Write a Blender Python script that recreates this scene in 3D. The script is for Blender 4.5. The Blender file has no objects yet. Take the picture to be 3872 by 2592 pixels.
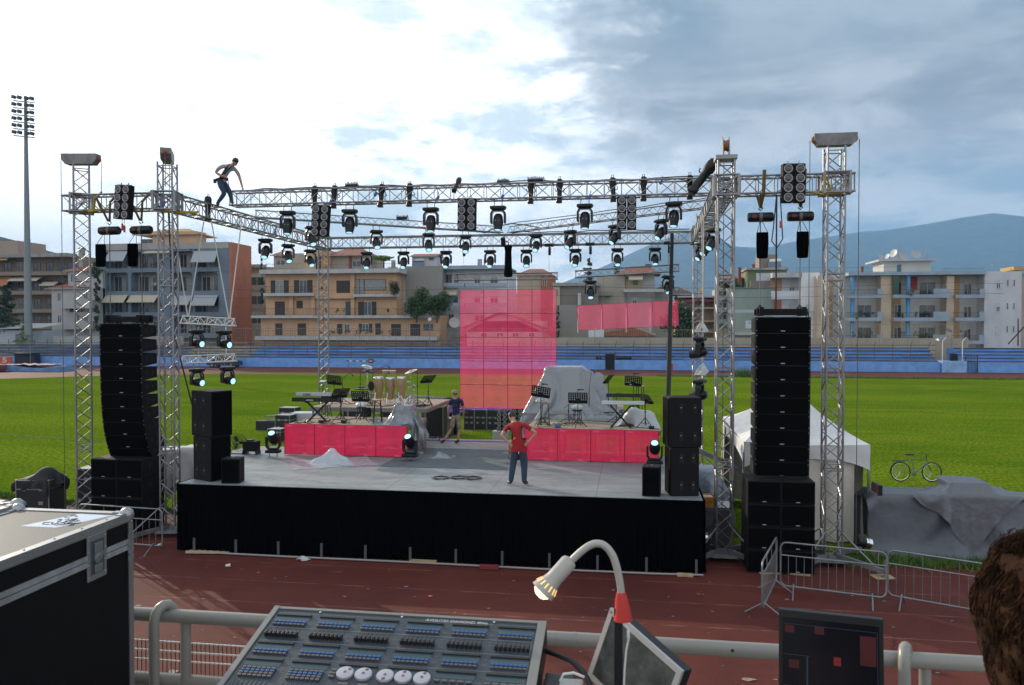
import bpy, bmesh, math, random
from mathutils import Vector, Matrix, Euler
random.seed(7)
S = bpy.context.scene
COL = S.collection
PI = math.pi
rad = math.radians
# ------------------------------------------------------------------ camera, sky, sun, exposure
FPX, EYE, YAW = 2953.0, 5.4, rad(8.6)          # focal length in photo pixels, eye height, heading
PITCH = math.atan((1296 - 1237) / FPX)
cam_d = bpy.data.cameras.new("camera")
cam = bpy.data.objects.new("camera", cam_d)
COL.objects.link(cam)
cam.location = (0, 0, EYE)
cam.rotation_euler = (PI / 2 - PITCH, 0, YAW)
cam_d.sensor_width = 36
cam_d.lens = 36 * FPX / 3872
cam_d.clip_start = 0.05
cam_d.clip_end = 20000
cam_d.dof.use_dof = True
cam_d.dof.focus_distance = 20
cam_d.dof.aperture_fstop = 8.5
S.camera = cam
S.render.engine = 'CYCLES'
S.view_settings.view_transform = 'Standard'
S.view_settings.look = 'None'
S.view_settings.gamma = 1
S.view_settings.exposure = 0.0
try:
 S.cycles.max_bounces = 6
 S.cycles.transparent_max_bounces = 24
 S.cycles.volume_bounces = 0
except Exception:
 pass
SUN_DIR = Vector((-.80, .60, 0)).normalized() * math.cos(rad(19)) + Vector((0, 0, math.sin(rad(19))))
sun_d = bpy.data.lights.new("sun", 'SUN')
sun_d.energy = 5.0
sun_d.angle = rad(0.6)
sun_d.color = (1.0, .87, .68)
sun = bpy.data.objects.new("sun", sun_d)
COL.objects.link(sun)
sun.rotation_euler = (-SUN_DIR).to_track_quat('-Z', 'Y').to_euler()
W = bpy.data.worlds.new("World")
S.world = W
W.use_nodes = True
class NT:
 """small helper to wire shader nodes"""
 def __init__(s, tree):
  s.t = tree
  s.n = tree.nodes
 def node(s, kind, **kw):
  n = s.n.new(kind)
  for k, v in kw.items():
   if isinstance(v, tuple) and len(v) == 2 and hasattr(v[0], 'is_linked') is False and False:
    pass
   setattr(n, k, v)
  return n
 def link(s, a, b):
  s.t.links.new(a, b)
 def put(s, sock, val):
  if hasattr(val, 'links') or hasattr(val, 'is_linked'):
   s.link(val, sock)
  else:
   sock.default_value = val
 def math(s, op, a, b=0.0, c=None, clamp=False):
  n = s.n.new('ShaderNodeMath')
  n.operation = op
  n.use_clamp = clamp
  s.put(n.inputs[0], a)
  s.put(n.inputs[1], b)
  if c is not None:
   s.put(n.inputs[2], c)
  return n.outputs[0]
 def ramp(s, fac, lo, hi, a=0.0, b=1.0):
  n = s.n.new('ShaderNodeMapRange')
  n.clamp = True
  n.interpolation_type = 'SMOOTHSTEP'
  s.put(n.inputs['Value'], fac)
  n.inputs['From Min'].default_value = lo
  n.inputs['From Max'].default_value = hi
  n.inputs['To Min'].default_value = a
  n.inputs['To Max'].default_value = b
  return n.outputs[0]
 def mix(s, fac, a, b, blend='MIX'):
  n = s.n.new('ShaderNodeMix')
  n.data_type = 'RGBA'
  n.blend_type = blend
  s.put(n.inputs[0], fac)
  for sock, v in ((n.inputs[6], a), (n.inputs[7], b)):
   if isinstance(v, (tuple, list)):
    v = tuple(v) + (1,) if len(v) == 3 else v
   s.put(sock, v)
  return n.outputs[2]
 def noise(s, vec, scale, detail=4, rough=.55, dist=0.0):
  n = s.n.new('ShaderNodeTexNoise')
  if vec is not None:
   s.link(vec, n.inputs['Vector'])
  n.inputs['Scale'].default_value = scale
  n.inputs['Detail'].default_value = detail
  n.inputs['Roughness'].default_value = rough
  n.inputs['Distortion'].default_value = dist
  return n.outputs[0]
 def mapping(s, vec, scale=(1, 1, 1), loc=(0, 0, 0), rot=(0, 0, 0)):
  n = s.n.new('ShaderNodeMapping')
  s.link(vec, n.inputs[0])
  n.inputs['Location'].default_value = loc
  n.inputs['Rotation'].default_value = rot
  n.inputs['Scale'].default_value = scale
  return n.outputs[0]
def build_sky():
 t = NT(W.node_tree)
 t.n.clear()
 sky = t.node('ShaderNodeTexSky')
 sky.sky_type = 'NISHITA'
 sky.sun_disc = False
 sky.sun_elevation = rad(19)
 sky.sun_rotation = math.atan2(SUN_DIR.x, SUN_DIR.y)
 sky.air_density = 1.0
 sky.dust_density = 1.2
 tc = t.node('ShaderNodeTexCoord')
 vec = tc.outputs['Generated']
 # heading measured from the camera's forward direction, and height above the horizon
 m = t.mapping(vec, rot=(0, 0, -YAW))
 sp = t.node('ShaderNodeSeparateXYZ')
 t.link(m, sp.inputs[0])
 az = t.math('ARCTAN2', sp.outputs[0], sp.outputs[1])       # + to the right
 el = t.math('ARCSINE', sp.outputs[2])
 cb = t.node('ShaderNodeCombineXYZ')
 t.link(az, cb.inputs[0])
 t.link(el, cb.inputs[1])
 flat = cb.outputs[0]
 stretched = t.mapping(flat, scale=(1.0, 1.9, 1))
 n1 = t.noise(stretched, 4.2, 8, .58, .35)
 n2 = t.noise(t.mapping(flat, scale=(1.0, 2.6, 1), loc=(3.1, 1.7, 0)), 7.0, 9, .6, .2)
 n3 = t.noise(t.mapping(flat, scale=(.8, 2.2, 1), loc=(7.1, 5.7, 0)), 2.6, 6, .5, .3)
 warp = t.math('MULTIPLY_ADD', n1, .46, -.23)
 warp2 = t.math('MULTIPLY_ADD', n2, .20, -.10)
 azw = t.math('ADD', t.math('ADD', az, warp), warp2)
 elw = t.math('ADD', t.math('ADD', el, t.math('MULTIPLY_ADD', n3, .16, -.08)), t.math('MULTIPLY', warp2, .8))
 # dark grey bank in the upper right
 bank = t.math('MULTIPLY', t.ramp(azw, .02, .16), t.ramp(t.math('ADD', elw, t.math('MULTIPLY', az, .12)), .185, .30))
 bank = t.math('MULTIPLY', bank, t.ramp(elw, .75, .42))
 # thin pale blue gaps
 gap = t.math('MULTIPLY', t.ramp(n2, .46, .62), t.ramp(azw, -.60, -.20))
 gap_hi = t.math('MULTIPLY', t.ramp(elw, .30, .44), t.ramp(az, -.42, -.2))
 gap = t.math('MAXIMUM', t.math('MULTIPLY', gap, .85), t.math('MULTIPLY', gap_hi, t.ramp(n1, .38, .58)))
 low = t.math('MULTIPLY', t.ramp(azw, .06, .24), t.ramp(elw, .33, .16))
 # glare towards the sun, upper left
 glare = t.ramp(azw, .22, -.28)
 white = t.mix(glare, (.98, 1.0, 1.03), (1.35, 1.33, 1.28))
 grey = t.mix(t.ramp(n2, .34, .66), (.195, .220, .250), (.33, .355, .385))
 grey = t.mix(t.ramp(el, .24, .38), grey, t.mix(t.ramp(n1, .4, .6), (.185, .245, .30), (.30, .35, .395)))
 lowc = t.mix(t.ramp(n2, .42, .62), (.25, .32, .39), (.52, .545, .575))
 col = t.mix(gap, white, (.54, .65, .70))
 col = t.mix(low, col, lowc)
 col = t.mix(bank, col, grey)
 streak = t.noise(t.mapping(flat, scale=(1.0, 3.4, 1), loc=(1.3, 9.2, 0), rot=(0, 0, .35)), 3.4, 8, .62, .5)
 brk = t.math('MULTIPLY', t.ramp(streak, .47, .64), t.math('MULTIPLY', t.ramp(az, .03, .16), t.ramp(el, .40, .16)))
 col = t.mix(t.math('MULTIPLY', brk, .72), col, (.56, .565, .585))
 # behind the camera and overhead: ordinary broken cloud
 back = t.ramp(sp.outputs[1], .35, -.1)
 up = t.ramp(el, .55, .9)
 calm = t.math('MAXIMUM', back, up)
 over = t.mix(t.ramp(n1, .4, .62), (.20, .26, .34), (.38, .41, .45))
 over = t.mix(back, over, t.mix(t.ramp(n1, .4, .62), (.44, .52, .62), (.72, .73, .74)))
 col = t.mix(calm, col, over)
 below = t.ramp(el, -.01, -.05)
 col = t.mix(below, col, (.10, .11, .08))
 bg = t.node('ShaderNodeBackground')
 t.link(sky.outputs[0], bg.inputs[0])
 bg.inputs[1].default_value = 0.06
 bg2 = t.node('ShaderNodeBackground')
 t.link(col, bg2.inputs[0])
 bg2.inputs[1].default_value = 1.75
 mx = t.node('ShaderNodeMixShader')
 mx.inputs[0].default_value = .88
 t.link(bg.outputs[0], mx.inputs[1])
 t.link(bg2.outputs[0], mx.inputs[2])
 out = t.node('ShaderNodeOutputWorld')
 t.link(mx.outputs[0], out.inputs[0])
build_sky()
# ------------------------------------------------------------------ points: photo pixel -> place, for laying the scene out
_c, _s = math.cos(YAW), math.sin(YAW)
_fw = Vector((-_s * math.cos(PITCH), _c * math.cos(PITCH), -math.sin(PITCH)))
_rt = Vector((_c, _s, 0))
_up = _rt.cross(_fw)
_O = Vector((0, 0, EYE))
def _ray(u, v):
 return _fw + _rt * ((u - 1936) / FPX) - _up * ((v - 1296) / FPX)
def at(u, v, y):
 d = _ray(u, v)
 return _O + d * (y / d.y)
def onz(u, v, z=0.0):
 d = _ray(u, v)
 return _O + d * ((z - EYE) / d.z)
# ------------------------------------------------------------------ materials
MATS = {}
def mat(name, col, rough=.6, metal=0.0, noise=0.0, nscale=8.0, bump=0.0, bscale=60.0, spec=.5, stretch=(1, 1, 1), dirt=None, emit=None, estr=0.0, alpha=None, trans=0.0, crumple=0):
 if name in MATS:
  return MATS[name]
 m = bpy.data.materials.new(name)
 m.use_nodes = True
 t = NT(m.node_tree)
 b = t.n['Principled BSDF']
 b.inputs['Roughness'].default_value = rough
 b.inputs['Metallic'].default_value = metal
 b.inputs['Specular IOR Level'].default_value = spec
 c4 = tuple(col) + (1,)
 b.inputs['Base Color'].default_value = c4
 if noise or bump or dirt:
  tc = t.node('ShaderNodeTexCoord')
  v = t.mapping(tc.outputs['Object'], scale=stretch)
 if noise:
  n = t.noise(v, nscale, 6, .6)
  f = t.ramp(n, .3, .7)
  lo = tuple(max(0, x * (1 - noise)) for x in col)
  hi = tuple(min(1, x * (1 + noise)) for x in col)
  out = t.mix(f, lo, hi)
  if dirt:
   n2 = t.noise(v, nscale * .37, 8, .7, .5)
   out = t.mix(t.ramp(n2, .55, .72, 0, dirt[1]), out, dirt[0])
  t.link(out, b.inputs['Base Color'])
  t.link(t.ramp(n, .2, .8, max(0, rough - .12), min(1, rough + .12)), b.inputs['Roughness'])
 if bump:
  bp = t.node('ShaderNodeBump')
  bp.inputs['Strength'].default_value = bump
  bp.inputs['Distance'].default_value = .02
  t.link(t.noise(v, bscale, 4, .6), bp.inputs['Height'])
  t.link(bp.outputs[0], b.inputs['Normal'])
 if crumple:
  crumple, cst_ = crumple if isinstance(crumple, tuple) else (crumple, .4)
  p = t.node('ShaderNodeNewGeometry').outputs['Position']
  w = t.node('ShaderNodeVectorMath')
  w.operation = 'MULTIPLY_ADD'
  nn_ = t.node('ShaderNodeTexNoise')
  t.link(p, nn_.inputs['Vector'])
  nn_.inputs['Scale'].default_value = crumple * .8
  t.link(nn_.outputs['Color'], w.inputs[0])
  w.inputs[1].default_value = (.35 / crumple * 2,) * 3
  t.link(p, w.inputs[2])
  hs_ = []
  for k_, a_ in ((1, 1.0), (2.7, .4)):
   vo = t.node('ShaderNodeTexVoronoi')
   vo.feature = 'F1'
   t.link(w.outputs[0], vo.inputs['Vector'])
   vo.inputs['Scale'].default_value = crumple * k_
   hs_.append(t.math('MULTIPLY', vo.outputs['Distance'], a_))
  bp = t.node('ShaderNodeBump')
  bp.inputs['Strength'].default_value = cst_
  bp.inputs['Distance'].default_value = .30 / crumple
  t.link(t.math('ADD', hs_[0], hs_[1]), bp.inputs['Height'])
  t.link(bp.outputs[0], b.inputs['Normal'])
 if emit:
  b.inputs['Emission Color'].default_value = tuple(emit) + (1,)
  b.inputs['Emission Strength'].default_value = estr
 if trans:
  b.inputs['Transmission Weight'].default_value = trans
 if alpha is not None:
  b.inputs['Alpha'].default_value = alpha
 MATS[name] = m
 return m
# ------------------------------------------------------------------ mesh building
class MB:
 def __init__(s):
  s.v, s.f, s.mi = [], [], []
 def add(s, vs, fs, mi=0):
  o = len(s.v)
  s.v += [tuple(v) for v in vs]
  s.f += [tuple(i + o for i in f) for f in fs]
  s.mi += [mi] * len(fs)
  return s
 def box(s, c, sz, R=None, mi=0):
  c = Vector(c)
  x, y, z = sz[0] / 2, sz[1] / 2, sz[2] / 2
  vs = [Vector(p) for p in ((-x, -y, -z), (x, -y, -z), (x, y, -z), (-x, y, -z), (-x, -y, z), (x, -y, z), (x, y, z), (-x, y, z))]
  if R is not None:
   vs = [R @ p for p in vs]
  s.add([c + p for p in vs], [(3, 2, 1, 0), (4, 5, 6, 7), (0, 1, 5, 4), (1, 2, 6, 5), (2, 3, 7, 6), (3, 0, 4, 7)], mi)
  return s
 def bx(s, x0, x1, y0, y1, z0, z1, mi=0):
  return s.box(((x0 + x1) / 2, (y0 + y1) / 2, (z0 + z1) / 2), (abs(x1 - x0), abs(y1 - y0), abs(z1 - z0)), None, mi)
 def bev(s, c, sz, b, R=None, mi=0):
  """box with chamfered edges"""
  c = Vector(c)
  x, y, z = sz[0] / 2, sz[1] / 2, sz[2] / 2
  b = min(b, x * .9, y * .9, z * .9)
  bm = bmesh.new()
  bmesh.ops.create_cube(bm, size=1)
  for v in bm.verts:
   v.co = Vector((v.co.x * 2 * x, v.co.y * 2 * y, v.co.z * 2 * z))
  bmesh.ops.bevel(bm, geom=bm.edges[:], offset=b, segments=2, affect='EDGES', profile=.6)
  bm.verts.index_update()
  vs = [v.co.copy() for v in bm.verts]
  if R is not None:
   vs = [R @ p for p in vs]
  s.add([c + p for p in vs], [[v.index for v in f.verts] for f in bm.faces], mi)
  bm.free()
  return s
 def tube(s, a, b, r, n=6, r2=None, caps=True, mi=0):
  a, b = Vector(a), Vector(b)
  d = b - a
  if d.length < 1e-6:
   return s
  q = d.to_track_quat('Z', 'Y')
  r2 = r if r2 is None else r2
  vs = []
  for p, rr in ((a, r), (b, r2)):
   for i in range(n):
    t = 2 * PI * i / n
    vs.append(p + q @ Vector((math.cos(t) * rr, math.sin(t) * rr, 0)))
  fs = [(i, (i + 1) % n, n + (i + 1) % n, n + i) for i in range(n)]
  if caps:
   fs += [tuple(range(n))[::-1], tuple(range(n, 2 * n))]
  return s.add(vs, fs, mi)
 def path(s, pts, r, n=6, mi=0, closed=False):
  pts = [Vector(p) for p in pts]
  k = len(pts)
  rs = r if isinstance(r, (list, tuple)) else [r] * k
  vs = []
  prev = None
  for i, p in enumerate(pts):
   if closed:
    t = (pts[(i + 1) % k] - pts[i - 1])
   else:
    t = (pts[min(i + 1, k - 1)] - pts[max(i - 1, 0)])
   if t.length < 1e-9:
    t = Vector((0, 0, 1))
   t.normalize()
   if prev is None:
    u = t.orthogonal().normalized()
   else:
    u = prev - t * prev.dot(t)
    if u.length < 1e-6:
     u = t.orthogonal()
    u.normalize()
   prev = u
   w = t.cross(u)
   for j in range(n):
    a = 2 * PI * j / n
    vs.append(p + (u * math.cos(a) + w * math.sin(a)) * rs[i])
  fs = []
  for i in range(k if closed else k - 1):
   a0, b0 = i * n, ((i + 1) % k) * n
   for j in range(n):
    fs.append((a0 + j, a0 + (j + 1) % n, b0 + (j + 1) % n, b0 + j))
  if not closed:
   fs += [tuple(range(n))[::-1], tuple(range((k - 1) * n, k * n))]
  return s.add(vs, fs, mi)
 def lathe(s, prof, n=16, o=(0, 0, 0), axis=(0, 0, 1), mi=0, squash=(1, 1)):
  """prof: (radius, height) pairs along axis"""
  q = Vector(axis).to_track_quat('Z', 'Y')
  o = Vector(o)
  vs = []
  for r, h in prof:
   for i in range(n):
    t = 2 * PI * i / n
    vs.append(o + q @ Vector((math.cos(t) * r * squash[0], math.sin(t) * r * squash[1], h)))
  fs = []
  for k in range(len(prof) - 1):
   for i in range(n):
    fs.append((k * n + i, k * n + (i + 1) % n, (k + 1) * n + (i + 1) % n, (k + 1) * n + i))
  fs += [tuple(range(n))[::-1], tuple(range((len(prof) - 1) * n, len(prof) * n))]
  return s.add(vs, fs, mi)
 def quad(s, a, b, c, d, mi=0):
  return s.add([a, b, c, d], [(0, 1, 2, 3)], mi)
 def prism(s, poly, y0, y1, mi=0, R=None, o=(0, 0, 0)):
  """poly in (x,z), extruded along y"""
  n = len(poly)
  vs = [Vector((x, y0, z)) for x, z in poly] + [Vector((x, y1, z)) for x, z in poly]
  if R is not None:
   vs = [R @ p for p in vs]
  o = Vector(o)
  vs = [o + p for p in vs]
  fs = [tuple(range(n)), tuple(range(n, 2 * n))[::-1]] + [(i, i + n, (i + 1) % n + n, (i + 1) % n) for i in range(n)]
  return s.add(vs, fs, mi)
 def grid(s, fn, nu, nv, mi=0):
  vs = [fn(i / nu, j / nv) for j in range(nv + 1) for i in range(nu + 1)]
  w = nu + 1
  fs = [(j * w + i, j * w + i + 1, (j + 1) * w + i + 1, (j + 1) * w + i) for j in range(nv) for i in range(nu)]
  return s.add(vs, fs, mi)
 def build(s, name, mats, parent=None, smooth=False, angle=40):
  me = bpy.data.meshes.new(name)
  me.from_pydata(s.v, [], s.f)
  if not isinstance(mats, (list, tuple)):
   mats = [mats]
  for m in mats:
   me.materials.append(m)
  me.polygons.foreach_set('material_index', s.mi)
  if smooth:
   me.polygons.foreach_set('use_smooth', [True] * len(s.f))
   try:
    me.set_sharp_from_angle(angle=rad(angle))
   except Exception:
    pass
  me.update()
  o = bpy.data.objects.new(name, me)
  COL.objects.link(o)
  if parent is not None:
   o.parent = parent
  return o
def fixn(o):
 bm = bmesh.new()
 bm.from_mesh(o.data)
 bmesh.ops.recalc_face_normals(bm, faces=bm.faces[:])
 bm.to_mesh(o.data)
 bm.free()
 return o
def tag(o, label=None, cat=None, group=None, kind=None):
 if label:
  o['label'] = label
 if cat:
  o['category'] = cat
 if group:
  o['group'] = group
 if kind:
  o['kind'] = kind
 return o
def thing(name, label, cat, loc=(0, 0, 0), rotz=0.0, group=None, rot=None):
 o = bpy.data.objects.new(name, None)
 o.empty_display_size = .2
 COL.objects.link(o)
 o.location = loc
 o.rotation_euler = rot if rot is not None else (0, 0, rotz)
 return tag(o, label, cat, group)
def copy_tree(o, parent=None):
 c = o.copy()
 COL.objects.link(c)
 if parent is not None:
  c.parent = parent
 for ch in KIDS.get(o.name, []) or [x for x in o.children]:
  copy_tree(ch, c)
 return c
KIDS = {}
def clone(src, loc, rotz=0.0, label=None, group=None, rot=None, scale=None):
 c = copy_tree(src)
 c.location = loc
 c.rotation_euler = rot if rot is not None else (0, 0, rotz)
 if label:
  c['label'] = label
 if group:
  c['group'] = group
 if scale:
  c.scale = scale
 return c
def text_mesh(name, s, size, m, parent, M, depth=.002, align='CENTER', bold=0.0):
 """lettering as real geometry; M places the text plane"""
 cu = bpy.data.curves.new(name, 'FONT')
 cu.body = s
 cu.size = size
 cu.extrude = depth
 cu.offset = bold
 cu.align_x = align
 cu.align_y = 'CENTER'
 ob = bpy.data.objects.new(name, cu)
 COL.objects.link(ob)
 dg = bpy.context.evaluated_depsgraph_get()
 me = bpy.data.meshes.new_from_object(ob.evaluated_get(dg))
 bpy.data.objects.remove(ob)
 bpy.data.curves.remove(cu)
 me.transform(M)
 me.materials.clear()
 me.materials.append(m)
 o = bpy.data.objects.new(name, me)
 COL.objects.link(o)
 o.parent = parent
 return o
# ------------------------------------------------------------------ ground, pitch, track
def sheet(name, pts, z, m, kind='structure', sub=None):
 mb = MB()
 mb.add([(x, y, z) for x, y in pts], [tuple(range(len(pts)))])
 o = mb.build(name, m)
 tag(o, kind=kind)
 return o
def grass_material():
 m = bpy.data.materials.new('grass')
 m.use_nodes = True
 t = NT(m.node_tree)
 b = t.n['Principled BSDF']
 g = t.node('ShaderNodeNewGeometry')
 p = g.outputs['Position']
 big = t.noise(t.mapping(p, scale=(.6, 1, 1)), .09, 4, .5, .4)
 mid = t.noise(t.mapping(p, scale=(.5, 1.4, 1)), .55, 6, .65)
 fine = t.noise(t.mapping(p, scale=(1, .55, 1)), 9.0, 5, .75)
 sp = t.node('ShaderNodeSeparateXYZ')
 t.link(p, sp.inputs[0])
 stripe = t.math('SINE', t.math('MULTIPLY', sp.outputs[1], 2 * PI / 11.0))
 stripe = t.ramp(stripe, -.5, .5, 0, 1)
 c = t.mix(t.ramp(big, .3, .7), (.104, .186, .008), (.180, .262, .012))
 c = t.mix(t.math('MULTIPLY', t.ramp(mid, .35, .68), .85), c, (.215, .268, .020))
 c = t.mix(t.math('MULTIPLY', stripe, .30), c, (.076, .154, .006))
 c = t.mix(t.ramp(fine, .34, .64, .85, 0), c, (.022, .050, .005))
 t.link(c, b.inputs['Base Color'])
 b.inputs['Roughness'].default_value = 1.0
 b.inputs['Specular IOR Level'].default_value = .0
 bp = t.node('ShaderNodeBump')
 bp.inputs['Strength'].default_value = .7
 bp.inputs['Distance'].default_value = .06
 t.link(t.math('ADD', fine, t.math('MULTIPLY', mid, 1.5)), bp.inputs['Height'])
 t.link(bp.outputs[0], b.inputs['Normal'])
 return m
def track_material():
 m = bpy.data.materials.new('track_rubber')
 m.use_nodes = True
 t = NT(m.node_tree)
 b = t.n['Principled BSDF']
 g = t.node('ShaderNodeNewGeometry')
 p = g.outputs['Position']
 n1 = t.noise(p, .35, 6, .6, .5)
 n2 = t.noise(t.mapping(p, scale=(.35, 1, 1)), 2.2, 7, .7, .3)
 n3 = t.noise(p, 60, 3, .7)
 n4 = t.noise(t.mapping(p, scale=(.7, 1.6, 1)), 1.3, 9, .78, .8)
 c = t.mix(t.ramp(n1, .3, .7), (.078, .015, .011), (.122, .028, .018))
 c = t.mix(t.ramp(n2, .45, .75, 0, .55), c, (.055, .013, .010))
 c = t.mix(t.ramp(n3, .5, .75, 0, .45), c, (.26, .08, .055))
 sp = t.node('ShaderNodeSeparateXYZ')
 t.link(p, sp.inputs[0])
 fr = t.math('FRACT', t.math('DIVIDE', t.math('ADD', sp.outputs[1], .35), 1.22))
 line = t.math('LESS_THAN', fr, .036)
 worn = t.ramp(t.noise(t.mapping(p, scale=(.5, 2, 1)), 3.0, 6, .7), .40, .62, 0, .30)
 c = t.mix(t.math('MULTIPLY', line, worn), c, (.40, .26, .22))
 c = t.mix(t.ramp(n4, .64, .70, 0, .5), c, (.32, .17, .135))      # worn patches
 t.link(c, b.inputs['Base Color'])
 b.inputs['Roughness'].default_value = .8
 b.inputs['Specular IOR Level'].default_value = .25
 bp = t.node('ShaderNodeBump')
 bp.inputs['Strength'].default_value = .35
 bp.inputs['Distance'].default_value = .01
 t.link(n3, bp.inputs['Height'])
 t.link(bp.outputs[0], b.inputs['Normal'])
 return m
M_GRASS = grass_material()
M_TRACK = track_material()
sheet('ground', [(-6900, -50), (7300, -50), (7300, 6900), (-6900, 6900)], -.02, mat('dry_earth', (.13, .12, .08), .9, noise=.3, nscale=.05))
sheet('running_track', [(-130, -6), (75, -6), (75, 99.3), (-130, 99.3)], -.004, M_TRACK)
edge = [(60, 18.8), (5.5, 18.8), (-4, 19.6), (-12, 20.7), (-18.2, 21.6), (-24, 23.0), (-34, 27), (-46, 34), (-58, 45), (-64, 56), (-66, 64), (-64.9, 72.4), (-59.5, 77.2), (-52.9, 81.5), (-45, 84.4), (-36, 85.8), (-20, 86.6), (8, 86.6), (40, 86.6), (60, 86.0)]
sheet('pitch', edge, .0, M_GRASS)
# ragged long grass along the pitch edges
random.seed(3)
def tufts(name, pts, n, h, spread):
 mb = MB()
 for _ in range(n):
  k = random.randrange(len(pts) - 1)
  f = random.random()
  x = pts[k][0] * (1 - f) + pts[k + 1][0] * f + random.gauss(0, spread)
  y = pts[k][1] * (1 - f) + pts[k + 1][1] * f + random.gauss(0, spread)
  a = random.random() * PI
  hh = h * random.uniform(.4, 1.3)
  w = .012 + .01 * random.random()
  lx, ly = random.gauss(0, .35) * hh, random.gauss(0, .35) * hh
  dx, dy = math.cos(a) * w, math.sin(a) * w
  mb.add([(x - dx, y - dy, 0), (x + dx, y + dy, 0), (x + lx, y + ly, hh)], [(0, 1, 2)])
 o = mb.build(name, mat('long_grass', (.07, .14, .015), .8, noise=.4, nscale=3))
 tag(o, 'ragged long grass along the edge of the pitch', 'grass', kind='stuff')
 return o
tufts('edge_grass', [(12, 19.0), (5.5, 18.95), (2.0, 19.1)], 9000, .12, .22)
tufts('edge_grass', [(3, 86.7), (22, 86.6), (40, 86.7)], 5000, .28, .18)
tufts('edge_grass', [(11.5, 87.2), (12.8, 87.2)], 700, 1.0, .4)
tufts('edge_grass', [(-12, 20.8), (-18.2, 21.7), (-24, 23.1)], 6000, .10, .15)
# ------------------------------------------------------------------ hills
def ridge(name, sil, y0, depth, m, seed, rough=.06):
 """sil: (photo u, v) along the crest; gives the terrain a real distance and depth"""
 random.seed(seed)
 P = [at(u, v, y0) for u, v in sil]
 xs = [p.x for p in P]
 zs = [p.z for p in P]
 def crest(x):
  for i in range(len(xs) - 1):
   if xs[i] <= x <= xs[i + 1]:
    f = (x - xs[i]) / (xs[i + 1] - xs[i])
    f2 = f * f * (3 - 2 * f)
    return zs[i] * (1 - f) + zs[i + 1] * f
  return zs[0] if x < xs[0] else zs[-1]
 from mathutils import noise as MN
 sc = depth / 900
 def fn(a, b):
  x = xs[0] + (xs[-1] - xs[0]) * a
  y = y0 - depth + depth * 1.6 * b
  t = min(1, b * 1.6)
  prof = t ** 1.25 if b * 1.6 <= 1 else 1 - (b * 1.6 - 1) * .8
  z = crest(x) * prof
  q = Vector((x / (330 * sc), y / (330 * sc), seed))
  nz = MN.fractal(q, .9, 2.1, 6) * rough * crest(x) * (1.6 * t * (1 - t) + .10)
  gul = (abs(MN.noise(Vector((x / (150 * sc), y / (420 * sc), seed + 5)))) - .25) * rough * 1.6 * crest(x) * t * (1.15 - t)
  return (x, y, max(z + nz - gul, -1))
 mb = MB().grid(fn, 150, 50)
 o = mb.build(name, m, smooth=True, angle=180)
 fixn(o)
 tag(o, kind='structure')
 return o
m_rock = mat('mountain_scrub', (.045, .070, .070), .95, noise=.55, nscale=.02, bump=.0)
ridge('mountain', [(1500, 1225), (1900, 1150), (2150, 1060), (2285, 1006), (2400, 950), (2500, 905), (2600, 872), (2680, 885), (2780, 930), (2900, 935), (3000, 912), (3100, 895), (3200, 882), (3350, 868), (3500, 848), (3640, 822), (3750, 806), (3872, 820), (4100, 850), (4600, 900)], 5400, 2600, m_rock, 4)
m_wood = mat('wooded_hillside', (.060, .085, .045), .95, noise=.5, nscale=.09)
ridge('hill', [(-1500, 700), (-700, 760), (-200, 850), (0, 892), (60, 905), (120, 925), (180, 945), (260, 962), (330, 1030), (450, 1130), (560, 1230)], 720, 260, m_wood, 9, .10)
m_dim = mat('far_plain', (.10, .13, .08), .95, noise=.3, nscale=.02)
ridge('low_hill', [(600, 1210), (1000, 1195), (1400, 1185), (1800, 1180), (2300, 1180), (3000, 1180), (4300, 1190)], 2300, 400, m_dim, 12, .12)
hz = MB().bx(-7000, 7400, -60, 7000, -1.2, 850).build('haze', bpy.data.materials.new('air'))
hm = hz.data.materials[0]
hm.use_nodes = True
_t = NT(hm.node_tree)
_t.n.clear()
_pv = _t.node('ShaderNodeVolumePrincipled')
_pv.inputs['Color'].default_value = (.30, .60, 1.0, 1)
_pv.inputs['Density'].default_value = .00016
_pv.inputs['Anisotropy'].default_value = .0
_o = _t.node('ShaderNodeOutputMaterial')
_t.link(_pv.outputs[0], _o.inputs['Volume'])
tag(hz, 'blue evening haze in front of the mountains', 'haze', kind='stuff')
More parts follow.
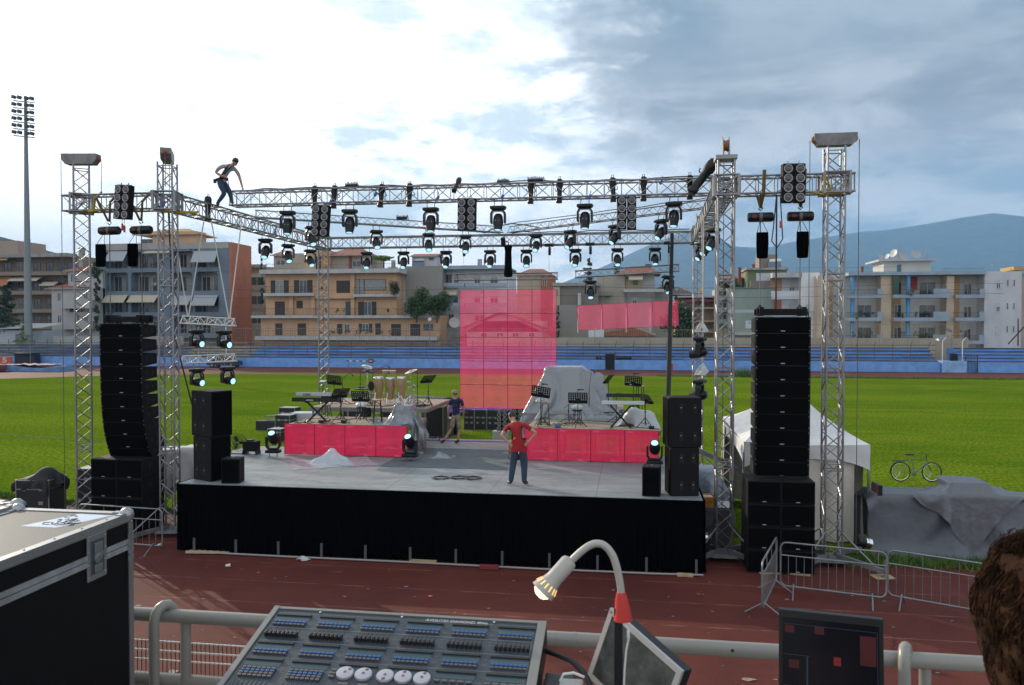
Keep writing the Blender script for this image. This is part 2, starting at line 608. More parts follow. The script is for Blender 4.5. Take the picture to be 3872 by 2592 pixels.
# ------------------------------------------------------------------ far grandstand
M_BLUE = mat('blue_wall_paint', (.155, .335, .70), .55, noise=.14, nscale=1.2, dirt=((.16, .22, .33), .45))
M_STEP = mat('worn_blue_steps', (.115, .265, .56), .7, noise=.3, nscale=.9, dirt=((.26, .27, .26), .7), stretch=(.25, 1, 3))
M_CONC = mat('bare_concrete', (.30, .29, .27), .85, noise=.25, nscale=1.5, dirt=((.14, .13, .12), .6))
M_RAILG = mat('rusty_grey_rail', (.13, .095, .075), .6, noise=.5, nscale=2.5)
M_YEL = mat('yellow_rail_paint', (.36, .25, .05), .6, noise=.4, nscale=2)
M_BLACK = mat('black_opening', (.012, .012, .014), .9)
WY = 99.4
def grandstand(name, label, x0, x1, mwall, mstep, z_w=1.22):
 t = thing(name, label, 'grandstand', ((x0 + x1) / 2, WY, 0))
 L = (x1 - x0) / 2
 MB().bx(-L, L, 0, .25, 0, z_w).build('front_wall', mwall, t)
 n = 5
 b = MB()
 for i in range(n):
  y0 = 1.0 + i * .75
  b.bx(-L, L, y0, y0 + (.75 if i < n - 1 else 2.2), 0, z_w + .08 + .37 * (i + .0))
 b.build('seating_steps', mstep, t)
 e = MB()
 for i in range(n):
  y0 = 1.0 + i * .75
  z = z_w + .08 + .37 * i
  e.bx(-L, L, y0 - .06, y0 + .10, z - .09, z + .05)
 e.build('step_edge', mat('dark_step_edge', (.10, .10, .10), .9, noise=.5, nscale=1.1, dirt=((.14, .24, .42), .8), stretch=(.3, 1, 1)), t)  # edges coloured darker than the steps so each step line stands out
 return t
gs = grandstand('grandstand', 'long blue painted grandstand with five low concrete steps behind the far track', -51.5, 36.5, M_BLUE, M_STEP)
grandstand('grandstand', 'unpainted grey concrete grandstand section with yellow rails left of the blue one', -61.5, -51.5, M_BLUE, M_CONC)
grandstand('grandstand', 'faded dark blue grandstand section at the far left behind the black shelter', -100, -61.5, M_BLUE, mat('faded_blue_steps', (.10, .15, .25), .75, noise=.35, nscale=.9, stretch=(.25, 1, 3), dirt=((.2, .2, .2), .6)))
grandstand('grandstand', 'blue grandstand end section right of the gate at the right edge', 39.5, 62, M_BLUE, M_STEP)
# doorway with black openings in the blue stand
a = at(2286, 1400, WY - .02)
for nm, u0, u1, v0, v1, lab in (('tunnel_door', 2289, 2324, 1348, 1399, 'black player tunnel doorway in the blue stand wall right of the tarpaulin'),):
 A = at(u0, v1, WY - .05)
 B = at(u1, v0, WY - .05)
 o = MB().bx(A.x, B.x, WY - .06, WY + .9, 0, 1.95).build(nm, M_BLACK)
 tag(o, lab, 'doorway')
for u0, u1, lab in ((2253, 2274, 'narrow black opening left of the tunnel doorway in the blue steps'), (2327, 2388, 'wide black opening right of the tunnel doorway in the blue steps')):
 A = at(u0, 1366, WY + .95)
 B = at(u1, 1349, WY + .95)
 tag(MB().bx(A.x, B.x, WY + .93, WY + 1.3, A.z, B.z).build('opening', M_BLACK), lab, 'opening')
# fence of bent posts and pipes above the front wall
def stand_fence(x0, x1, label, mpost, step=2.05):
 t = thing('fence', label, 'fence', (x0, WY, 0))
 n = int((x1 - x0) / step)
 first = None
 for i in range(n + 1):
  if first is None:
   b = MB()
   b.path([(0, .12, 1.2), (0, .12, 3.25), (.12, -.05, 3.62)], .042, 5)
   first = b.build('post', mpost, t)
   o = first
  else:
   o = first.copy()
   COL.objects.link(o)
   o.parent = t
  o.location = (i * step, 0, 0)
 for z in (1.55, 2.1, 2.6, 3.2):
  MB().tube((0, .12, z), (x1 - x0, .12, z), 0.034, 5).build('rail', mpost, t)
 return t
stand_fence(-51, 0, 'pipe fence with bent posts over the blue wall, left half', M_RAILG)
stand_fence(0.4, 36, 'pipe fence with bent posts over the blue wall, right half', M_RAILG)
stand_fence(-61.3, -51.4, 'yellowed pipe fence in front of the grey concrete steps', M_YEL)
stand_fence(-98, -61.6, 'pipe fence in front of the faded steps at the far left', M_RAILG)
# mesh fence on the back of the stand
def back_fence(x0, x1, z0, z1, y, label, m, step=.28):
 t = thing('back_fence', label, 'fence', (x0, y, 0))
 b = MB()
 x = 0
 while x < x1 - x0:
  b.box((x, 0, (z0 + z1) / 2), (.022, .02, z1 - z0))
  x += step
 b.build('bars', m, t)
 MB().tube((0, 0, z1), (x1 - x0, 0, z1), .028, 5).tube((0, 0, z0 + .1), (x1 - x0, 0, z0 + .1), .028, 5).build('rail', m, t)
 x, o = 0, None
 while x <= x1 - x0:
  if o is None:
   o = MB().tube((0, .03, 0), (0, .03, z1 + .15), .035, 6).build('post', m, t)
  else:
   o = o.copy()
   COL.objects.link(o)
   o.parent = t
  o.location = (x, 0, 0)
  x += 3.4
back_fence(-75, -14, 3.1, 5.2, 105.2, 'thin grey mesh fence behind the left half of the grandstand', mat('grey_fence_wire', (.22, .21, .20), .6, noise=.3), .34)
back_fence(-11.5, 24, 3.1, 5.0, 105.2, 'yellowish barred fence behind the right half of the grandstand', mat('ochre_fence_wire', (.30, .23, .09), .6, noise=.3), .30)
back_fence(18, 42, 3.1, 5.7, 106.0, 'tall ochre mesh fence in front of the beige apartment block', mat('ochre_fence_wire', (.3, .23, .09)), .34)
# small gatehouse and dark gate at the right end
g = thing('gatehouse', 'small pale blue gatehouse with white posts at the right end of the stand', 'hut', (38.0, WY, 0))
MB().bx(-1.4, 1.3, -.35, 1.6, 0, 1.35).build('wall', mat('pale_blue_wall', (.25, .42, .68), .7, noise=.2, nscale=1.5, dirt=((.3, .3, .3), .5)), g)
for x in (-1.35, .85):
 MB().path([(x, -.2, 1.35), (x, -.2, 3.7), (x + .28, -.5, 4.15)], .05, 6).build('post', mat('white_post_paint', (.62, .64, .66), .5), g)
MB().bx(-.3, .5, .2, .6, 1.35, 2.2).build('window', M_BLACK, g)
g = thing('gate', 'dark barred gate beside the pale blue gatehouse', 'gate', (39.9, WY, 0))
b = MB()
for i in range(9):
 b.tube((-.65 + i * .16, -.1, 0), (-.65 + i * .16, -.1, 2.0), .02, 5)
b.build('bars', mat('dark_green_iron', (.02, .035, .03), .5), g)
MB().bx(-.7, -.62, -.16, -.05, 0, 2.05).bx(.6, .68, -.16, -.05, 0, 2.05).bx(-.7, .68, -.16, -.05, 2.0, 2.08).build('frame', mat('dark_green_iron', (.02, .035, .03)), g)
# ------------------------------------------------------------------ stage
SZ = 1.62                                    # stage floor height
M_ALU = mat('truss_aluminium', (.27, .27, .28), .42, metal=.8, noise=.18, nscale=3)
M_STEEL = mat('galvanised_steel', (.25, .26, .27), .5, metal=.7, noise=.2, nscale=4)
M_SKIRT = mat('black_molton', (.0025, .0025, .003), 1.0, noise=.2, nscale=3, spec=.0)
M_BLK = mat('black_cabinet_paint', (.007, .007, .008), .7, noise=.25, nscale=9, spec=.22)
M_BLKS = mat('black_plastic', (.007, .007, .008), .38, spec=.4)
M_GRILL = mat('black_grille', (.0025, .0025, .0025), .9, noise=.3, nscale=80, spec=.06)
M_CHROME = mat('chrome', (.72, .72, .74), .12, metal=1.0)
M_WOOD = mat('worn_plywood', (.30, .235, .17), .8, noise=.25, nscale=2.5, stretch=(1, 3, 1), dirt=((.12, .10, .08), .5))
M_WHITE = mat('white_plastic', (.70, .70, .68), .45)
M_LENS = mat('lamp_lens', (.6, .8, .85), .08, emit=(.42, .82, 1.0), estr=1.0)
M_LED = mat('led_dot', (.3, .02, .05), .4, emit=(1.0, .04, .10), estr=1.6)
def floor_mat(name, a, b, dirt, joint=True):
 m = bpy.data.materials.new(name)
 m.use_nodes = True
 t = NT(m.node_tree)
 bs = t.n['Principled BSDF']
 p = t.node('ShaderNodeNewGeometry').outputs['Position']
 n1 = t.noise(t.mapping(p, scale=(.5, 1.6, 1)), .8, 6, .65, .6)
 n2 = t.noise(t.mapping(p, scale=(.6, 1.3, 1)), 3.5, 8, .7, .4)
 n3 = t.noise(p, 40, 3, .7)
 c = t.mix(t.ramp(n1, .3, .7), a, b)
 c = t.mix(t.ramp(n2, .48, .74, 0, .55), c, dirt)
 c = t.mix(t.ramp(n3, .55, .8, 0, .25), c, (.7, .7, .68))
 if joint:
  sp = t.node('ShaderNodeSeparateXYZ')
  t.link(p, sp.inputs[0])
  j1 = t.math('LESS_THAN', t.math('FRACT', t.math('DIVIDE', t.math('ADD', sp.outputs[1], .35), 1.22)), .010)
  j2 = t.math('LESS_THAN', t.math('FRACT', t.math('DIVIDE', t.math('ADD', sp.outputs[0], .75), 2.44)), .006)
  c = t.mix(t.math('MULTIPLY', t.math('MAXIMUM', j1, j2), .75), c, (.05, .05, .05))
 t.link(c, bs.inputs['Base Color'])
 t.link(t.ramp(n2, .2, .8, .38, .7), bs.inputs['Roughness'])
 bs.inputs['Specular IOR Level'].default_value = .4
 return m
M_FLOOR = floor_mat('painted_stage_boards', (.165, .195, .208), (.27, .292, .295), (.085, .095, .10))
M_BACKFLOOR = floor_mat('bare_stage_boards', (.27, .235, .19), (.33, .29, .245), (.15, .13, .11))
stage = thing('stage', 'wide stage with grey-blue floor boards and a black cloth skirt on the red track', 'stage', (0, 0, 0))
XL, XR, YF = -10.78, 1.58, 17.4
b = MB()
poly = [(XL, YF), (XR, YF), (XR, 23.2), (-2.6, 23.2), (-2.6, 24.4), (-6.9, 24.4), (-6.9, 23.2), (-12.0, 23.2), (-12.0, 20.4), (XL, 20.4)]
n = len(poly)
b.add([(x, y, SZ) for x, y in poly] + [(x, y, SZ - .09) for x, y in poly],
  [tuple(range(n)), tuple(range(n, 2 * n))[::-1]] + [(i, i + n, (i + 1) % n + n, (i + 1) % n) for i in range(n)])
fixn(b.build('floor', M_FLOOR, stage))
MB().bx(-6.9, -2.6, 24.4, 25.9, SZ - .12, SZ - .03).build('rear_floor', M_BACKFLOOR, stage)
MB().bx(-6.7, -3.15, 20.3, 23.6, SZ + .002, SZ + .008).build('carpet', mat('grey_carpet', (.105, .125, .135), .95, noise=.2, nscale=4, dirt=((.2, .19, .17), .4)), stage)
random.seed(11)
def drape(x0, x1, y0, y1, z1, amp=.035, per=.16):
 """gathered black cloth hanging along a line"""
 L = math.hypot(x1 - x0, y1 - y0)
 nx = int(L / .05)
 dx, dy = (x1 - x0) / L, (y1 - y0) / L
 def fn(a, v):
  s_ = a * L
  w = math.sin(s_ / per * 2 * PI + 1.3 * math.sin(s_ * 1.7)) * amp * (1 - .75 * v)
  w += .03 * math.sin(s_ * .9) * (1 - v)
  return (x0 + dx * s_ + dy * w, y0 + dy * s_ - dx * w, .02 + (z1 - .02) * v)
 return MB().grid(fn, nx, 6)
b = drape(XL - .02, XR + .02, YF - .05, YF - .05, SZ - .005, .03)
o = b.build('skirt', M_SKIRT, stage, smooth=True)
o = drape(XL - .05, XL - .05, 20.4, YF - .02, SZ - .005, .03).build('skirt', M_SKIRT, stage, smooth=True)
o = drape(XR + .05, XR + .05, YF - .02, 23.2, SZ - .005, .03).build('skirt', M_SKIRT, stage, smooth=True)
MB().bx(-11.9, -6.9, 23.1, 23.18, 0, SZ - .1).bx(-2.6, 1.4, 23.1, 23.18, 0, SZ - .1).build('back_skirt', M_SKIRT, stage)
b = MB()
for i in range(12):
 x = XL + .45 + i * 1.07
 leg = MB().box((x, YF - .11, .17), (.05, .03, .34))
 leg.build('leg', mat('dull_leg_steel', (.10, .10, .10), .7), stage)
for i in range(5):
 x = -6.4 + i * .85
 MB().box((x, 25.6, (SZ - .12) / 2), (.06, .06, SZ - .12)).build('leg', M_STEEL, stage)
# pale pipe lying along the foot of the skirt
tag(MB().path([(XL + .3, YF - .22, .04), (-8, YF - .26, .04), (-5.2, YF - .25, .04), (-2.1, YF - .3, .04), (.6, YF - .26, .04), (XR, YF - .2, .04)], .022, 6).build('pipe', mat('pale_pipe', (.30, .29, .28), .6)),
 'thin pale pipe lying along the foot of the black stage skirt', 'pipe')
# ------------------------------------------------------------------ decks, LED panels
def riser(label, x0, x1, y0, y1, zt, cloth=False, base=SZ):
 t = thing('riser', label, 'riser', ((x0 + x1) / 2, (y0 + y1) / 2, base))
 L, D, h = (x1 - x0) / 2, (y1 - y0) / 2, zt - base
 MB().bx(-L, L, -D, D, h - .045, h).build('deck', M_WOOD, t)
 f = MB()
 f.bx(-L - .003, L + .003, -D - .03, -D, h - .13, h - .01).bx(-L - .003, L + .003, D, D + .03, h - .13, h - .01)
 f.bx(-L - .03, -L, -D, D, h - .13, h - .01).bx(L, L + .03, -D, D, h - .13, h - .01)
 f.build('frame', M_ALU, t)
 nx = max(2, int(round(2 * L / 1.0)))
 for i in range(nx + 1):
  for y in (-D + .06, D - .06):
   MB().box((-L + .06 + (2 * L - .12) * i / nx, y, (h - .13) / 2), (.06, .06, h - .13)).build('leg', M_ALU, t)
 return t
riser('low wooden riser deck behind the left red screen strip', -10.05, -6.38, 21.95, 24.0, 2.52)
riser('high riser deck carrying the congas, behind the left keyboards', -10.35, -6.45, 24.3, 27.6, 2.78, base=.0)
riser('low wooden riser deck behind the right red screen strip', -2.92, .82, 21.95, 24.0, 2.52)
riser('rear riser deck under the big grey tarpaulin', -3.35, -.25, 24.3, 27.4, 2.70, base=.0)
def led_mat(name, open_, pitch, hot=(1.0, .015, .09), st=1.9, cross=False):
 m = bpy.data.materials.new(name)
 m.use_nodes = True
 t = NT(m.node_tree)
 b = t.n['Principled BSDF']
 b.inputs['Base Color'].default_value = (.05, .006, .015, 1)
 b.inputs['Roughness'].default_value = .5
 tc = t.node('ShaderNodeTexCoord')
 sp = t.node('ShaderNodeSeparateXYZ')
 t.link(tc.outputs['Object'], sp.inputs[0])
 fx = t.math('FRACT', t.math('DIVIDE', sp.outputs[0], pitch))
 fz = t.math('FRACT', t.math('DIVIDE', sp.outputs[2], pitch))
 dx = t.math('ABSOLUTE', t.math('SUBTRACT', fx, .5))
 dz = t.math('ABSOLUTE', t.math('SUBTRACT', fz, .5))
 dot = t.math('LESS_THAN', t.math('ADD', t.math('MULTIPLY', dx, dx), t.math('MULTIPLY', dz, dz)), .085 if cross else .10)
 bar = t.math('MAXIMUM', t.math('GREATER_THAN', dx, .5 - open_ * .5), t.math('GREATER_THAN', dz, .46 if cross else .36))
 solid = t.math('MAXIMUM', dot, bar)
 n = t.noise(tc.outputs['Object'], 1.1, 4, .6, .4)
 em = t.mix(t.ramp(n, .3, .7), tuple(x * .72 for x in hot), hot)
 n2 = t.noise(t.mapping(tc.outputs['Object'], scale=(1, 1, 4)), 2.6, 5, .6, .6)
 em = t.mix(t.ramp(n2, .56, .70, 0, .6), em, (1.0, .22, .30))  # pale streaks: reflections and film behind, painted into the glow colour
 t.link(t.mix(dot, t.mix(.25, (0.03, .005, .02), em), em), b.inputs['Emission Color'])
 b.inputs['Emission Strength'].default_value = st
 t.link(solid, b.inputs['Alpha'])
 return m
M_LEDF = led_mat('led_strip_face', .32, .033, (1.0, .022, .10), .85)
M_LEDS = led_mat('led_curtain_face', .10, .036, (1.0, .06, .19), 1.12, True)
M_LEDFR = mat('led_frame_red', (.10, .01, .02), .5, emit=(.3, .0, .02), estr=.12)
def led_wall(name, label, loc, nx, nz, w, h, face, rot=(0, 0, 0), group=None, back=True):
 t = thing(name, label, 'LED screen', loc, 0, group, rot=rot)
 for i in range(nx):
  for k in range(nz):
   p = MB().bx(.009, w - .009, -.006, .006, .008, h - .008).build('panel', face, t)
   p.location = (i * w, 0, k * h)
   fr = MB().bx(0, w, -.02, .02, 0, .009).bx(0, w, -.02, .02, h - .009, h).bx(0, .010, -.019, .019, .009, h - .009).bx(w - .010, w, -.019, .019, .009, h - .009)
   f = fr.build('frame', M_LEDFR, p)
 return t
led_wall('led_screen', 'long low strip of glowing red LED panels in front of the left riser', (-10.1, 21.78, SZ + .02), 4, 1, .935, .90, M_LEDF)
led_wall('led_screen', 'long low strip of glowing red LED panels right of the man in the red shirt', (-2.95, 21.85, SZ + .02), 4, 1, .935, .90, M_LEDF)
led_wall('led_screen', 'tall see-through red LED curtain hanging in the middle behind the stage', (-6.3, 28.6, 2.36), 4, 5, .906, .885, M_LEDS)
led_wall('led_screen', 'short tilted red LED banner hanging right of the tall one', (-1.86, 28.4, 5.27), 4, 1, .895, .90, M_LEDS, rot=(0, rad(-2.9), 0))
# no film mesh behind the strips; led_mat's pale streaks only suggest it
# ------------------------------------------------------------------ trusses and towers
def truss(label, a, b, s=.40, bay=.45, r=.025, rb=.0125, group=None, rungs=True, name='truss', roll=0.0, mt=None, tri=False):
 """square box truss between a and b (centre line)"""
 a, b = Vector(a), Vector(b)
 L = (b - a).length
 d = (b - a).normalized()
 up = Vector((0, 0, 1))
 if abs(d.z) > .9:
  up = Vector((0, 1, 0))
 xax = d
 yax = up.cross(d).normalized()
 zax = d.cross(yax).normalized()
 M = Matrix((xax, yax, zax)).transposed().to_4x4()
 M = M @ Matrix.Rotation(roll, 4, 'X')
 M.translation = a
 t = thing(name, label, 'truss', group=group)
 t.matrix_world = M
 m = mt or M_ALU
 h = s / 2
 if tri:
  C = [(-h, -h * .8), (h, -h * .8), (0, h * .9)]
 else:
  C = [(-h, -h), (h, -h), (h, h), (-h, h)]
 for y, z in C:
  MB().tube((0, y, z), (L, y, z), r, 8).build('chord', m, t, smooth=True)
 n = max(1, round(L / bay))
 w = L / n
 k = len(C)
 for f in range(k):
  (y0, z0), (y1, z1) = C[f], C[(f + 1) % k]
  br = MB()
  e = .04
  pts = []
  for i in range(n + 1):
   x = min(max(i * w, .03), L - .03)
   q = (y0, z0) if i % 2 == 0 else (y1, z1)
   pts.append((x, q[0], q[1]))
  for i in range(n):
   br.tube(pts[i], pts[i + 1], rb, 5)
  if rungs:
   for i in range(0, n + 1):
    x = min(max(i * w, .02), L - .02)
    br.tube((x, y0, z0), (x, y1, z1), rb * (1.35 if i in (0, n) else 1), 5)
  else:
   for x in (.03, L - .03):
    br.tube((x, y0, z0), (x, y1, z1), rb * 1.3, 5)
  br.build('lattice', m, t, smooth=True)
 return t
def seg_truss(label, a, b, seg=2.6, **k):
 """several bolted truss lengths read as one beam: doubled rungs at every joint"""
 t = truss(label, a, b, **k)
 return t
ZT = 8.63
TA, TB, TC, TD = (-14.25, 18.65), (-11.80, 18.65), (2.16, 18.6), (4.55, 18.6)
RL, RR = (-11.75, 28.85), (2.42, 28.85)
tw = 'towers holding up the stage roof grid'
pa = 'trusses of the roof grid'
seg_truss('short front truss between the two left towers, bearing the left speaker hoists', (-14.68, 18.65, ZT), (-12.1, 18.65, ZT), group=pa)
seg_truss('short front truss between the two right towers, bearing the right speaker hoists', (2.45, 18.6, ZT), (4.95, 18.6, ZT), group=pa)
seg_truss('left side truss of the roof grid, with the rigger standing on it', (TB[0], 18.95, ZT), (RL[0], 28.6, ZT), group=pa, bay=.42)
seg_truss('right side truss of the roof grid, running back from the tower beside the stage', (TC[0], 18.9, ZT), (RR[0], 28.6, ZT), group=pa, bay=.42)
seg_truss('rear truss of the roof grid between the two far towers', (RL[0] + .25, 28.85, ZT), (RR[0] - .25, 28.85, ZT), group=pa)
seg_truss('long front lighting truss lying across the tops of the side trusses', (-11.38, 21.2, 9.09), (2.55, 21.2, 9.09), group=pa, bay=.47)
seg_truss('slim diagonal truss from the left side truss to the middle of the rear truss', (-11.9, 23.6, 9.02), (-4.75, 28.85, 9.02), s=.27, bay=.3, r=.02, rb=.009, group=pa, rungs=False, tri=True)
seg_truss('slim diagonal truss from the right side truss to the middle of the rear truss', (2.35, 23.6, 9.02), (-4.45, 28.85, 9.02), s=.27, bay=.3, r=.02, rb=.009, group=pa, rungs=False, tri=True)
TRB = 8.40                                   # underside of the grid
def tower(label, x, y, ztop, yaw=0.0, s=.36, head='bar', head_yaw=0.0, base=0.0):
 t = thing('truss_tower', label, 'tower', (x, y, base), yaw, tw)
 h = s / 2
 H = ztop - base
 for cx, cy in ((-h, -h), (h, -h), (h, h), (-h, h)):
  MB().tube((cx, cy, .1), (cx, cy, H), .025, 8).build('chord', M_ALU, t, smooth=True)
 n = int(H / .32)
 C = [(-h, -h), (h, -h), (h, h), (-h, h)]
 for f in range(4):
  br = MB()
  (x0, y0), (x1, y1) = C[f], C[(f + 1) % 4]
  segs = 3.0
  for i in range(n):
   za, zb = .15 + (H - .25) * i / n, .15 + (H - .25) * (i + 1) / n
   p = (x0, y0, za) if i % 2 == 0 else (x1, y1, za)
   q = (x1, y1, zb) if i % 2 == 0 else (x0, y0, zb)
   br.tube(p, q, .0135, 5)
  for z in (.15, 2.15, 2.3, 4.3, 4.45, 6.45, 6.6, H - .1):
   if z < H:
    br.tube((x0, y0, z), (x1, y1, z), .0135, 5)
  br.build('lattice', M_ALU, t, smooth=True)
 # sleeve block running on the tower
 zs = ZT - base
 sb = MB()
 q = s / 2 + .09
 for cx, cy in ((-q, -q), (q, -q), (q, q), (-q, q)):
  sb.box((cx, cy, zs), (.05, .05, .50))
 for z in (-.225, .225):
  for k_ in range(4):
   (ax, ay), (bx_, by) = [(-q, -q), (q, -q), (q, q), (-q, q)][k_], [(q, -q), (q, q), (-q, q), (-q, -q)][k_]
   sb.tube((ax, ay, zs + z), (bx_, by, zs + z), .026, 8)
   sb.tube((ax, ay, zs + z), (bx_, by, zs - z), .012, 5)
 sb.box((-q - .01, 0, zs), (.012, .16, .44)).box((q + .01, 0, zs), (.012, .16, .44))
 sb.build('sleeve_block', M_ALU, t)
 if head == 'bar':
  hd = MB()
  # hoist head: folded sheet beam with chamfered belly
  L = .46
  hd.prism([(-L, .30), (L, .30), (L, .16), (L * .78, .03), (-L * .78, .03), (-L, .16)], -.13, .13)
  R = Matrix.Rotation(head_yaw, 3, 'Z')
  hd.v = [tuple(R @ Vector(p) + Vector((0, 0, H))) for p in hd.v]
  fixn(hd.build('head_beam', mat('grey_sheet_steel', (.20, .195, .19), .5, metal=.5, noise=.3, nscale=4), t))
  for sx in (-1, 1):
   p = R @ Vector((sx * (L - .06), 0, .19)) + Vector((0, 0, H))
   ax = R @ Vector((0, 1, 0))
   pw = MB().lathe([(.03, -.05), (.095, -.05), (.095, -.03), (.07, -.02), (.07, .02), (.095, .03), (.095, .05), (.03, .05)], 14, p, ax)
   pw.build('pulley', mat('orange_pulley', (.30, .10, .025), .6), t, smooth=True)
   q0 = R @ Vector((sx * (L + .07), 0, .17)) + Vector((0, 0, H))
   q1 = Vector((q0.x, q0.y, .4 if sx * math.cos(head_yaw + yaw) < 0 or x > 0 else zs + .3))
   MB().tube(q0, q1, .009, 5).build('chain', mat('dark_chain', (.10, .10, .11), .5, metal=.5), t)
 else:
  hd = MB()
  for sx in (-.07, .07):
   hd.prism([(-.20, 0), (.20, 0), (.15, .32), (.04, .46), (-.06, .46), (-.15, .30)], sx - .012, sx + .012, R=Matrix.Rotation(PI / 2, 3, 'Z'), o=(0, 0, H + .05))
  hd.bx(-.24, .24, -.24, .24, H - .02, H + .07)
  hd.build('head_beam', M_ALU, t)
  MB().lathe([(.03, -.05), (.14, -.05), (.11, 0), (.14, .05), (.03, .05)], 14, (0, 0, H + .32), (1, 0, 0)).build('pulley', mat('orange_pulley', (.45, .17, .04)), t, smooth=True)
  MB().tube((-.02, .13, .4), (-.02, .13, H + .3), .009, 5).build('chain', mat('dark_chain', (.10, .10, .11)), t)
 # base with four outriggers
 MB().bx(-.3, .3, -.3, .3, .10, .17).build('base_frame', M_STEEL, t)
 for a_ in (45, 135, 225, 315):
  d = Vector((math.cos(rad(a_)), math.sin(rad(a_)), 0))
  o = MB().box((0, 0, 0), (1.15, .08, .10), Matrix.Rotation(rad(a_), 3, 'Z'))
  o.v = [tuple(Vector(v_) + d * .72 + Vector((0, 0, .22 - .09 * ((Vector(v_).dot(d) + .6) / 1.2)))) for v_ in o.v]
  o.build('outrigger', M_STEEL, t)
  p = d * 1.25
  MB().tube((p.x, p.y, .02), (p.x, p.y, .38), .018, 6).lathe([(.10, 0), (.10, .015), (.03, .03)], 10, (p.x, p.y, .012)).build('jack', M_STEEL, t)
  pb = d * .15
  MB().tube((pb.x, pb.y, .85), (p.x * .8, p.y * .8, .22), .018, 6).build('brace', M_STEEL, t)
 return t
tower('outermost left truss tower, beside the black speaker stacks', TA[0], TA[1], 9.62, yaw=rad(38), head_yaw=rad(-30))
tower('second truss tower from the left, at the left front corner of the stage', TB[0], TB[1], 9.62, yaw=rad(12), head_yaw=rad(-75 + 180), s=.36)
tower('truss tower at the right front corner of the stage, with a narrow pulley head', TC[0], TC[1], 9.25, head='side')
tower('outermost right truss tower, in front of the white tent', TD[0], TD[1], 9.45, yaw=0, s=.37)
tower('far left truss tower behind the keyboards, under the roof grid', RL[0], RL[1], 8.95, yaw=rad(20), s=.36, head='side')
tower('far right truss tower behind the stage, slim against the pitch', RR[0], RR[1], 8.95, s=.34, head='side')
for (x, y), lab in (((TC[0], TC[1]), 'beside the right front tower'), ((TD[0], TD[1]), 'under the outermost right tower')):
 for k, (dx, dy) in enumerate(((-.85, -.85), (.85, -.85))):
  o = MB().bev((x + dx, y + dy, .012), (.42, .3, .024), .003, Matrix.Rotation(rad(12 * (k * 2 - 1)), 3, 'Z')).build('plywood_pad', mat('raw_plywood', (.42, .29, .15), .8, noise=.2, nscale=6))
  tag(o, '%s plywood pad %s' % (('left-hand', 'right-hand')[k], lab), 'board')
# hanging trusses of the screens
scr = 'short trusses the screens hang from'
truss('short truss hung level above the tall red LED curtain', (-6.5, 28.55, 7.26), (-2.62, 28.55, 7.26), s=.24, bay=.27, r=.018, rb=.009, group=scr, rungs=False)
truss('short truss hung slightly tilted above the red LED banner', (-1.98, 28.35, 7.30), (1.72, 28.35, 7.50), s=.24, bay=.27, r=.018, rb=.009, group=scr, rungs=False)
M_WIRE = mat('steel_wire', (.16, .16, .17), .5, metal=.6)
def hoist(label, x, y, zhook, ztop, zload, small=True, yaw=0.0, bag=False):
 """electric chain hoist: hook, drum body, load chain"""
 t = thing('chain_hoist', label, 'hoist', (x, y, zhook), yaw, 'chain hoists in the roof grid')
 s = .5 if small else 1.0
 MB().path([(0, 0, ztop - zhook), (0, 0, .06 * s), (.05 * s, 0, .0), (.0, 0, -.05 * s), (-.05 * s, 0, 0)], .012 * (1.2 if not small else .8), 6).build('hook', M_BLKS, t, smooth=True)
 if small:
  bd = MB().bev((0, 0, -.12), (.34, .13, .12), .03).bev((.02, 0, -.34), (.10, .10, .30), .03)
  bd.build('body', M_BLKS, t, smooth=True)
 else:
  bd = MB().lathe([(.03, -.28), (.09, -.28), (.11, -.25), (.11, .25), (.09, .28), (.03, .28)], 18, (.0, 0, -.20), (1, 0, 0))
  bd.build('body', M_BLKS, t, smooth=True)
  MB().lathe([(.113, -.035), (.113, .035)], 18, (0, 0, -.20), (1, 0, 0)).build('label_band', mat('grey_label', (.12, .12, .12), .5), t, smooth=True)
  MB().box((-.15, -.110, -.19), (.09, .006, .07)).build('sticker', mat('dull_red_sticker', (.16, .025, .02) if x > 0 else (.16, .025, .02), .6), t)
 MB().tube((0, 0, -.3 * s), (0, 0, zload - zhook), .006 if small else .013, 5).build('chain', M_WIRE, t)
 return t
hs = [(-6.15, 28.6), (-2.95, 28.6), (-1.45, 28.5), (1.35, 28.5)]
hl = ['left chain hoist over the tall red curtain', 'right chain hoist over the tall red curtain', 'left chain hoist over the tilted red banner', 'right chain hoist over the tilted red banner']
for (x, y), l in zip(hs, hl):
 hoist(l, x, 28.85 if False else y, 8.52, 8.65, 7.38 if x < -2 else 7.42 + (x + 2) * .05)
# wires from trusses to screens
for k, x in enumerate((-5.4, -4.5, -3.6)):
 tag(MB().tube((x, 28.6, 7.14), (x, 28.6, 6.78), .008, 5).build('steel_wire', M_WIRE), 'thin wire from the short truss to the tall LED curtain, %s of three' % ('left', 'middle', 'right')[k], 'wire')
for k, x in enumerate((-1.8, -.95, -.05, .85)):
 tag(MB().tube((x, 28.4, 7.2 + (x + 2) * .05), (x, 28.4, 6.16 + (x + 1.8) * .05), .008, 5).build('steel_wire', M_WIRE), 'thin wire from the tilted truss to the LED banner, %s of four' % ('first', 'second', 'third', 'fourth')[k], 'wire')
for k, u in enumerate((2186, 2275, 2368, 2459)):
 p = at(u, 1262, 28.75)
 tag(MB().tube((p.x, 28.75, 5.2), (p.x, 28.75, 6.1), .02, 6).build('white_strap', mat('white_strap', (.6, .6, .6), .6)), 'pale vertical strap behind the LED banner, number %s from the left' % ('one', 'two', 'three', 'four')[k], 'strap')
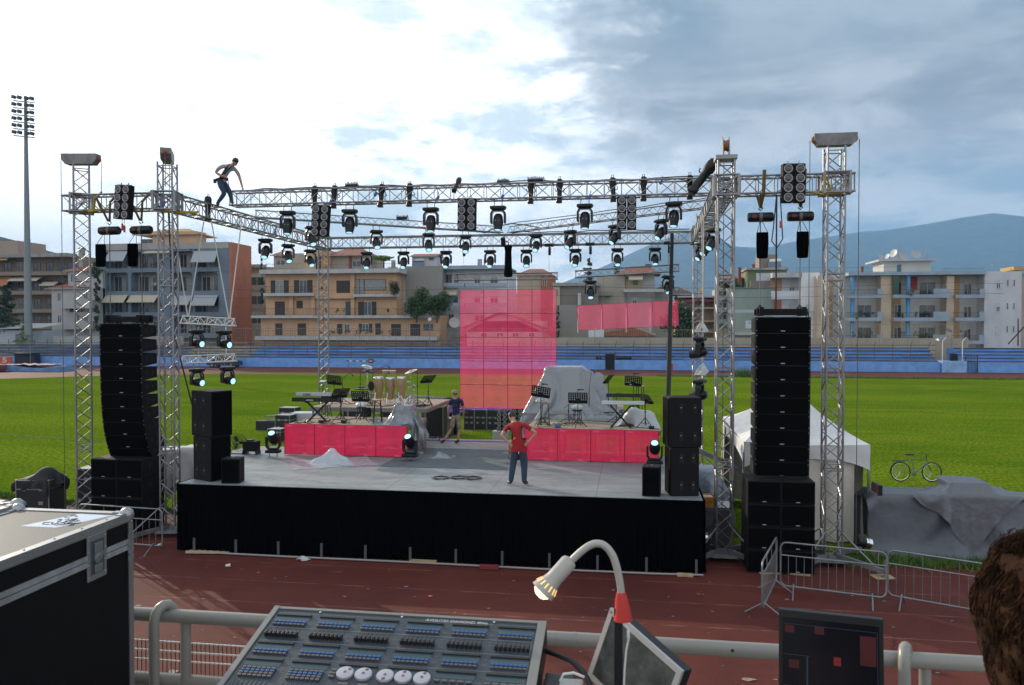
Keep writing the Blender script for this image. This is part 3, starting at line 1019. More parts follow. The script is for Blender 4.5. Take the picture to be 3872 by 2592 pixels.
# ladder trusses with four lamps, left and right of the stage
lad = 'short ladder trusses hung beside the stage'
truss('upper short truss hung left of the stage on white ropes', (-12.62, 20.6, 5.60), (-11.02, 20.6, 5.52), s=.24, bay=.25, r=.02, rb=.012, group=lad, mt=mat('white_truss_paint', (.60, .60, .58), .4, metal=.3), tri=True)
truss('lower short truss hung left of the stage below the first one', (-12.62, 20.6, 4.45), (-11.02, 20.6, 4.53), s=.24, bay=.25, r=.02, rb=.012, group=lad, mt=mat('white_truss_paint', (.6, .6, .58)), tri=True)
truss('upper short truss hung beside the right front tower, seen end on', (1.75, 20.3, 5.38), (2.0, 22.0, 5.38), s=.24, bay=.25, r=.02, rb=.012, group=lad, mt=mat('white_truss_paint', (.6, .6, .58)), tri=True)
truss('lower short truss hung beside the right front tower, seen end on', (1.75, 20.3, 4.28), (2.0, 22.0, 4.28), s=.24, bay=.25, r=.02, rb=.012, group=lad, mt=mat('white_truss_paint', (.6, .6, .58)), tri=True)
rope = mat('white_rope', (.62, .60, .55), .7)
for lab, a_, b_ in (('leftmost white rope down to the upper ladder truss left of the stage', (-12.75, 20.4, 8.4), (-12.45, 20.6, 5.7)), ('second white rope from the left, down to the upper ladder truss', (-12.05, 20.8, 8.4), (-12.42, 20.6, 5.7)),
     ('third white rope from the left, down to the upper ladder truss', (-11.65, 20.5, 8.4), (-11.2, 20.6, 5.65)), ('fourth white rope from the left, down to the upper ladder truss', (-10.95, 20.9, 8.4), (-11.17, 20.6, 5.65))):
 tag(MB().tube(a_, b_, .018, 6).build('rope', rope), lab, 'rope')
for lab, x in (('short chain joining the two left ladder trusses, left side', -12.2), ('short chain joining the two left ladder trusses, right side', -11.35)):
 tag(MB().tube((x, 20.72, 5.4), (x, 20.72, 4.6), .012, 5).build('link_chain', M_CHROME), lab, 'chain')
tag(MB().tube((1.8, 20.5, 8.4), (1.85, 20.6, 5.5), .014, 6).build('rope', rope), 'pale rope down to the ladder trusses beside the right front tower', 'rope')
tag(MB().tube((1.95, 21.6, 8.4), (1.95, 21.7, 5.5), .014, 6).build('rope', rope), 'farther pale rope behind the right front tower', 'rope')
tag(MB().path([(-12.0, 19.0, 8.4), (-11.9, 19.05, 5.2), (-11.3, 19.2, 2.6), (-11.0, 19.3, 1.7)], .02, 6).build('cable', M_BLKS, smooth=True), 'black cable running down from the roof to the stage beside the left speakers', 'cable')
tag(MB().path([(1.45, 28.2, 8.7), (1.4, 28.2, 6), (1.35, 27.9, 3.9), (1.3, 27.5, 2.2), (1.3, 27.3, .1)], [.07, .075, .085, .075, .05], 8).build('cable_bundle', M_BLKS, smooth=True), 'thick black cable bundle hanging from the right rear corner of the roof', 'cable')
tag(MB().tube((1.42, 28.1, 4.1), (1.4, 28.05, 3.75), .095, 8).build('red_band', mat('red_tape', (.5, .03, .02), .5)), 'red tape band around the thick cable bundle', 'tape')
# ------------------------------------------------------------------ moving head lights
def make_moving_head():
 t = thing('moving_head_light', 'x', 'stage light')
 MB().bev((0, 0, -.16), (.40, .27, .10), .03).bev((-.19, 0, -.15), (.06, .20, .07), .02).bev((.19, 0, -.15), (.06, .20, .07), .02).build('base', M_BLKS, t, smooth=True)
 for sx in (-.11, .11):
  MB().path([(sx, 0, -.11), (sx, 0, .0), (sx + .02, .035, .02), (sx, 0, .045), (sx - .02, -.035, .02)], .013, 6).build('clamp', M_STEEL, t, smooth=True)
 y = MB()
 y.bev((0, 0, -.235), (.30, .15, .05), .02)
 for s in (-1, 1):
  y.prism([(s * .12, -.22), (s * .175, -.24), (s * .215, -.31), (s * .215, -.56), (s * .19, -.60), (s * .165, -.58), (s * .165, -.33), (s * .13, -.27)], -.065, .065)
 fixn(y.build('yoke', M_BLKS, t))
 MB().box((0, -.06, -.262), (.22, .01, .008)).box((-.135, -.068, -.30), (.012, .006, .10), Matrix.Rotation(.5, 3, 'Y')).box((.135, -.068, -.30), (.012, .006, .10), Matrix.Rotation(-.5, 3, 'Y')).build('trim', mat('silver_trim', (.55, .55, .57), .35, metal=.6), t)
 h = MB().lathe([(.03, .20), (.09, .19), (.125, .13), (.14, .03), (.145, -.06), (.125, -.17), (.115, -.26), (.10, -.265), (.095, -.24)], 18, (0, 0, 0), (0, 0, 1), squash=(1, .92)).build('head', M_BLKS, t, smooth=True)
 h.location = (0, 0, -.52)
 MB().lathe([(.0, -.252), (.092, -.252), (.092, -.246), (0, -.240)], 18).build('lens', M_LENS, h, smooth=False)
 MB().box((0, -.118, -.02), (.10, .012, .03)).build('badge', mat('silver_trim', (.55, .55, .57)), h)
 return t
MH = make_moving_head()
_first = [True]
def mh(label, loc, pan, tilt, group='moving head lights of the rig', flip=False, scale=1.0):
 """pan about vertical, tilt of the barrel from straight down towards the reader"""
 global MH
 if _first[0]:
  o = MH
  _first[0] = False
 else:
  o = copy_tree(MH)
 o['label'] = label
 o['group'] = group
 o.location = loc
 o.rotation_euler = (PI if flip else 0, 0, pan)
 o.scale = (scale,) * 3
 for c in o.children:
  if c.name.startswith('head'):
   c.rotation_euler = (tilt if flip else -tilt, 0, 0)
 return o
bpy.context.view_layer.update()
ords = ['first', 'second', 'third', 'fourth', 'fifth', 'sixth', 'seventh', 'eighth', 'ninth', 'tenth']
for k, (x, tl, pn) in enumerate([(-9.72, 14, .12), (-7.86, 14, .08), (-5.50, 13, 0), (-3.60, 13, -.03), (-1.22, 12, -.05), (1.14, 18, -.22)]):
 mh('%s moving head from the left hanging under the long front lighting truss, pointing down' % ords[k], (x, 21.25, 8.83), pn, rad(tl))
for k, (x, y, pn) in enumerate([(-10.43, 24.65, .7), (-8.65, 25.95, .55), (-7.1, 27.1, .35), (-5.93, 27.9, .15)]):
 mh('%s moving head from the left hanging under the left diagonal truss' % ords[k], (x, y, 8.84), pn, rad(38))
for k, (x, y, pn) in enumerate([(-3.36, 28.0, -.1), (-2.05, 27.0, -.65), (-.50, 25.8, -.75), (.94, 24.7, -.8)]):
 mh('%s moving head from the left hanging under the right diagonal truss' % ords[k], (x, y, 8.84), pn, rad(44))
for k, (y, pn, tl) in enumerate([(24.0, .15, 36), (25.7, .65, 40), (27.6, .75, 42)]):
 mh('%s moving head from the front hanging under the left side truss' % ords[k], (-11.75, y, 8.38), pn, rad(tl))
for k, (y, pn, tl) in enumerate([(23.4, -.8, 44), (25.3, -.85, 46), (27.1, -.9, 46)]):
 mh('%s moving head from the front hanging under the right side truss' % ords[k], (2.37, y, 8.38), pn, rad(tl))
for k, (x, pn) in enumerate([(-10.0, .2), (-8.54, .05), (-6.88, 0), (-5.19, -.05), (-3.82, .1), (-2.0, -.15), (-.47, .1), (.88, .05)]):
 mh('%s moving head from the left hanging under the rear truss' % ords[k], (x, 28.85, 8.38), pn, rad(36))
mh('moving head under the left end of the tilted truss, beside the LED banner', (-1.42, 28.35, 7.18), .1, rad(34))
mh('moving head under the right end of the tilted truss, above the LED banner', (1.32, 28.35, 7.34), .15, rad(34))
for lab, x, z in (('upper left moving head on the ladder trusses left of the stage, lens facing right', -12.18, 5.42), ('upper right moving head on the ladder trusses left of the stage, lens facing right', -11.35, 5.40),
     ('lower left moving head on the ladder trusses left of the stage, lens facing right', -12.18, 4.32), ('lower right moving head on the ladder trusses left of the stage, lens facing right', -11.25, 4.38)):
 mh(lab, (x, 20.6, z), rad(68), rad(84), scale=.93)
for lab, y, z in (('upper moving head on the ladder trusses beside the right front tower', 20.6, 5.25), ('lower moving head on the ladder trusses beside the right front tower', 20.6, 4.15)):
 mh(lab, (1.78, y, z), rad(-110), rad(78), scale=1.0)
mh('upright moving head on the stage floor at the left end of the left LED strip', (-10.25, 21.35, SZ + .01), .15, rad(42), 'moving heads standing on the stage floor', True)
mh('upright moving head on the stage floor at the right end of the left LED strip', (-6.12, 21.25, SZ + .01), -.1, rad(42), 'moving heads standing on the stage floor', True)
mh('upright moving head on the stage floor at the right end of the right LED strip', (.66, 21.15, SZ + .01), -.05, rad(46), 'moving heads standing on the stage floor', True)
mh('upright moving head half hidden behind the man in the red shirt', (-3.08, 21.25, SZ + .01), .4, rad(120), 'moving heads standing on the stage floor', True)
# ------------------------------------------------------------------ profile spots lying in the front truss
def make_profile():
 t = thing('profile_spot', 'x', 'stage light')
 MB().lathe([(.055, -.36), (.088, -.36), (.088, -.30), (.075, -.28), (.08, .05), (.105, .10), (.105, .22), (.09, .30), (.04, .33)], 14).build('body', M_BLKS, t, smooth=True)
 MB().path([(.13, 0, .05), (.13, .16, .02), (0, .24, 0), (-.13, .16, .02), (-.13, 0, .05)], .012, 6).build('bracket', M_BLKS, t)
 MB().bev((0, 0, -.38), (.17, .17, .012), .004).build('colour_frame', M_BLKS, t)
 MB().path([(-.03, 0, .33), (-.03, 0, .40), (.03, 0, .40), (.03, 0, .33)], .01, 5).build('handle', M_BLKS, t)
 return t
PS = make_profile()
_pf = [True]
def prof(label, loc, rot, scale=1.0):
 o = PS if _pf[0] else copy_tree(PS)
 _pf[0] = False
 o['label'] = label
 o['group'] = 'profile spots clamped to the front truss'
 o.location = loc
 o.rotation_euler = rot
 o.scale = (scale,) * 3
bpy.context.view_layer.update()
prof('black profile spot standing against the left side truss, between two towers', (-11.72, 20.45, 8.75), (.0, .03, 0), .95)
for k, (x, l) in enumerate([(-8.85, 'first'), (-8.27, 'second'), (-6.89, 'third'), (-6.08, 'fourth'), (-2.68, 'fifth'), (-1.9, 'sixth'), (-.47, 'seventh'), (.34, 'eighth')]):
 prof('%s upright black profile spot from the left inside the long front truss' % l, (x, 21.12, 9.10), (rad(-8), rad(random.uniform(-4, 4)), 0), .92)
prof('tilted black profile spot aimed down-left over the middle of the front truss', (-4.70, 21.0, 9.30), (rad(-40), rad(12), 0), .75)
prof('long black followspot angled steeply up at the right end of the front truss', (1.90, 20.9, 9.35), (rad(4), rad(37), 0), 1.45)
prof('black profile spot behind the angled followspot at the right end', (1.55, 21.2, 9.12), (0, 0, 0), .9)
tag(MB().lathe([(.06, 0), (.16, .02), (.16, .18), (.14, .28), (.12, .95), (.15, 1.12), (.13, 1.15)], 14, (-4.42, 28.3, 7.22)).build('lamp_bag', M_GRILL, smooth=True), 'long limp black bag hanging under the middle of the rear truss', 'bag')
tag(MB().bev((-4.62, 28.4, 8.52), (.16, .16, .34), .03, Matrix.Rotation(.3, 3, 'X')).build('lamp_box', M_BLKS, smooth=True), 'small black lamp box at the meeting point of the diagonal trusses', 'lamp')
tag(MB().path([(-4.42, 28.3, 8.36), (-4.42, 28.4, 8.5), (-4.6, 28.5, 8.6)], .02, 5).build('strap', M_BLKS), 'black strap holding the limp bag under the rear truss', 'strap')
def cable_nest(label, loc, w):
 random.seed(int(loc[0] * 100) % 97)
 b = MB()
 for i in range(9):
  x = (i / 8 - .5) * w
  b.path([(x, 0, 0), (x + .01, -.03, .07 + .05 * random.random()), (x + .05, -.08, .02), (x + .09, -.09, -.08)], .011, 5)
 b.bev((0, 0, .0), (w, .12, .08), .02)
 o = tag(b.build('cable_splitter', M_BLKS, smooth=True), label, 'splitter box')
 o.location = loc
cable_nest('splitter box with looped cables on top of the front truss, near the left', (-7.75, 21.1, 9.36), .35)
cable_nest('splitter box with looped cables on the slim left diagonal truss', (-7.9, 26.5, 9.20), .38)
cable_nest('splitter box with looped cables on top of the front truss, right of the middle', (-2.55, 21.1, 9.36), .42)
cable_nest('splitter box with cables on the front truss above the middle moving heads', (-3.45, 21.1, 9.33), .3)
# loose cable runs along the trusses
def run(label, pts, r=.012, m=None, sag=.05, name='cable'):
 P = []
 random.seed(len(label))
 for k in range(len(pts) - 1):
  a, b = Vector(pts[k]), Vector(pts[k + 1])
  n = max(2, int((b - a).length / .5))
  for i in range(n):
   f = i / n
   p = a.lerp(b, f)
   p.z += (random.random() - .6) * sag
   p.y += (random.random() - .5) * sag
   P.append(p)
 P.append(Vector(pts[-1]))
 return tag(MB().path(P, r, 5).build(name, m or M_BLKS, smooth=True), label, 'cable')
run('black cable lying along the top of the long front truss', [(-11.3, 21.02, 9.33), (-2, 21.02, 9.33), (2.2, 21.02, 9.34)], .016, sag=.07)
run('black cable lying along the top of the right diagonal truss', [(-4.5, 28.6, 9.2), (-1, 26.1, 9.2), (2.2, 23.7, 9.2)], .014, sag=.06)
run('black cable lying along the top of the rear truss, right half', [(-4.4, 28.65, 8.9), (2.1, 28.65, 8.9)], .018, sag=.08)
run('black cable loops where the diagonal trusses meet the rear truss', [(-6.2, 28.4, 9.1), (-5.3, 28.2, 9.0), (-4.3, 28.3, 9.12), (-3.2, 28.4, 9.0)], .02, sag=.25)
M_BLUEC = mat('blue_plug', (.03, .10, .38), .5)
for k, (u, v, y) in enumerate([(1250, 765, 21), (1420, 735, 21), (1655, 750, 21), (1900, 745, 21), (2230, 745, 21), (2500, 690, 21), (2650, 850, 28.6), (620, 770, 18.4), (1040, 880, 25)]):
 p = at(u, v, y)
 b = MB().bev((0, 0, 0), (.07, .05, .13), .015, Matrix.Rotation(.5, 3, 'Y')).tube((0, 0, .05), (.03, 0, .16), .012, 5)
 o = b.build('plug', M_BLUEC)
 o.location = p
 tag(o, '%s blue power plug from the left dangling in the roof trusses' % ords[k % 10] if k < 6 else ('blue power plug near the rear right truss corner', 'blue power plug in the short left front truss', 'blue power plug on the left side truss')[k - 6], 'plug')
# ------------------------------------------------------------------ eight-lamp blinders
def blinder(label, loc, rotz=0.0, lit=False, rot=None, w=.24):
 t = thing('blinder_light', label, 'stage light', loc, rotz, 'eight-lamp blinder panels', rot=rot)
 for s in (-1, 1):
  p = MB().bev((s * (w / 2 + .012), 0, 0), (w, .16, .86), .012, Matrix.Rotation(s * -.08, 3, 'Z')).build('housing', M_BLK, t)
  for k in range(4):
   z = -.32 + k * .213
   MB().lathe([(.088, 0), (.097, .0), (.097, .02), (.082, .02), (.075, .004), (.088, .0)], 16, (s * (w / 2 + .012), -.085, z), (0, -1, 0)).build('ring', mat('grey_lamp_ring', (.36, .36, .36), .45), p, smooth=True)
   MB().lathe([(0, 0), (.078, 0), (.06, .008), (0, .016)], 14, (s * (w / 2 + .012), -.084, z), (0, -1, 0)).build('lamp', mat('dull_lamp_glass', (.10, .10, .105), .25), p, smooth=True)
 MB().tube((-w / 2, 0, .43), (-w / 2, 0, .50), .014, 6).tube((w / 2, 0, .43), (w / 2, 0, .50), .014, 6).bev((0, 0, .44), (w * 1.9, .05, .02), .004).build('clamp', M_STEEL, t)
 return t
blinder('blinder panel leaning on the short front truss between the two left towers', (-12.80, 18.32, 8.58), rot=(0, rad(5), rad(-12)))
blinder('blinder panel hanging under the front truss near its left end', (-8.62, 21.0, 8.38), rot=(0, rad(4), 0))
blinder('blinder panel hanging under the middle of the front truss', (-4.42, 21.0, 8.47), rot=(0, rad(1), 0))
blinder('blinder panel hanging under the front truss near its right end', (-.10, 21.0, 8.42), rot=(0, 0, rad(4)))
blinder('blinder panel on the short front truss between the two right towers', (3.59, 18.25, 8.60), rot=(0, 0, rad(5)))
# ------------------------------------------------------------------ big motor hoists with chain bags
for (x, y, side) in ((-13.38, 18.55, 'left hoist over the left speaker column'), (-12.48, 18.55, 'right hoist over the left speaker column'), (2.93, 18.5, 'left hoist over the right speaker column'), (3.80, 18.5, 'right hoist over the right speaker column')):
 big = hoist('black electric chain ' + side, x, y, 8.10, 8.42, 5.72, small=False, yaw=0)
 s = -1 if x < 0 else 1
 st = mat('olive_sling', (.12, .09, .025), .85)
 if x < 0:
  sl = MB().path([(x - .22, y, 8.90), (x - .16, y - .27, 8.7), (x - .02, y - .02, 8.14), (x + .02, y - .02, 8.14), (x + .22, y - .27, 8.6), (x + .30, y, 8.90)], .028, 6)
 else:
  sl = MB().path([(x + .04, y - .25, 8.92), (x + .02, y - .27, 8.4), (x, y - .02, 8.13), (x - .03, y + .2, 8.4)], .04, 6)
 tag(sl.build('lifting_sling', st, smooth=True), 'olive lifting sling from the truss to the %s' % side.replace('hoist', 'black hoist'), 'sling')
 # chain bag
 bx_ = x - .14 if x < 0 else x + .02
 zb = 7.28
 bg_ = thing('chain_bag', 'black fabric chain bag hanging under the ' + side, 'bag', (bx_, y - .16, zb), rad(8 * s), 'chain bags under the hoists')
 MB().lathe([(.10, -.33), (.125, -.31), (.14, 0), (.135, .25), (.12, .25), (.12, -.2)], 12, squash=(1.0, .8)).build('pouch', M_SKIRT, bg_, smooth=True)
 MB().path([(-.12, 0, .25), (-.03, .1, .50), (0, .14, .6)], .007, 5).path([(.12, 0, .25), (.03, .1, .5), (0, .14, .6)], .007, 5).build('strap', M_BLKS, bg_)
 # shackle at the load
 MB().path([(0, 0, 5.9 - 8.1), (.05, 0, 5.83 - 8.1), (.05, 0, 5.74 - 8.1), (-.05, 0, 5.74 - 8.1), (-.05, 0, 5.83 - 8.1), (0, 0, 5.9 - 8.1)], .014, 6).build('shackle', M_BLKS, big)
yel = mat('yellow_sling', (.40, .29, .02), .8)
for lab, pts in (('yellow sling knotted under the right front truss', [(4.05, 18.35, 8.42), (4.25, 18.35, 8.35), (4.30, 18.3, 8.78), (4.42, 18.35, 8.42), (4.6, 18.35, 8.4), (4.3, 18.34, 8.38)]),
     ('yellow sling around the left front truss beside the outermost tower', [(-13.9, 18.42, 8.42), (-13.72, 18.4, 8.40), (-13.62, 18.35, 8.75), (-13.5, 18.4, 8.42), (-13.85, 18.4, 8.38)]),
     ('yellow sling under the corner of the left side truss', [(-11.9, 18.6, 8.40), (-11.6, 18.7, 8.36), (-11.3, 19.2, 8.42)])):
 tag(MB().path(pts, .035, 6).build('yellow_sling', yel, smooth=True), lab, 'sling')
run('hanging black cable loop between the two right hoists', [(3.28, 18.5, 8.4), (3.22, 18.5, 7.7), (3.18, 18.5, 7.35), (3.3, 18.5, 7.2), (3.42, 18.5, 7.4), (3.36, 18.5, 8.35)], .014, sag=.01)
run('thick black cable hanging straight down beside the left hoist of the right column', [(3.30, 18.6, 8.4), (3.30, 18.6, 5.8)], .02, sag=.01)
tag(MB().bev((3.37, 18.45, 7.72), (.06, .06, .16), .02).build('plug', mat('red_plug', (.5, .04, .03), .5)), 'red plug hanging beside the right-hand hoists', 'plug')
for k, x in enumerate((-12.98, -12.92)):
 tag(MB().bev((x, 18.5, 7.98 - k * .05), (.04, .04, .18), .01).tube((x, 18.5, 8.05), (x, 18.5, 8.4), .006, 5).build('plug', mat('red_plug', (.5, .04, .03))), 'red-tipped plug hanging between the two left hoists, %s' % ('higher one', 'lower one')[k], 'plug')
# ------------------------------------------------------------------ line arrays
def line_array(label, x, y, ztop, angs, w=1.2, h=.365, d=.62, rz=0.0, side=1):
 t = thing('line_array', label, 'loudspeaker', (x, y, ztop), rz)
 fr = MB()
 for s in (-1, 1):
  fr.bev((s * (w / 2 - .14), d / 2, .13), (.10, d * .95, .20), .015)
 fr.bev((0, .12, .12), (w - .1, .07, .14), .01).bev((0, d - .1, .12), (w - .1, .07, .14), .01)
 fr.build('flying_frame', M_BLK, t)
 z, yy, a = 0.0, 0.0, 0.0
 proto = None
 for k, da in enumerate(angs):
  a += rad(da)
  if proto is None:
   c = MB()
   # tapered cabinet: tall front, shorter back
   sp_ = [(0, 0), (0, -h + .0005), (d, -h + .05), (d, -.045)]
   n = 4
   vs = [(sx * w / 2, yv, zv) for sx in (-1, 1) for yv, zv in sp_]
   c.add(vs, [(0, 1, 2, 3), (7, 6, 5, 4)] + [(i, i + 4, (i + 1) % 4 + 4, (i + 1) % 4) for i in range(4)])
   cab = fixn(c.build('cabinet', M_BLK, t))
   MB().bx(-w / 2 + .035, w / 2 - .035, -.008, -.001, -h + .010, -.008).build('grille', M_GRILL, cab)
   MB().bx(-.045, .045, -.014, -.008, -h + .045, -h + .062).build('badge', mat('small_grey_badge', (.45, .45, .45), .4), cab)
   for s in (-1, 1):
    for yv in (.17, .42):
     MB().bev((s * (w / 2 + .001), yv, -h / 2), (.006, .075, .13), .02).build('handle_recess', M_BLACK, cab)
    MB().bx(s * (w / 2 - .04), s * (w / 2 - .02), -.016, -.008, -h + .05, -h + .07).bx(s * (w / 2 - .04), s * (w / 2 - .02), -.016, -.008, -.06, -.04).build('pin', M_STEEL, cab)
   proto = cab
   bpy.context.view_layer.update()
  else:
   cab = copy_tree(proto, t)
  cab.location = (0, yy, z)
  cab.rotation_euler = (a, 0, 0)
  z -= h * math.cos(a)
  yy += h * math.sin(a)
 return t
line_array('tall curved column of ten black loudspeakers hanging between the two left towers', -12.95, 18.35, 5.48, [0, 0, .3, .7, 1, 1.5, 3, 5, 7, 8])
line_array('tall straight column of ten black loudspeakers hanging between the two right towers', 3.40, 18.28, 5.62, [0, 0, 0, .2, .2, .3, .5, .8, 1, 1])
# ------------------------------------------------------------------ sub-woofers
def subwoofer(w, h, d):
 t = thing('subwoofer', 'x', 'loudspeaker')
 MB().bev((0, d / 2, h / 2), (w - .006, d, h - .006), .012).build('cabinet', M_BLK, t)
 MB().bx(-w / 2 + .03, w / 2 - .03, -.012, -.002, .035, h - .03).build('grille', M_GRILL, t)
 for s in (-1, 1):
  MB().bev((s * w / 2, d * .35, h * .6), (.01, .09, .14), .03).bev((s * w / 2, d * .75, h * .6), (.01, .09, .14), .03).build('handle', M_BLACK, t)
 MB().bx(-.04, .04, -.016, -.012, .04, .055).build('badge', mat('small_grey_badge', (.45, .45, .45)), t)
 MB().bev((0, d * .5, h - .002), (.14, .12, .008), .004).build('top_socket', M_BLACK, t)
 for yv in (.12, .88):
  MB().bx(-w * .35, w * .35, d * yv - .015, d * yv + .015, h - .005, h + .004).build('skid', M_BLKS, t)
 return t
rows = ['bottom', 'second lowest', 'second highest', 'top']
sub0 = None
for side, x0, y0, w, h in (('left of the stage', -13.04, 18.25, .72, .498), ('right of the stage', 3.27, 17.65, .70, .508)):
 for r in range(4):
  for c in (0, 1):
   if sub0 is None:
    sub0 = subwoofer(w, h, .95)
    o = sub0
    bpy.context.view_layer.update()
   else:
    o = copy_tree(sub0)
   o.location = (x0 + (c - .5) * (w + .008), y0 + random.uniform(-.008, .008), .01 + r * h)
   o['label'] = 'black subwoofer cabinet, %s row, %s column of the stack %s' % (rows[r], ('left', 'right')[c], side)
   o['group'] = 'subwoofer stacks beside the stage'
# ------------------------------------------------------------------ side fill speakers on the stage
def cabinet(label, loc, w, d, h, rz, handles=True, group=None, name='speaker_cabinet', grille='x'):
 t = thing(name, label, 'loudspeaker', loc, rz, group)
 MB().bev((0, 0, h / 2), (d, w, h), .02).build('cabinet', M_BLK, t)
 MB().bx(d / 2 + .001, d / 2 + .012, -w / 2 + .02, w / 2 - .02, .03, h - .03).build('grille', M_GRILL, t)
 if handles:
  for s in (-1, 1):
   for xx in (-d * .30, d * .12):
    for zz in ((.22, .78) if h > .8 else (.5,)):
     MB().bev((xx, s * w / 2, h * zz), (.085, .012, .20), .02).build('handle_recess', M_BLACK, t)
     MB().tube((xx, s * (w / 2 + .004), h * zz + .02), (xx + .02, s * (w / 2 + .01), h * zz + .02), .01, 5).build('latch', mat('brass_latch', (.5, .42, .08), .4), t)
 MB().bx(-d * .3, d * .3, -.02, .02, h, h + .006).build('skid', M_BLKS, t)
 return t
for side, cx, cy, rz, d, w in (('left', -10.28, 18.05, rad(-25), .80, .60), ('right', 1.17, 18.02, rad(190), .74, .60)):
 cabinet('lower black side fill speaker at the %s front corner of the stage' % side, (cx, cy, SZ + .002), w - .02, d - .1, 1.08, rz, group='side fill speakers')
 cabinet('upper black side fill speaker with handle recesses, on top of the %s stack' % side, (cx, cy, SZ + 1.09), w, d, 1.12, rz, group='side fill speakers')
cabinet('small black monitor speaker in front of the left side fill stack', (-9.55, 17.72, SZ + .002), .44, .40, .60, rad(-80), False)
cabinet('small black monitor speaker beside the right side fill stack, with a sloping top', (.49, 17.80, SZ + .002), .40, .42, .66, rad(-95), False)
for lab, u, v in (('left coil of black cable on the stage front', 1665, 1810), ('middle coil of black cable on the stage front', 1735, 1809), ('right coil of black cable on the stage front', 1788, 1811)):
 p = onz(u, v, SZ)
 random.seed(u)
 pts = [(p.x + math.cos(a_ * .4) * (.19 + .03 * math.sin(a_ * 1.3)), p.y + math.sin(a_ * .4) * (.19 + .03 * math.sin(a_)), SZ + .015 + .006 * (a_ % 3)) for a_ in range(48)]
 tag(MB().path(pts, .010, 5).build('cable_coil', M_BLKS, smooth=True), lab, 'cable')
# ------------------------------------------------------------------ things standing on the risers
DL, DU, DRL, DRU = 2.52, 2.78, 2.52, 2.70
M_SATIN = mat('satin_black_metal', (.015, .015, .016), .45, metal=.3)
def tripod(b, z0, r=.30, h=.22, n=3, a0=.3, tr=.012):
 for k in range(n):
  a = a0 + k * 2 * PI / n
  b.tube((0, 0, z0 + h), (math.cos(a) * r, math.sin(a) * r, z0 + .015), tr, 5)
  b.tube((0, 0, z0 + h * .45), (math.cos(a) * r * .5, math.sin(a) * r * .5, z0 + h * .52), tr * .6, 4)
def music_stand(label, u, v, y, zf, w=.52, h=.30, yaw=0.0, tilt=20, lamp=False, roll=0):
 p = at(u, v, y)
 H = p.z - zf
 t = thing('music_stand', label, 'music stand', (p.x, y, zf), yaw, 'music stands of the band')
 b = MB().tube((0, 0, .1), (0, 0, H * .55), .014, 6).tube((0, 0, H * .5), (0, 0, H), .010, 6).bev((0, 0, H * .55), (.04, .04, .05), .008)
 b.build('pole', M_SATIN, t)
 b = MB()
 tripod(b, 0, .27, .3)
 b.build('tripod', M_SATIN, t)
 d = MB()
 nx, nz = 8, 5
 for i in range(nx + 1):
  x = -w / 2 + w * i / nx
  d.bx(x - .017, x + .017, -.003, .003, -h / 2, h / 2)
 for j in range(nz + 1):
  z = -h / 2 + h * j / nz
  d.bx(-w / 2, w / 2, -.0045, .0045, z - .014, z + .014)
 d.bx(-w / 2, w / 2, -.0055, .0055, -h / 2, -h / 2 + .05).bx(-.05, .05, -.007, .007, -h / 2, -h / 2 + .12)
 d.bx(-w / 2, w / 2, -.05, .0, -h / 2 - .008, -h / 2)
 o = d.build('desk', M_SATIN, t)
 o.location = (0, 0, H)
 # the player's side faces away from the audience
 o.rotation_euler = (rad(tilt), rad(roll), 0)
 if lamp:
  l = MB().path([(0, 0, h / 2), (.0, .02, h / 2 + .06), (.1, .05, h / 2 + .08)], .008, 5).bev((.08, .05, h / 2 + .085), (.20, .03, .022), .008)
  l.build('clip_lamp', M_SATIN, o)
 return t
music_stand('black music stand at the far left behind the keyboards, standing tallest', 1263, 1437, 24.9, DU, lamp=False, yaw=-.15, roll=4)
music_stand('black music stand in front of the conga drums, with the plastic-wrapped stool behind', 1362, 1499, 22.3, DL)
music_stand('black music stand turned sideways between the keyboards and the wrapped stool', 1288, 1486, 22.4, DL, yaw=.9, tilt=35)
music_stand('black music stand right of the right cymbal, tilted like a roof', 1619, 1433, 25.0, DU, yaw=1.0, tilt=45)
music_stand('black music stand with clip lamp left of the tarpaulin front, over the bar stool', 2045, 1482, 22.4, DRL, lamp=True, roll=8)
music_stand('black music stand with clip lamp in front of the big tarpaulin, over the wrapped bundle', 2185, 1505, 22.3, DRL, lamp=True)
music_stand('black music stand with clip lamp farthest back on the right riser', 2395, 1441, 25.2, DRU, lamp=True, roll=3)
music_stand('black music stand turned sideways right of the right keyboards', 2440, 1507, 22.5, DRL, yaw=-.95, tilt=38)
music_stand('black music stand seen edge-on right of the big tarpaulin', 2301, 1433, 24.9, DRU, yaw=1.25, tilt=40)
def mic_stand(label, u, v, y, zf, boom=None, mic=True):
 p = at(u, v, y)
 H = p.z - zf
 t = thing('microphone_stand', label, 'microphone stand', (p.x, y, zf), 0, 'microphone stands of the band')
 MB().tube((0, 0, .05), (0, 0, H), .011, 6).bev((0, 0, H * .6), (.035, .035, .06), .008).build('pole', M_SATIN, t)
 b = MB()
 tripod(b, 0, .28, .2, a0=.7)
 b.build('tripod', M_SATIN, t)
 if boom:
  q = at(boom[0], boom[1], y - .1)
  d = Vector((q.x - p.x, -.1, q.z - p.z))
  MB().tube(Vector((0, 0, H)) - d * .18, Vector((0, 0, H)) + d, .008, 5).build('boom', M_SATIN, t)
  e = Vector((0, 0, H)) + d
 else:
  e = Vector((0, 0, H))
 if mic:
  MB().lathe([(.010, 0), (.014, .10), (.022, .13), (.024, .15), (.015, .17)], 10, e, (.5, -.3, -.35)).build('microphone', M_SATIN, t, smooth=True)
 return t
mic_stand('microphone stand with short boom behind the tall left music stand', 1295, 1430, 25.2, DU, (1325, 1412))
mic_stand('straight thin microphone stand left of the conga drums', 1362, 1402, 25.6, DU)
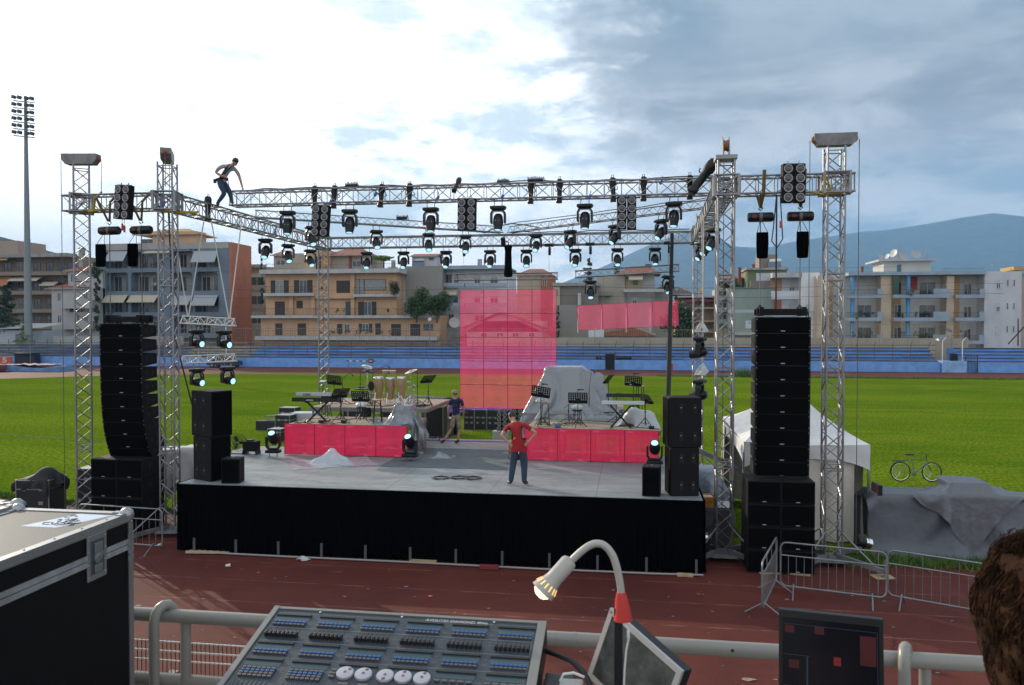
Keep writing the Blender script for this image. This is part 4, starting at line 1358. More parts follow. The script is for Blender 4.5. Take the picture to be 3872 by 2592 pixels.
mic_stand('microphone stand with long boom rising to the right over the congas', 1410, 1408, 25.0, DU, (1462, 1380))
mic_stand('microphone stand between the right cymbal and the tilted music stand', 1578, 1412, 25.3, DU, (1567, 1402))
mic_stand('microphone stand at the right edge of the big tarpaulin', 2228, 1475, 24.6, DRU, (2236, 1400))
mic_stand('short microphone stand right of the white bundle', 2330, 1487, 23.6, DRL, (2347, 1487))
mic_stand('microphone stand beside the single case, left of the walking man', 1663, 1555, 25.6, 1.59, None, False)
mic_stand('microphone stand at the right front corner of the big tarpaulin', 2150, 1530, 23.4, DRL, (2132, 1545), False)
def cymbal(label, u, v, y, zf, tilt, R=.19, dark=False):
 p = at(u, v, y)
 H = p.z - zf
 t = thing('cymbal_stand', label, 'cymbal', (p.x, y, zf))
 MB().tube((0, 0, .05), (0, 0, H + .03), .012, 6).bev((0, 0, H * .5), (.04, .04, .06), .01).bev((0, 0, H * .8), (.035, .035, .05), .01).build('pole', M_CHROME, t)
 b = MB()
 tripod(b, 0, .30, .28, a0=.1)
 b.build('tripod', M_CHROME, t)
 c = MB().lathe([(0, .03), (.04, .026), (.06, .012), (R, -.02), (R, -.024), (.06, .006), (0, .02)], 24)
 o = c.build('cymbal', mat('cymbal_bronze', (.55, .50, .40), .22, metal=.9) if not dark else M_SATIN, t, smooth=True)
 o.location = (0, 0, H)
 o.rotation_euler = (rad(12), rad(tilt), 0)
cymbal('pale cymbal tilted down to the right, left of the congas', 1388, 1386, 25.5, DU, 18)
cymbal('pale cymbal tilted up to the right, right of the congas', 1553, 1403, 25.6, DU, -16, .22)
cymbal('low dark tray stand under the left cymbal', 1390, 1402, 25.2, DU, 8, .17, True)
def conga(label, u, y, zf, wood, h=.76, r=.165, top=1425):
 p = at(u, top, y)
 H = p.z - zf
 t = thing('conga_drum', label, 'drum', (p.x, y, zf), 0, 'conga drums on the left riser')
 z0 = H - h
 m = wood
 MB().lathe([(r * .62, z0), (r * .74, z0 + .12), (r * 1.0, z0 + .36), (r * 1.10, z0 + .50), (r * 1.06, z0 + .64), (r * .98, H - .015)], 20).build('shell', m, t, smooth=True)
 MB().lathe([(r * 1.0, H - .05), (r * 1.08, H - .05), (r * 1.08, H - .02), (r * 1.0, H)], 20).build('rim', M_CHROME, t, smooth=True)
 MB().lathe([(0, H + .004), (r * 1.0, H + .004), (r * 1.0, H - .01)], 20).build('drumhead', mat('drum_skin', (.62, .56, .46), .6), t)
 b = MB()
 for k in range(5):
  a = k * 2 * PI / 5 + .3
  b.tube((math.cos(a) * r * 1.12, math.sin(a) * r * 1.12, H - .03), (math.cos(a) * r * 1.13, math.sin(a) * r * 1.13, H - .30), .008, 5)
 b.build('lug', M_CHROME, t)
 b = MB()
 for k in range(3):
  a = k * 2 * PI / 3
  b.tube((math.cos(a) * r * .8, math.sin(a) * r * .8, z0 + .25), (math.cos(a) * r * 1.3, math.sin(a) * r * 1.3, .01), .011, 5)
 b.build('stand', M_CHROME, t)
M_ASH = mat('pale_drum_wood', (.36, .25, .12), .35, noise=.22, nscale=7, stretch=(5, 5, .6))
conga('left conga drum of the three in pale wood', 1431, 25.6, DU, M_ASH, top=1426)
conga('middle conga drum, directly under the bongos', 1476, 25.7, DU, M_ASH, top=1428, r=.155)
conga('right conga drum of the three in pale wood', 1518, 25.6, DU, M_ASH, top=1426, r=.145)
p = at(1471, 1402, 25.5)
t = thing('bongo_drums', 'pair of small pale wood bongos mounted above the congas', 'drum', (p.x, 25.5, DU))
for s in (-1, 1):
 MB().lathe([(.085, -.09), (.10, 0), (.105, .05)], 16, (s * .125, 0, p.z - DU - .05)).build('shell', M_ASH, t, smooth=True)
 MB().lathe([(.108, .03), (.112, .03), (.112, .06), (0, .062)], 16, (s * .125, 0, p.z - DU - .05)).build('rim', mat('drum_skin', (.62, .56, .46)), t, smooth=True)
MB().bx(-.03, .03, -.03, .03, p.z - DU - .12, p.z - DU - .05).tube((-.12, .06, p.z - DU - .15), (-.16, .1, .02), .01, 5).tube((.12, .06, p.z - DU - .15), (.16, .1, .02), .01, 5).tube((0, .1, p.z - DU - .15), (0, .12, .02), .01, 5).build('stand', M_CHROME, t)
for k, (u, vt) in enumerate([(1545, 1440), (1562, 1455), (1390, 1450), (1505, 1500)]):
 p = at(u, vt, 25.1)
 t = thing('hardware_stand', ['chrome percussion stand right of the congas, left one', 'chrome percussion stand right of the congas, right one', 'chrome percussion stand left of the congas', 'short chrome stand under the congas'][k], 'drum stand', (p.x, 25.1 + .1 * k, DU))
 MB().tube((0, 0, 0.02), (0, 0, p.z - DU), .014, 6).bev((0, 0, (p.z - DU) * .7), (.05, .04, .06), .012).bev((0, 0, (p.z - DU) * .95), (.11, .03, .03), .01).build('pole', M_CHROME, t)
 b = MB()
 tripod(b, 0, .26, .3, a0=.5 * k)
 b.build('tripod', M_CHROME, t)
def stool(label, u, v, y, zf, seat, wrap=None, R=.16, legs=4):
 p = at(u, v, y)
 H = p.z - zf
 t = thing('bar_stool', label, 'stool', (p.x, y, zf), random.random(), 'bar stools on the risers')
 MB().lathe([(0, H - .035), (R * .9, H - .035), (R, H - .02), (R, H - .005), (R * .93, H), (0, H)], 20).build('seat', seat, t, smooth=True)
 for k in range(legs):
  a = k * 2 * PI / legs + .4
  MB().tube((math.cos(a) * R * .7, math.sin(a) * R * .7, H - .03), (math.cos(a) * R * 1.12, math.sin(a) * R * 1.12, .0), .012, 5).build('leg', M_SATIN, t)
 MB().path([(math.cos(a_ / 16 * 2 * PI) * R * .98, math.sin(a_ / 16 * 2 * PI) * R * .98, H * .33) for a_ in range(16)], .009, 5, closed=True).build('foot_ring', M_SATIN, t)
 if wrap:
  random.seed(int(u))
  bm = bmesh.new()
  bmesh.ops.create_icosphere(bm, subdivisions=3, radius=1)
  for v_ in bm.verts:
   k_ = 1 + random.uniform(-.10, .10)
   v_.co = Vector((v_.co.x * R * 1.1 * k_, v_.co.y * R * 1.0 * k_, v_.co.z * .085 * k_))
  bm.verts.index_update()
  w = MB().add([v_.co + Vector((wrap[0], -.02, H + .07)) for v_ in bm.verts], [[v_.index for v_ in f.verts] for f in bm.faces])
  bm.free()
  o = w.build('plastic_wrapped_pad', M_FILM, None)
  o.location = t.location
  tag(o, 'crumpled clear plastic bundle on the ' + {1366: 'stool left of the tan bar stool', 2062: 'tan stool left of the tarpaulin', 2183: 'stool in front of the big tarpaulin', 2420: 'farthest stool on the right riser'}[u], 'bundle')
M_FILM = mat('crumpled_clear_film', (.58, .64, .68), .18, noise=.3, nscale=9, bump=.8, bscale=14, spec=.8, alpha=.72)
M_TAN = mat('tan_seat', (.42, .22, .11), .5)
stool('bar stool with tan round seat, in front of the left conga', 1428, 1511, 22.5, DL, M_TAN)
stool('black stool behind the crossed legs of the left keyboard stand', 1234, 1533, 23.6, DL, M_SATIN)
stool('stool with a plastic bundle on it, left of the tan stool', 1366, 1540, 23.4, DL, M_SATIN, (0, 0))
stool('bar stool with tan seat, under the music stand left of the tarpaulin', 2062, 1523, 22.6, DRL, M_TAN, (-.1, 0))
stool('stool with a plastic bundle on it, in front of the tarpaulin', 2183, 1550, 22.9, DRL, M_SATIN, (0, 0))
stool('bar stool with light wooden seat, farthest back on the right riser', 2420, 1459, 25.4, DRU, mat('light_wood', (.45, .32, .18), .5), (-.28, 0))
stool('black stool behind the right keyboards', 2405, 1528, 23.6, DRL, M_SATIN)
def x_stand(label, u0, u1, vt, y, zf, keys):
 a, b_ = at(u0, vt, y), at(u1, vt, y)
 w = b_.x - a.x
 H = a.z - zf
 t = thing('keyboard_stand', label, 'keyboard stand', ((a.x + b_.x) / 2, y, zf))
 for s in (-1, 1):
  MB().box((0, s * .03, H / 2), (.05, .035, math.hypot(w, H)), Matrix.Rotation(s * math.atan2(w, H), 3, 'Y')).build('cross_leg', M_SATIN, t)
  MB().tube((s * w / 2, -.22, .02), (s * w / 2, .22, .02), .018, 6).build('foot', M_SATIN, t)
  MB().tube((s * w / 2, -.2, H), (s * w / 2, .2, H), .018, 6).build('arm', M_SATIN, t)
 MB().lathe([(.05, -.05), (.05, .05)], 12, (0, 0, H / 2), (0, 1, 0)).build('pivot', M_SATIN, t)
def keyboard(label, u0, u1, v0, v1, y, body, txt=None, d=.32, cat='keyboard', tilt=6, key=True):
 a, b_ = at(u0, v1, y), at(u1, v0, y)
 w, h = b_.x - a.x, max(b_.z - a.z, .06)
 t = thing('keyboard', label, cat, ((a.x + b_.x) / 2, y, min(a.z, b_.z)))
 R = Matrix.Rotation(rad(-tilt), 3, 'X')
 MB().bev((0, d / 2, h / 2), (w, d, h), .012, R).build('body', body, t, smooth=False)
 if key:
  n = 28
  for nm, m, rng_ in (('white_keys', M_WHITE, range(n)),):
   b = MB()
   for i in rng_:
    b.box(R @ Vector((-w * .44 + w * .88 * (i + .5) / n, d - .09, h + .004)), (w * .88 / n - .003, .14, .012), R)
   b.build('white_keys', M_WHITE, t)
  b = MB()
  for i in range(n - 1):
   if i % 7 not in (2, 6):
    b.box(R @ Vector((-w * .44 + w * .88 * (i + 1) / n, d - .13, h + .013)), (.012, .09, .012), R)
  b.build('black_keys', M_SATIN, t)
 if txt:
  s_, sz, m, px = txt
  text_mesh('lettering', s_, sz, m, t, Matrix.Translation((px * w, -.008, h * .5)) @ Matrix.Rotation(PI / 2, 4, 'X'), .0015, bold=.002)
 return t
M_SILVER = mat('silver_keyboard_shell', (.42, .43, .43), .35, metal=.4)
x_stand('black crossed keyboard stand on the left riser', 1163, 1238, 1520, 22.55, DL, None)
M_INK = mat('dark_ink', (.02, .02, .02), .5)
M_PALE = mat('pale_print', (.62, .62, .60), .5)
keyboard('silver keyboard on the upper tier of the left stand, dark lettering on its back', 1118, 1252, 1487, 1500, 22.42, M_SILVER, ('KORG', .085, M_INK, -.18))
keyboard('long black keyboard on the lower tier of the left stand', 1103, 1275, 1508, 1521, 22.35, M_SATIN, ('KURZWEIL', .045, M_PALE, -.1), d=.34)
tag(MB().bev((at(1240, 1505, 22.6).x, 22.6, at(1240, 1503, 22.6).z), (.34, .26, .12), .02).build('sound_module', M_SATIN), 'black sound module between the two left keyboards', 'sound module')
x_stand('black crossed keyboard stand on the right riser', 2310, 2385, 1535, 22.5, DRL, None)
keyboard('black keyboard on the upper tier of the right stand', 2292, 2416, 1492, 1504, 22.4, M_SATIN, d=.36)
keyboard('white keyboard on the lower tier of the right stand', 2276, 2437, 1520, 1532, 22.35, mat('white_keyboard_shell', (.55, .58, .60), .4), d=.34)
p = at(1220, 1443, 24.9)
t = thing('tablet_stand', 'small white-edged tablet on a thin stand left of the tall music stand', 'tablet stand', (p.x, 24.9, DU))
MB().tube((0, 0, .02), (0, 0, p.z - DU), .01, 6).build('pole', M_SATIN, t)
MB().bev((0, 0, p.z - DU), (.20, .14, .03), .006, Matrix.Rotation(.35, 3, 'X')).build('tablet', mat('pale_case', (.6, .6, .6), .4), t)
MB().bev((0, -.005, p.z - DU - .02), (.21, .15, .02), .005, Matrix.Rotation(.35, 3, 'X')).build('holder', M_SATIN, t)
# percussion table
p = at(1372, 1472, 25.0)
t = thing('percussion_table', 'low black percussion table left of the congas', 'table', (p.x, 25.0, DU))
MB().bev((0, 0, p.z - DU), (.46, .32, .03), .008).bev((-.05, 0, p.z - DU + .06), (.2, .1, .04), .01).build('tabletop', M_SATIN, t)
MB().tube((0, 0, 0.02), (0, 0, p.z - DU), .015, 6).build('pole', M_SATIN, t)
b = MB()
tripod(b, 0, .3, .3)
b.build('tripod', M_SATIN, t)
p = at(1290, 1478, 24.6)
t = thing('electronic_pad', 'black electronic drum pad tilted on a stand behind the left keyboards', 'drum pad', (p.x, 24.6, DU))
MB().bev((0, 0, p.z - DU), (.42, .30, .05), .015, Matrix.Rotation(.3, 3, 'X')).build('pad', M_SATIN, t)
MB().bev((.05, -.02, p.z - DU + .03), (.12, .1, .012), .004, Matrix.Rotation(.3, 3, 'X')).build('sticker', mat('red_sticker', (.45, .04, .03)), t)
MB().tube((0, 0, 0.02), (0, 0, p.z - DU - .02), .015, 6).build('pole', M_SATIN, t)
p = at(1403, 1460, 25.2)
tag(MB().lathe([(0, -.03), (.15, -.03), (.17, 0), (.15, .03), (0, .03)], 16, p, (1, -.3, .2)).tube(p, (p.x, 25.2, DU), .014, 5).build('splash_drum', M_SATIN, smooth=True), 'round black drum pad on a stand left of the left conga', 'drum pad')
# ------------------------------------------------------------------ crumpled plastic and tarpaulins
from mathutils import noise as MN
def smooth01(t):
 t = max(0, min(1, t))
 return t * t * (3 - 2 * t)
M_TARP = mat('silver_grey_tarpaulin', (.25, .26, .265), .26, metal=.2, spec=.6, crumple=(3.0, .13))
M_TARPD = mat('dark_grey_tarpaulin', (.105, .112, .128), .45, metal=.05, spec=.5, crumple=(2.6, .13))
M_FILMD = mat('smoky_plastic_sheet', (.20, .215, .225), .16, metal=.2, noise=.45, nscale=3, spec=.9, crumple=(4, .22))
def drape(label, name, cat, c, w, d, n, obs, floor, m, z0, slack=1.06, steps=190, rot=0.0, seed=1, it=9):
 """lay a cloth over boxes and balls: small position-based cloth solver, so folds hang as real sheeting does"""
 import numpy as np
 rs = np.random.RandomState(seed)
 nx, ny = n, max(4, int(n * d / w))
 gx, gy = np.meshgrid(np.linspace(-w / 2, w / 2, nx), np.linspace(-d / 2, d / 2, ny))
 hx, hy = w / (nx - 1), d / (ny - 1)
 cr, sr = math.cos(rot), math.sin(rot)
 P = np.stack([(gx * cr - gy * sr) / slack + c[0], (gx * sr + gy * cr) / slack + c[1], np.full(gx.shape, z0) + rs.randn(ny, nx) * .02], -1)
 P[..., 2] += .06 * np.sin(gx * 5 + seed) * np.sin(gy * 4.3)
 V = np.zeros_like(P)
 dg = math.hypot(hx, hy)
 def con(A, B, L, k):
  D = B - A
  ln = np.sqrt((D * D).sum(-1, keepdims=True)) + 1e-9
  C = D * (k * .5 * (ln - L) / ln)
  A += C
  B -= C
 for st_ in range(steps):
  old = P.copy()
  V[..., 2] -= .0022
  V *= .97
  P += V
  for _ in range(it):
   for o_ in (0, 1):
    con(P[:, o_:nx - 1:2], P[:, o_ + 1::2], hx, 1)
    con(P[o_:ny - 1:2], P[o_ + 1::2], hy, 1)
   con(P[:-1:2, :-1:2], P[1::2, 1::2][:P[:-1:2, :-1:2].shape[0], :P[:-1:2, :-1:2].shape[1]], dg, .6)
   con(P[1:-1:2, 1:-1:2], P[2::2, 2::2], dg, .6)
   con(P[:-1:2, 1::2], P[1::2, :-1:2][:P[:-1:2, 1::2].shape[0], :P[:-1:2, 1::2].shape[1]], dg, .6)
   con(P[:, :-4], P[:, 4:], hx * 4, .14)
   con(P[:-4], P[4:], hy * 4, .14)
   hit = np.zeros(P.shape[:2], bool)
   for q in obs:
    R = P - np.array(q[:3])
    if len(q) == 4:
     ln = np.sqrt((R * R).sum(-1))
     i_ = ln < q[3]
     P[i_] = np.array(q[:3]) + R[i_] * (q[3] / (ln[i_, None] + 1e-9))
    else:
     H = np.array(q[3:])
     pen = H - np.abs(R)
     i_ = (pen > 0).all(-1)
     if i_.any():
      pe = pen[i_]
      pe[:, 2] *= .6
      k = pe.argmin(-1)
      r_ = np.arange(len(k))
      Q_ = R[i_]
      Q_[r_, k] = np.where(Q_[r_, k] >= 0, 1, -1) * H[k]
      P[i_] = Q_ + np.array(q[:3])
    hit |= i_
   lo = P[..., 2] < floor
   P[..., 2] = np.maximum(P[..., 2], floor)
   hit |= lo
   P[hit, :2] = old[hit, :2] + (P[hit, :2] - old[hit, :2]) * .7
  V = np.clip(P - old, -.05, .05)
  V[hit] *= .6
 vs = [tuple(p) for p in P.reshape(-1, 3) - np.array([c[0], c[1], 0])]
 fs = [(j * nx + i, j * nx + i + 1, (j + 1) * nx + i + 1, (j + 1) * nx + i) for j in range(ny - 1) for i in range(nx - 1)]
 ob = MB().add(vs, fs).build(name, m, smooth=True, angle=75)
 ob.location = (c[0], c[1], 0)
 return tag(ob, label, cat)
def heap2(label, name, cat, fn, o, m, seed, nu=90, nv=30, fold=.05, ff=3.0, floor=None):
 b = MB()
 def g(a, r):
  x, y, z = fn(a * 2 * PI, r)
  q = Vector((x * ff + seed, y * ff, z * ff))
  f = fold * (.35 + .9 * r)
  d = Vector((MN.noise(q), MN.noise(q + Vector((9, 3, 1))), MN.noise(q + Vector((2, 7, 5)))))
  cr = (abs(MN.noise(q * 1.9 + Vector((0, 0, 4)))) - .22) * 1.4
  # vertical pleats
  pl = math.sin(a * 2 * PI * 11 + 3 * MN.noise(q * .5)) * .5 * r * r
  out = Vector((math.cos(a * 2 * PI), math.sin(a * 2 * PI), 0)) * (cr + pl * .8)
  zz = z + (d.z + cr * .4) * f
  if floor is not None:
   zz = max(zz, floor + .006)
  return (x + (d.x + out.x) * f, y + (d.y + out.y) * f, zz)
 b.grid(g, nu, nv)
 ob = b.build(name, m, smooth=True, angle=38)
 ob.location = o
 tag(ob, label, cat)
 return ob
def post(u, v, y, w=.09, zb=0.0):
 p = at(u, v, y)
 return (p.x, y, p.z - w * 1.6, w * 1.6)
DECKS = [(-1.80, 25.85, 1.35, 1.57, 1.57, 1.36), (-1.05, 22.98, 1.3, 1.90, 1.05, 1.235)]
drape('big silver grey tarpaulin draped over the drum kit on the right rear riser', 'tarpaulin', 'tarpaulin', (-1.95, 25.35), 4.1, 4.0, 70,
  DECKS + [post(2074, 1384, 25.0, .10), post(2206, 1369, 25.1, .09), post(2264, 1410, 25.6, .12), (at(2140, 1400, 25.7).x, 25.7, 3.42, .60, .62, .68), (at(2235, 1400, 25.9).x, 25.9, 3.2, .30, .5, .58)],
  .02, M_TARP, 4.5, slack=1.03, seed=3, rot=.06)
LD = [(-8.2, 22.98, 1.27, 1.85, 1.05, 1.265), (-8.4, 25.95, 1.4, 1.97, 1.67, 1.395)]
drape('smoky plastic sheet draped over gear at the right end of the left riser', 'plastic_sheet', 'plastic sheet', (-6.75, 22.75), 2.3, 2.0, 64,
  LD + [post(1508, 1522, 22.7, .07), post(1560, 1528, 23.0, .08), (at(1530, 1570, 22.8).x, 22.8, 2.75, .28, .25, .30), (-6.15, 22.7, 1.9, .10, .2, .42)], SZ + .01, M_FILMD, 3.5, slack=1.10, seed=5, rot=.3)
def small_heap(rx, ry, h, k=1.0):
 def f(a, r):
  return (math.cos(a) * rx * r * (1 + .2 * math.sin(a * 3 + k)), math.sin(a) * ry * r * (1 + .18 * math.sin(a * 2 + k * 2)), h * (1 - smooth01(r)) + .01)
 return f
drape('smoky plastic sheet end lying crumpled on the stage floor', 'plastic_sheet', 'plastic sheet', (-5.40, 22.0), .8, .6, 30, [(-5.45, 22.0, SZ, .16), (-5.25, 21.95, SZ, .11)], SZ + .01, M_FILMD, SZ + .35, slack=1.35, seed=2)
drape('heap of clear plastic film in front of the left LED strip', 'plastic_film', 'plastic film', (-8.15, 20.6), 2.3, 1.5, 56, [(-8.2, 20.7, SZ + .28, .13), (-7.8, 20.6, SZ + .05, .14), (-8.6, 20.55, SZ, .14)], SZ + .01, mat('milky_clear_film', (.66, .72, .76), .13, spec=.9, alpha=.6, crumple=5), SZ + .6, slack=1.16, seed=4, rot=.5)
drape('white translucent plastic bundle behind the right keyboards', 'plastic_bundle', 'plastic sheet', (.30, 23.1), 1.7, 1.3, 42, [(-1.05, 22.98, 1.3, 1.90, 1.05, 1.235), (.1, 23.1, 2.75, .30), (.5, 23.2, 2.7, .26)], .02, mat('white_translucent_sheet', (.50, .52, .53), .35, alpha=.93, crumple=4), 3.2, slack=1.2, seed=6, rot=-.3)
# clutter on deck floors
random.seed(21)
def wires(label, x0, x1, y0, y1, z, n, r=.008):
 for _ in range(1):
  b = MB()
  x, y = x0, y0
  pts = []
  a = 0
  for i in range(n):
   a += random.uniform(-1.3, 1.3)
   x = min(max(x + math.cos(a) * .12, x0), x1)
   y = min(max(y + math.sin(a) * .12, y0), y1)
   pts.append((x, y, z + random.uniform(.005, .05)))
  tag(b.path(pts, r, 4).build('cable', M_BLKS), label, 'cable')
wires('tangle of black cable on the front edge of the low left riser', -9.9, -7.4, 22.0, 23.2, DL, 90)
wires('tangle of black cable among the legs behind the congas', -10.1, -6.6, 24.5, 26.5, DU, 120, .01)
wires('tangle of black cable on the low right riser', -2.7, .7, 22.05, 23.3, DRL, 100)
wires('tangle of black cable on the rear right riser beside the tarpaulin', -.9, .0, 24.4, 26.5, DRU, 90, .012)
for k, (u, v, y, z) in enumerate([(1215, 1600, 22.2, DL), (2110, 1608, 22.2, DRL), (2520, 1600, 22.3, DRL), (1300, 1598, 22.3, DL)]):
 p = at(u, v, y)
 tag(MB().bev((p.x if k != 2 else .6, y, z + .05), (.16, .12, .08), .02).build('pedal', (M_SATIN, M_BLUEC, M_SATIN, M_SATIN)[k]), ['black foot pedal under the left keyboards', 'blue wrapped pedal beside the bar stool on the right riser', 'black pedal at the right end of the right riser', 'black pedal beside the sideways music stand'][k], 'pedal')
# boxes seen under the rear risers
tag(MB().bev((-8.95, 26.0, .95), (2.3, 1.2, 1.0), .02).build('flight_case', mat('pale_grey_case', (.45, .47, .50), .5, noise=.1, nscale=2)), 'long pale grey case under the high left riser', 'flight case')
t = thing('speaker_cabinet', 'round-fronted black monitor under the high left riser', 'loudspeaker', (-8.35, 24.0, DL))
MB().bev((0, 0, .15), (.3, .12, .3), .04).build('cabinet', M_BLK, t)
MB().lathe([(.11, 0), (.12, .01), (.05, .005), (.03, .012)], 16, (0, -.062, .15), (0, -1, 0)).build('cone', M_BLKS, t, smooth=True)
# ------------------------------------------------------------------ people
M_SKIN = mat('skin', (.42, .23, .15), .55, noise=.1, nscale=20)
M_HAIRD = mat('dark_hair', (.018, .013, .010), .6, noise=.3, nscale=60)
def figure(name, label, loc, rotz, J, E, colors, mats, scale=1.0):
 """one continuous skinned body. J: joint -> (x,y,z,radius or (rx,ry)); E: bones; colors: bone -> material index"""
 names = list(J)
 idx = {n: i for i, n in enumerate(names)}
 me = bpy.data.meshes.new(name)
 me.from_pydata([J[n][:3] for n in names], [(idx[a], idx[b]) for a, b, _ in E], [])
 ob = bpy.data.objects.new(name, me)
 COL.objects.link(ob)
 sk = ob.modifiers.new('skin', 'SKIN')
 sk.use_smooth_shade = True
 sk.branch_smoothing = .6
 lay = me.skin_vertices[0].data if me.skin_vertices else None
 if lay is None:
  bm = bmesh.new()
  bm.from_mesh(me)
  bm.verts.layers.skin.verify()
  bm.to_mesh(me)
  bm.free()
  lay = me.skin_vertices[0].data
 for n, i in idx.items():
  r = J[n][3]
  lay[i].radius = r if isinstance(r, tuple) else (r, r)
  lay[i].use_root = (i == 0)
 ss = ob.modifiers.new('sub', 'SUBSURF')
 ss.levels = 2
 ss.render_levels = 2
 bpy.context.view_layer.update()
 dg = bpy.context.evaluated_depsgraph_get()
 m2 = bpy.data.meshes.new_from_object(ob.evaluated_get(dg))
 bpy.data.objects.remove(ob)
 m2.materials.clear()
 for m in mats:
  m2.materials.append(m)
 bones = [(Vector(J[a][:3]), Vector(J[b][:3]), c) for a, b, c in E]
 for p in m2.polygons:
  c = Vector(p.center)
  best, bc = 9, 0
  for a, b, col in bones:
   d = b - a
   t = max(0, min(1, (c - a).dot(d) / max(d.length_squared, 1e-9)))
   q = (c - (a + d * t)).length
   if q < best:
    best, bc = q, col
  p.material_index = bc
  p.use_smooth = True
 o = bpy.data.objects.new(name, m2)
 COL.objects.link(o)
 o.location = loc
 o.rotation_euler = (0, 0, rotz)
 o.scale = (scale,) * 3
 tag(o, label, 'person')
 return o
def head_part(parent, c, d, up=(0, 0, 1), cap=None, hair=M_HAIRD, back=True, short=True):
 """face features, ears and hair on the head ball at c, facing d"""
 c, d, u = Vector(c), Vector(d).normalized(), Vector(up).normalized()
 r = d.cross(u).normalized()
 u = r.cross(d).normalized()
 R = Matrix((r, d, u)).transposed()
 hb = MB()
 def skull(a, v):
  th = a * 2 * PI
  ph = v * PI * .60
  k = 1.0
  x = math.sin(ph) * math.cos(th)
  y = math.sin(ph) * math.sin(th)
  z = math.cos(ph)
  if y > .25:          # hairline: keep the face clear
   z = max(z, .42 + .2 * (y - .25))
  return Vector(c) + R @ Vector((x * .086 * k, y * .104 - .006, z * .118 + .012))
 hb.grid(skull, 24, 12)
 hb.build('hair', hair, parent, smooth=True, angle=80)
 for s in (-1, 1):
  e = MB().lathe([(.008, -.012), (.022, -.006), (.026, .004), (.012, .008)], 8, c + R @ Vector((s * .082, -.005, -.01)), R @ Vector((s, -.3, 0)))
  e.build('ear', M_SKIN, parent, smooth=True)
 e = MB().lathe([(.006, 0), (.018, .02), (.012, .03)], 8, c + R @ Vector((0, .088, -.022)), R @ Vector((0, 1, -.5)))
 e.build('nose', M_SKIN, parent, smooth=True)
 dk_ = mat('dark_features', (.05, .02, .018), .5)
 for s in (-1, 1):
  MB().box(c + R @ Vector((s * .032, .098, .012)), (.022, .006, .008), R).build('eye', dk_, parent)
 MB().box(c + R @ Vector((0, .096, -.062)), (.045, .006, .007), R).build('mouth', dk_, parent)
 if cap:
  cb = MB()
  cb.lathe([(.100, -.005), (.104, .03), (.098, .065), (.07, .102), (.02, .118), (0, .120)], 16, c + R @ Vector((0, -.01, .015)), u)
  cb.build('cap', cap, parent, smooth=True)
  cb = MB().prism([(-.075, .0), (-.06, .07), (0, .095), (.06, .07), (.075, 0)], -.004, .004, R=R @ Matrix.Rotation(-PI / 2, 3, 'X') @ Matrix.Rotation(PI, 3, 'Z'), o=c + R @ Vector((0, .075, .03)))
  cb.build('cap_peak', cap, parent)
def fingers(J, E, hand, wrist, tag_, curl, spread, col, r=.009):
 """four unequal fingers and a thumb growing from the palm"""
 h, w = Vector(J[hand][:3]), Vector(J[wrist][:3])
 d = (h - w).normalized()
 s = Vector(spread).normalized()
 s = (s - d * s.dot(d)).normalized()
 n = d.cross(s)
 c = Vector(curl)
 for k, L in enumerate((.072, .080, .075, .060)):
  o = s * (.030 - .020 * k)
  a = h + d * .030 + o
  b = a + d * L * .45 + c * L * .35
  e = b + d * L * .20 + c * L * .55
  J['%sf%da' % (tag_, k)] = (*a, r)
  J['%sf%db' % (tag_, k)] = (*b, r * .92)
  J['%sf%dc' % (tag_, k)] = (*e, r * .8)
  E += [(hand, '%sf%da' % (tag_, k), col), ('%sf%da' % (tag_, k), '%sf%db' % (tag_, k), col), ('%sf%db' % (tag_, k), '%sf%dc' % (tag_, k), col)]
 a = h + s * .035 - d * .005
 b = a + s * .025 + d * .03 + c * .01
 J[tag_ + 'ta'] = (*a, r * 1.15)
 J[tag_ + 'tb'] = (*b, r)
 E += [(hand, tag_ + 'ta', col), (tag_ + 'ta', tag_ + 'tb', col)]
# man in the red shirt: standing, back to the audience, hands on hips, looking down
J = {
 'pelvis': (.0, .0, .93, (.185, .13)),
 'waist': (-.01, .0, 1.08, (.175, .125)),
 'chest': (-.05, .05, 1.30, (.215, .14)),
 'upper': (-.09, .10, 1.42, (.175, .12)),
 'neck': (-.15, .17, 1.50, .055),
 'jaw': (-.19, .22, 1.535, .072),
 'skull': (-.205, .245, 1.60, (.085, .100)),
 'sL': (-.26, .08, 1.39, .065), 'eL': (-.41, -.03, 1.17, .045), 'wL': (-.27, -.05, 1.03, .031), 'hL': (-.225, -.075, 1.00, (.036, .022)),
 'sR': (.12, .06, 1.43, .068), 'eR': (.42, -.03, 1.25, .046), 'wR': (.285, -.05, 1.08, .031), 'hR': (.235, -.08, 1.04, (.036, .022)),
 'hemL': (-.09, .0, .86, .125), 'kL': (-.145, .03, .49, .092), 'aL': (-.19, -.02, .10, .068), 'bL': (-.195, .03, .045, (.048, .04)), 'tL': (-.30, .12, .035, (.045, .030)),
 'hemR': (.09, .0, .86, .125), 'kR': (.125, .03, .49, .092), 'aR': (.13, -.02, .10, .068), 'bR': (.135, .02, .045, (.048, .04)), 'tR': (.20, .13, .035, (.045, .030)),
}
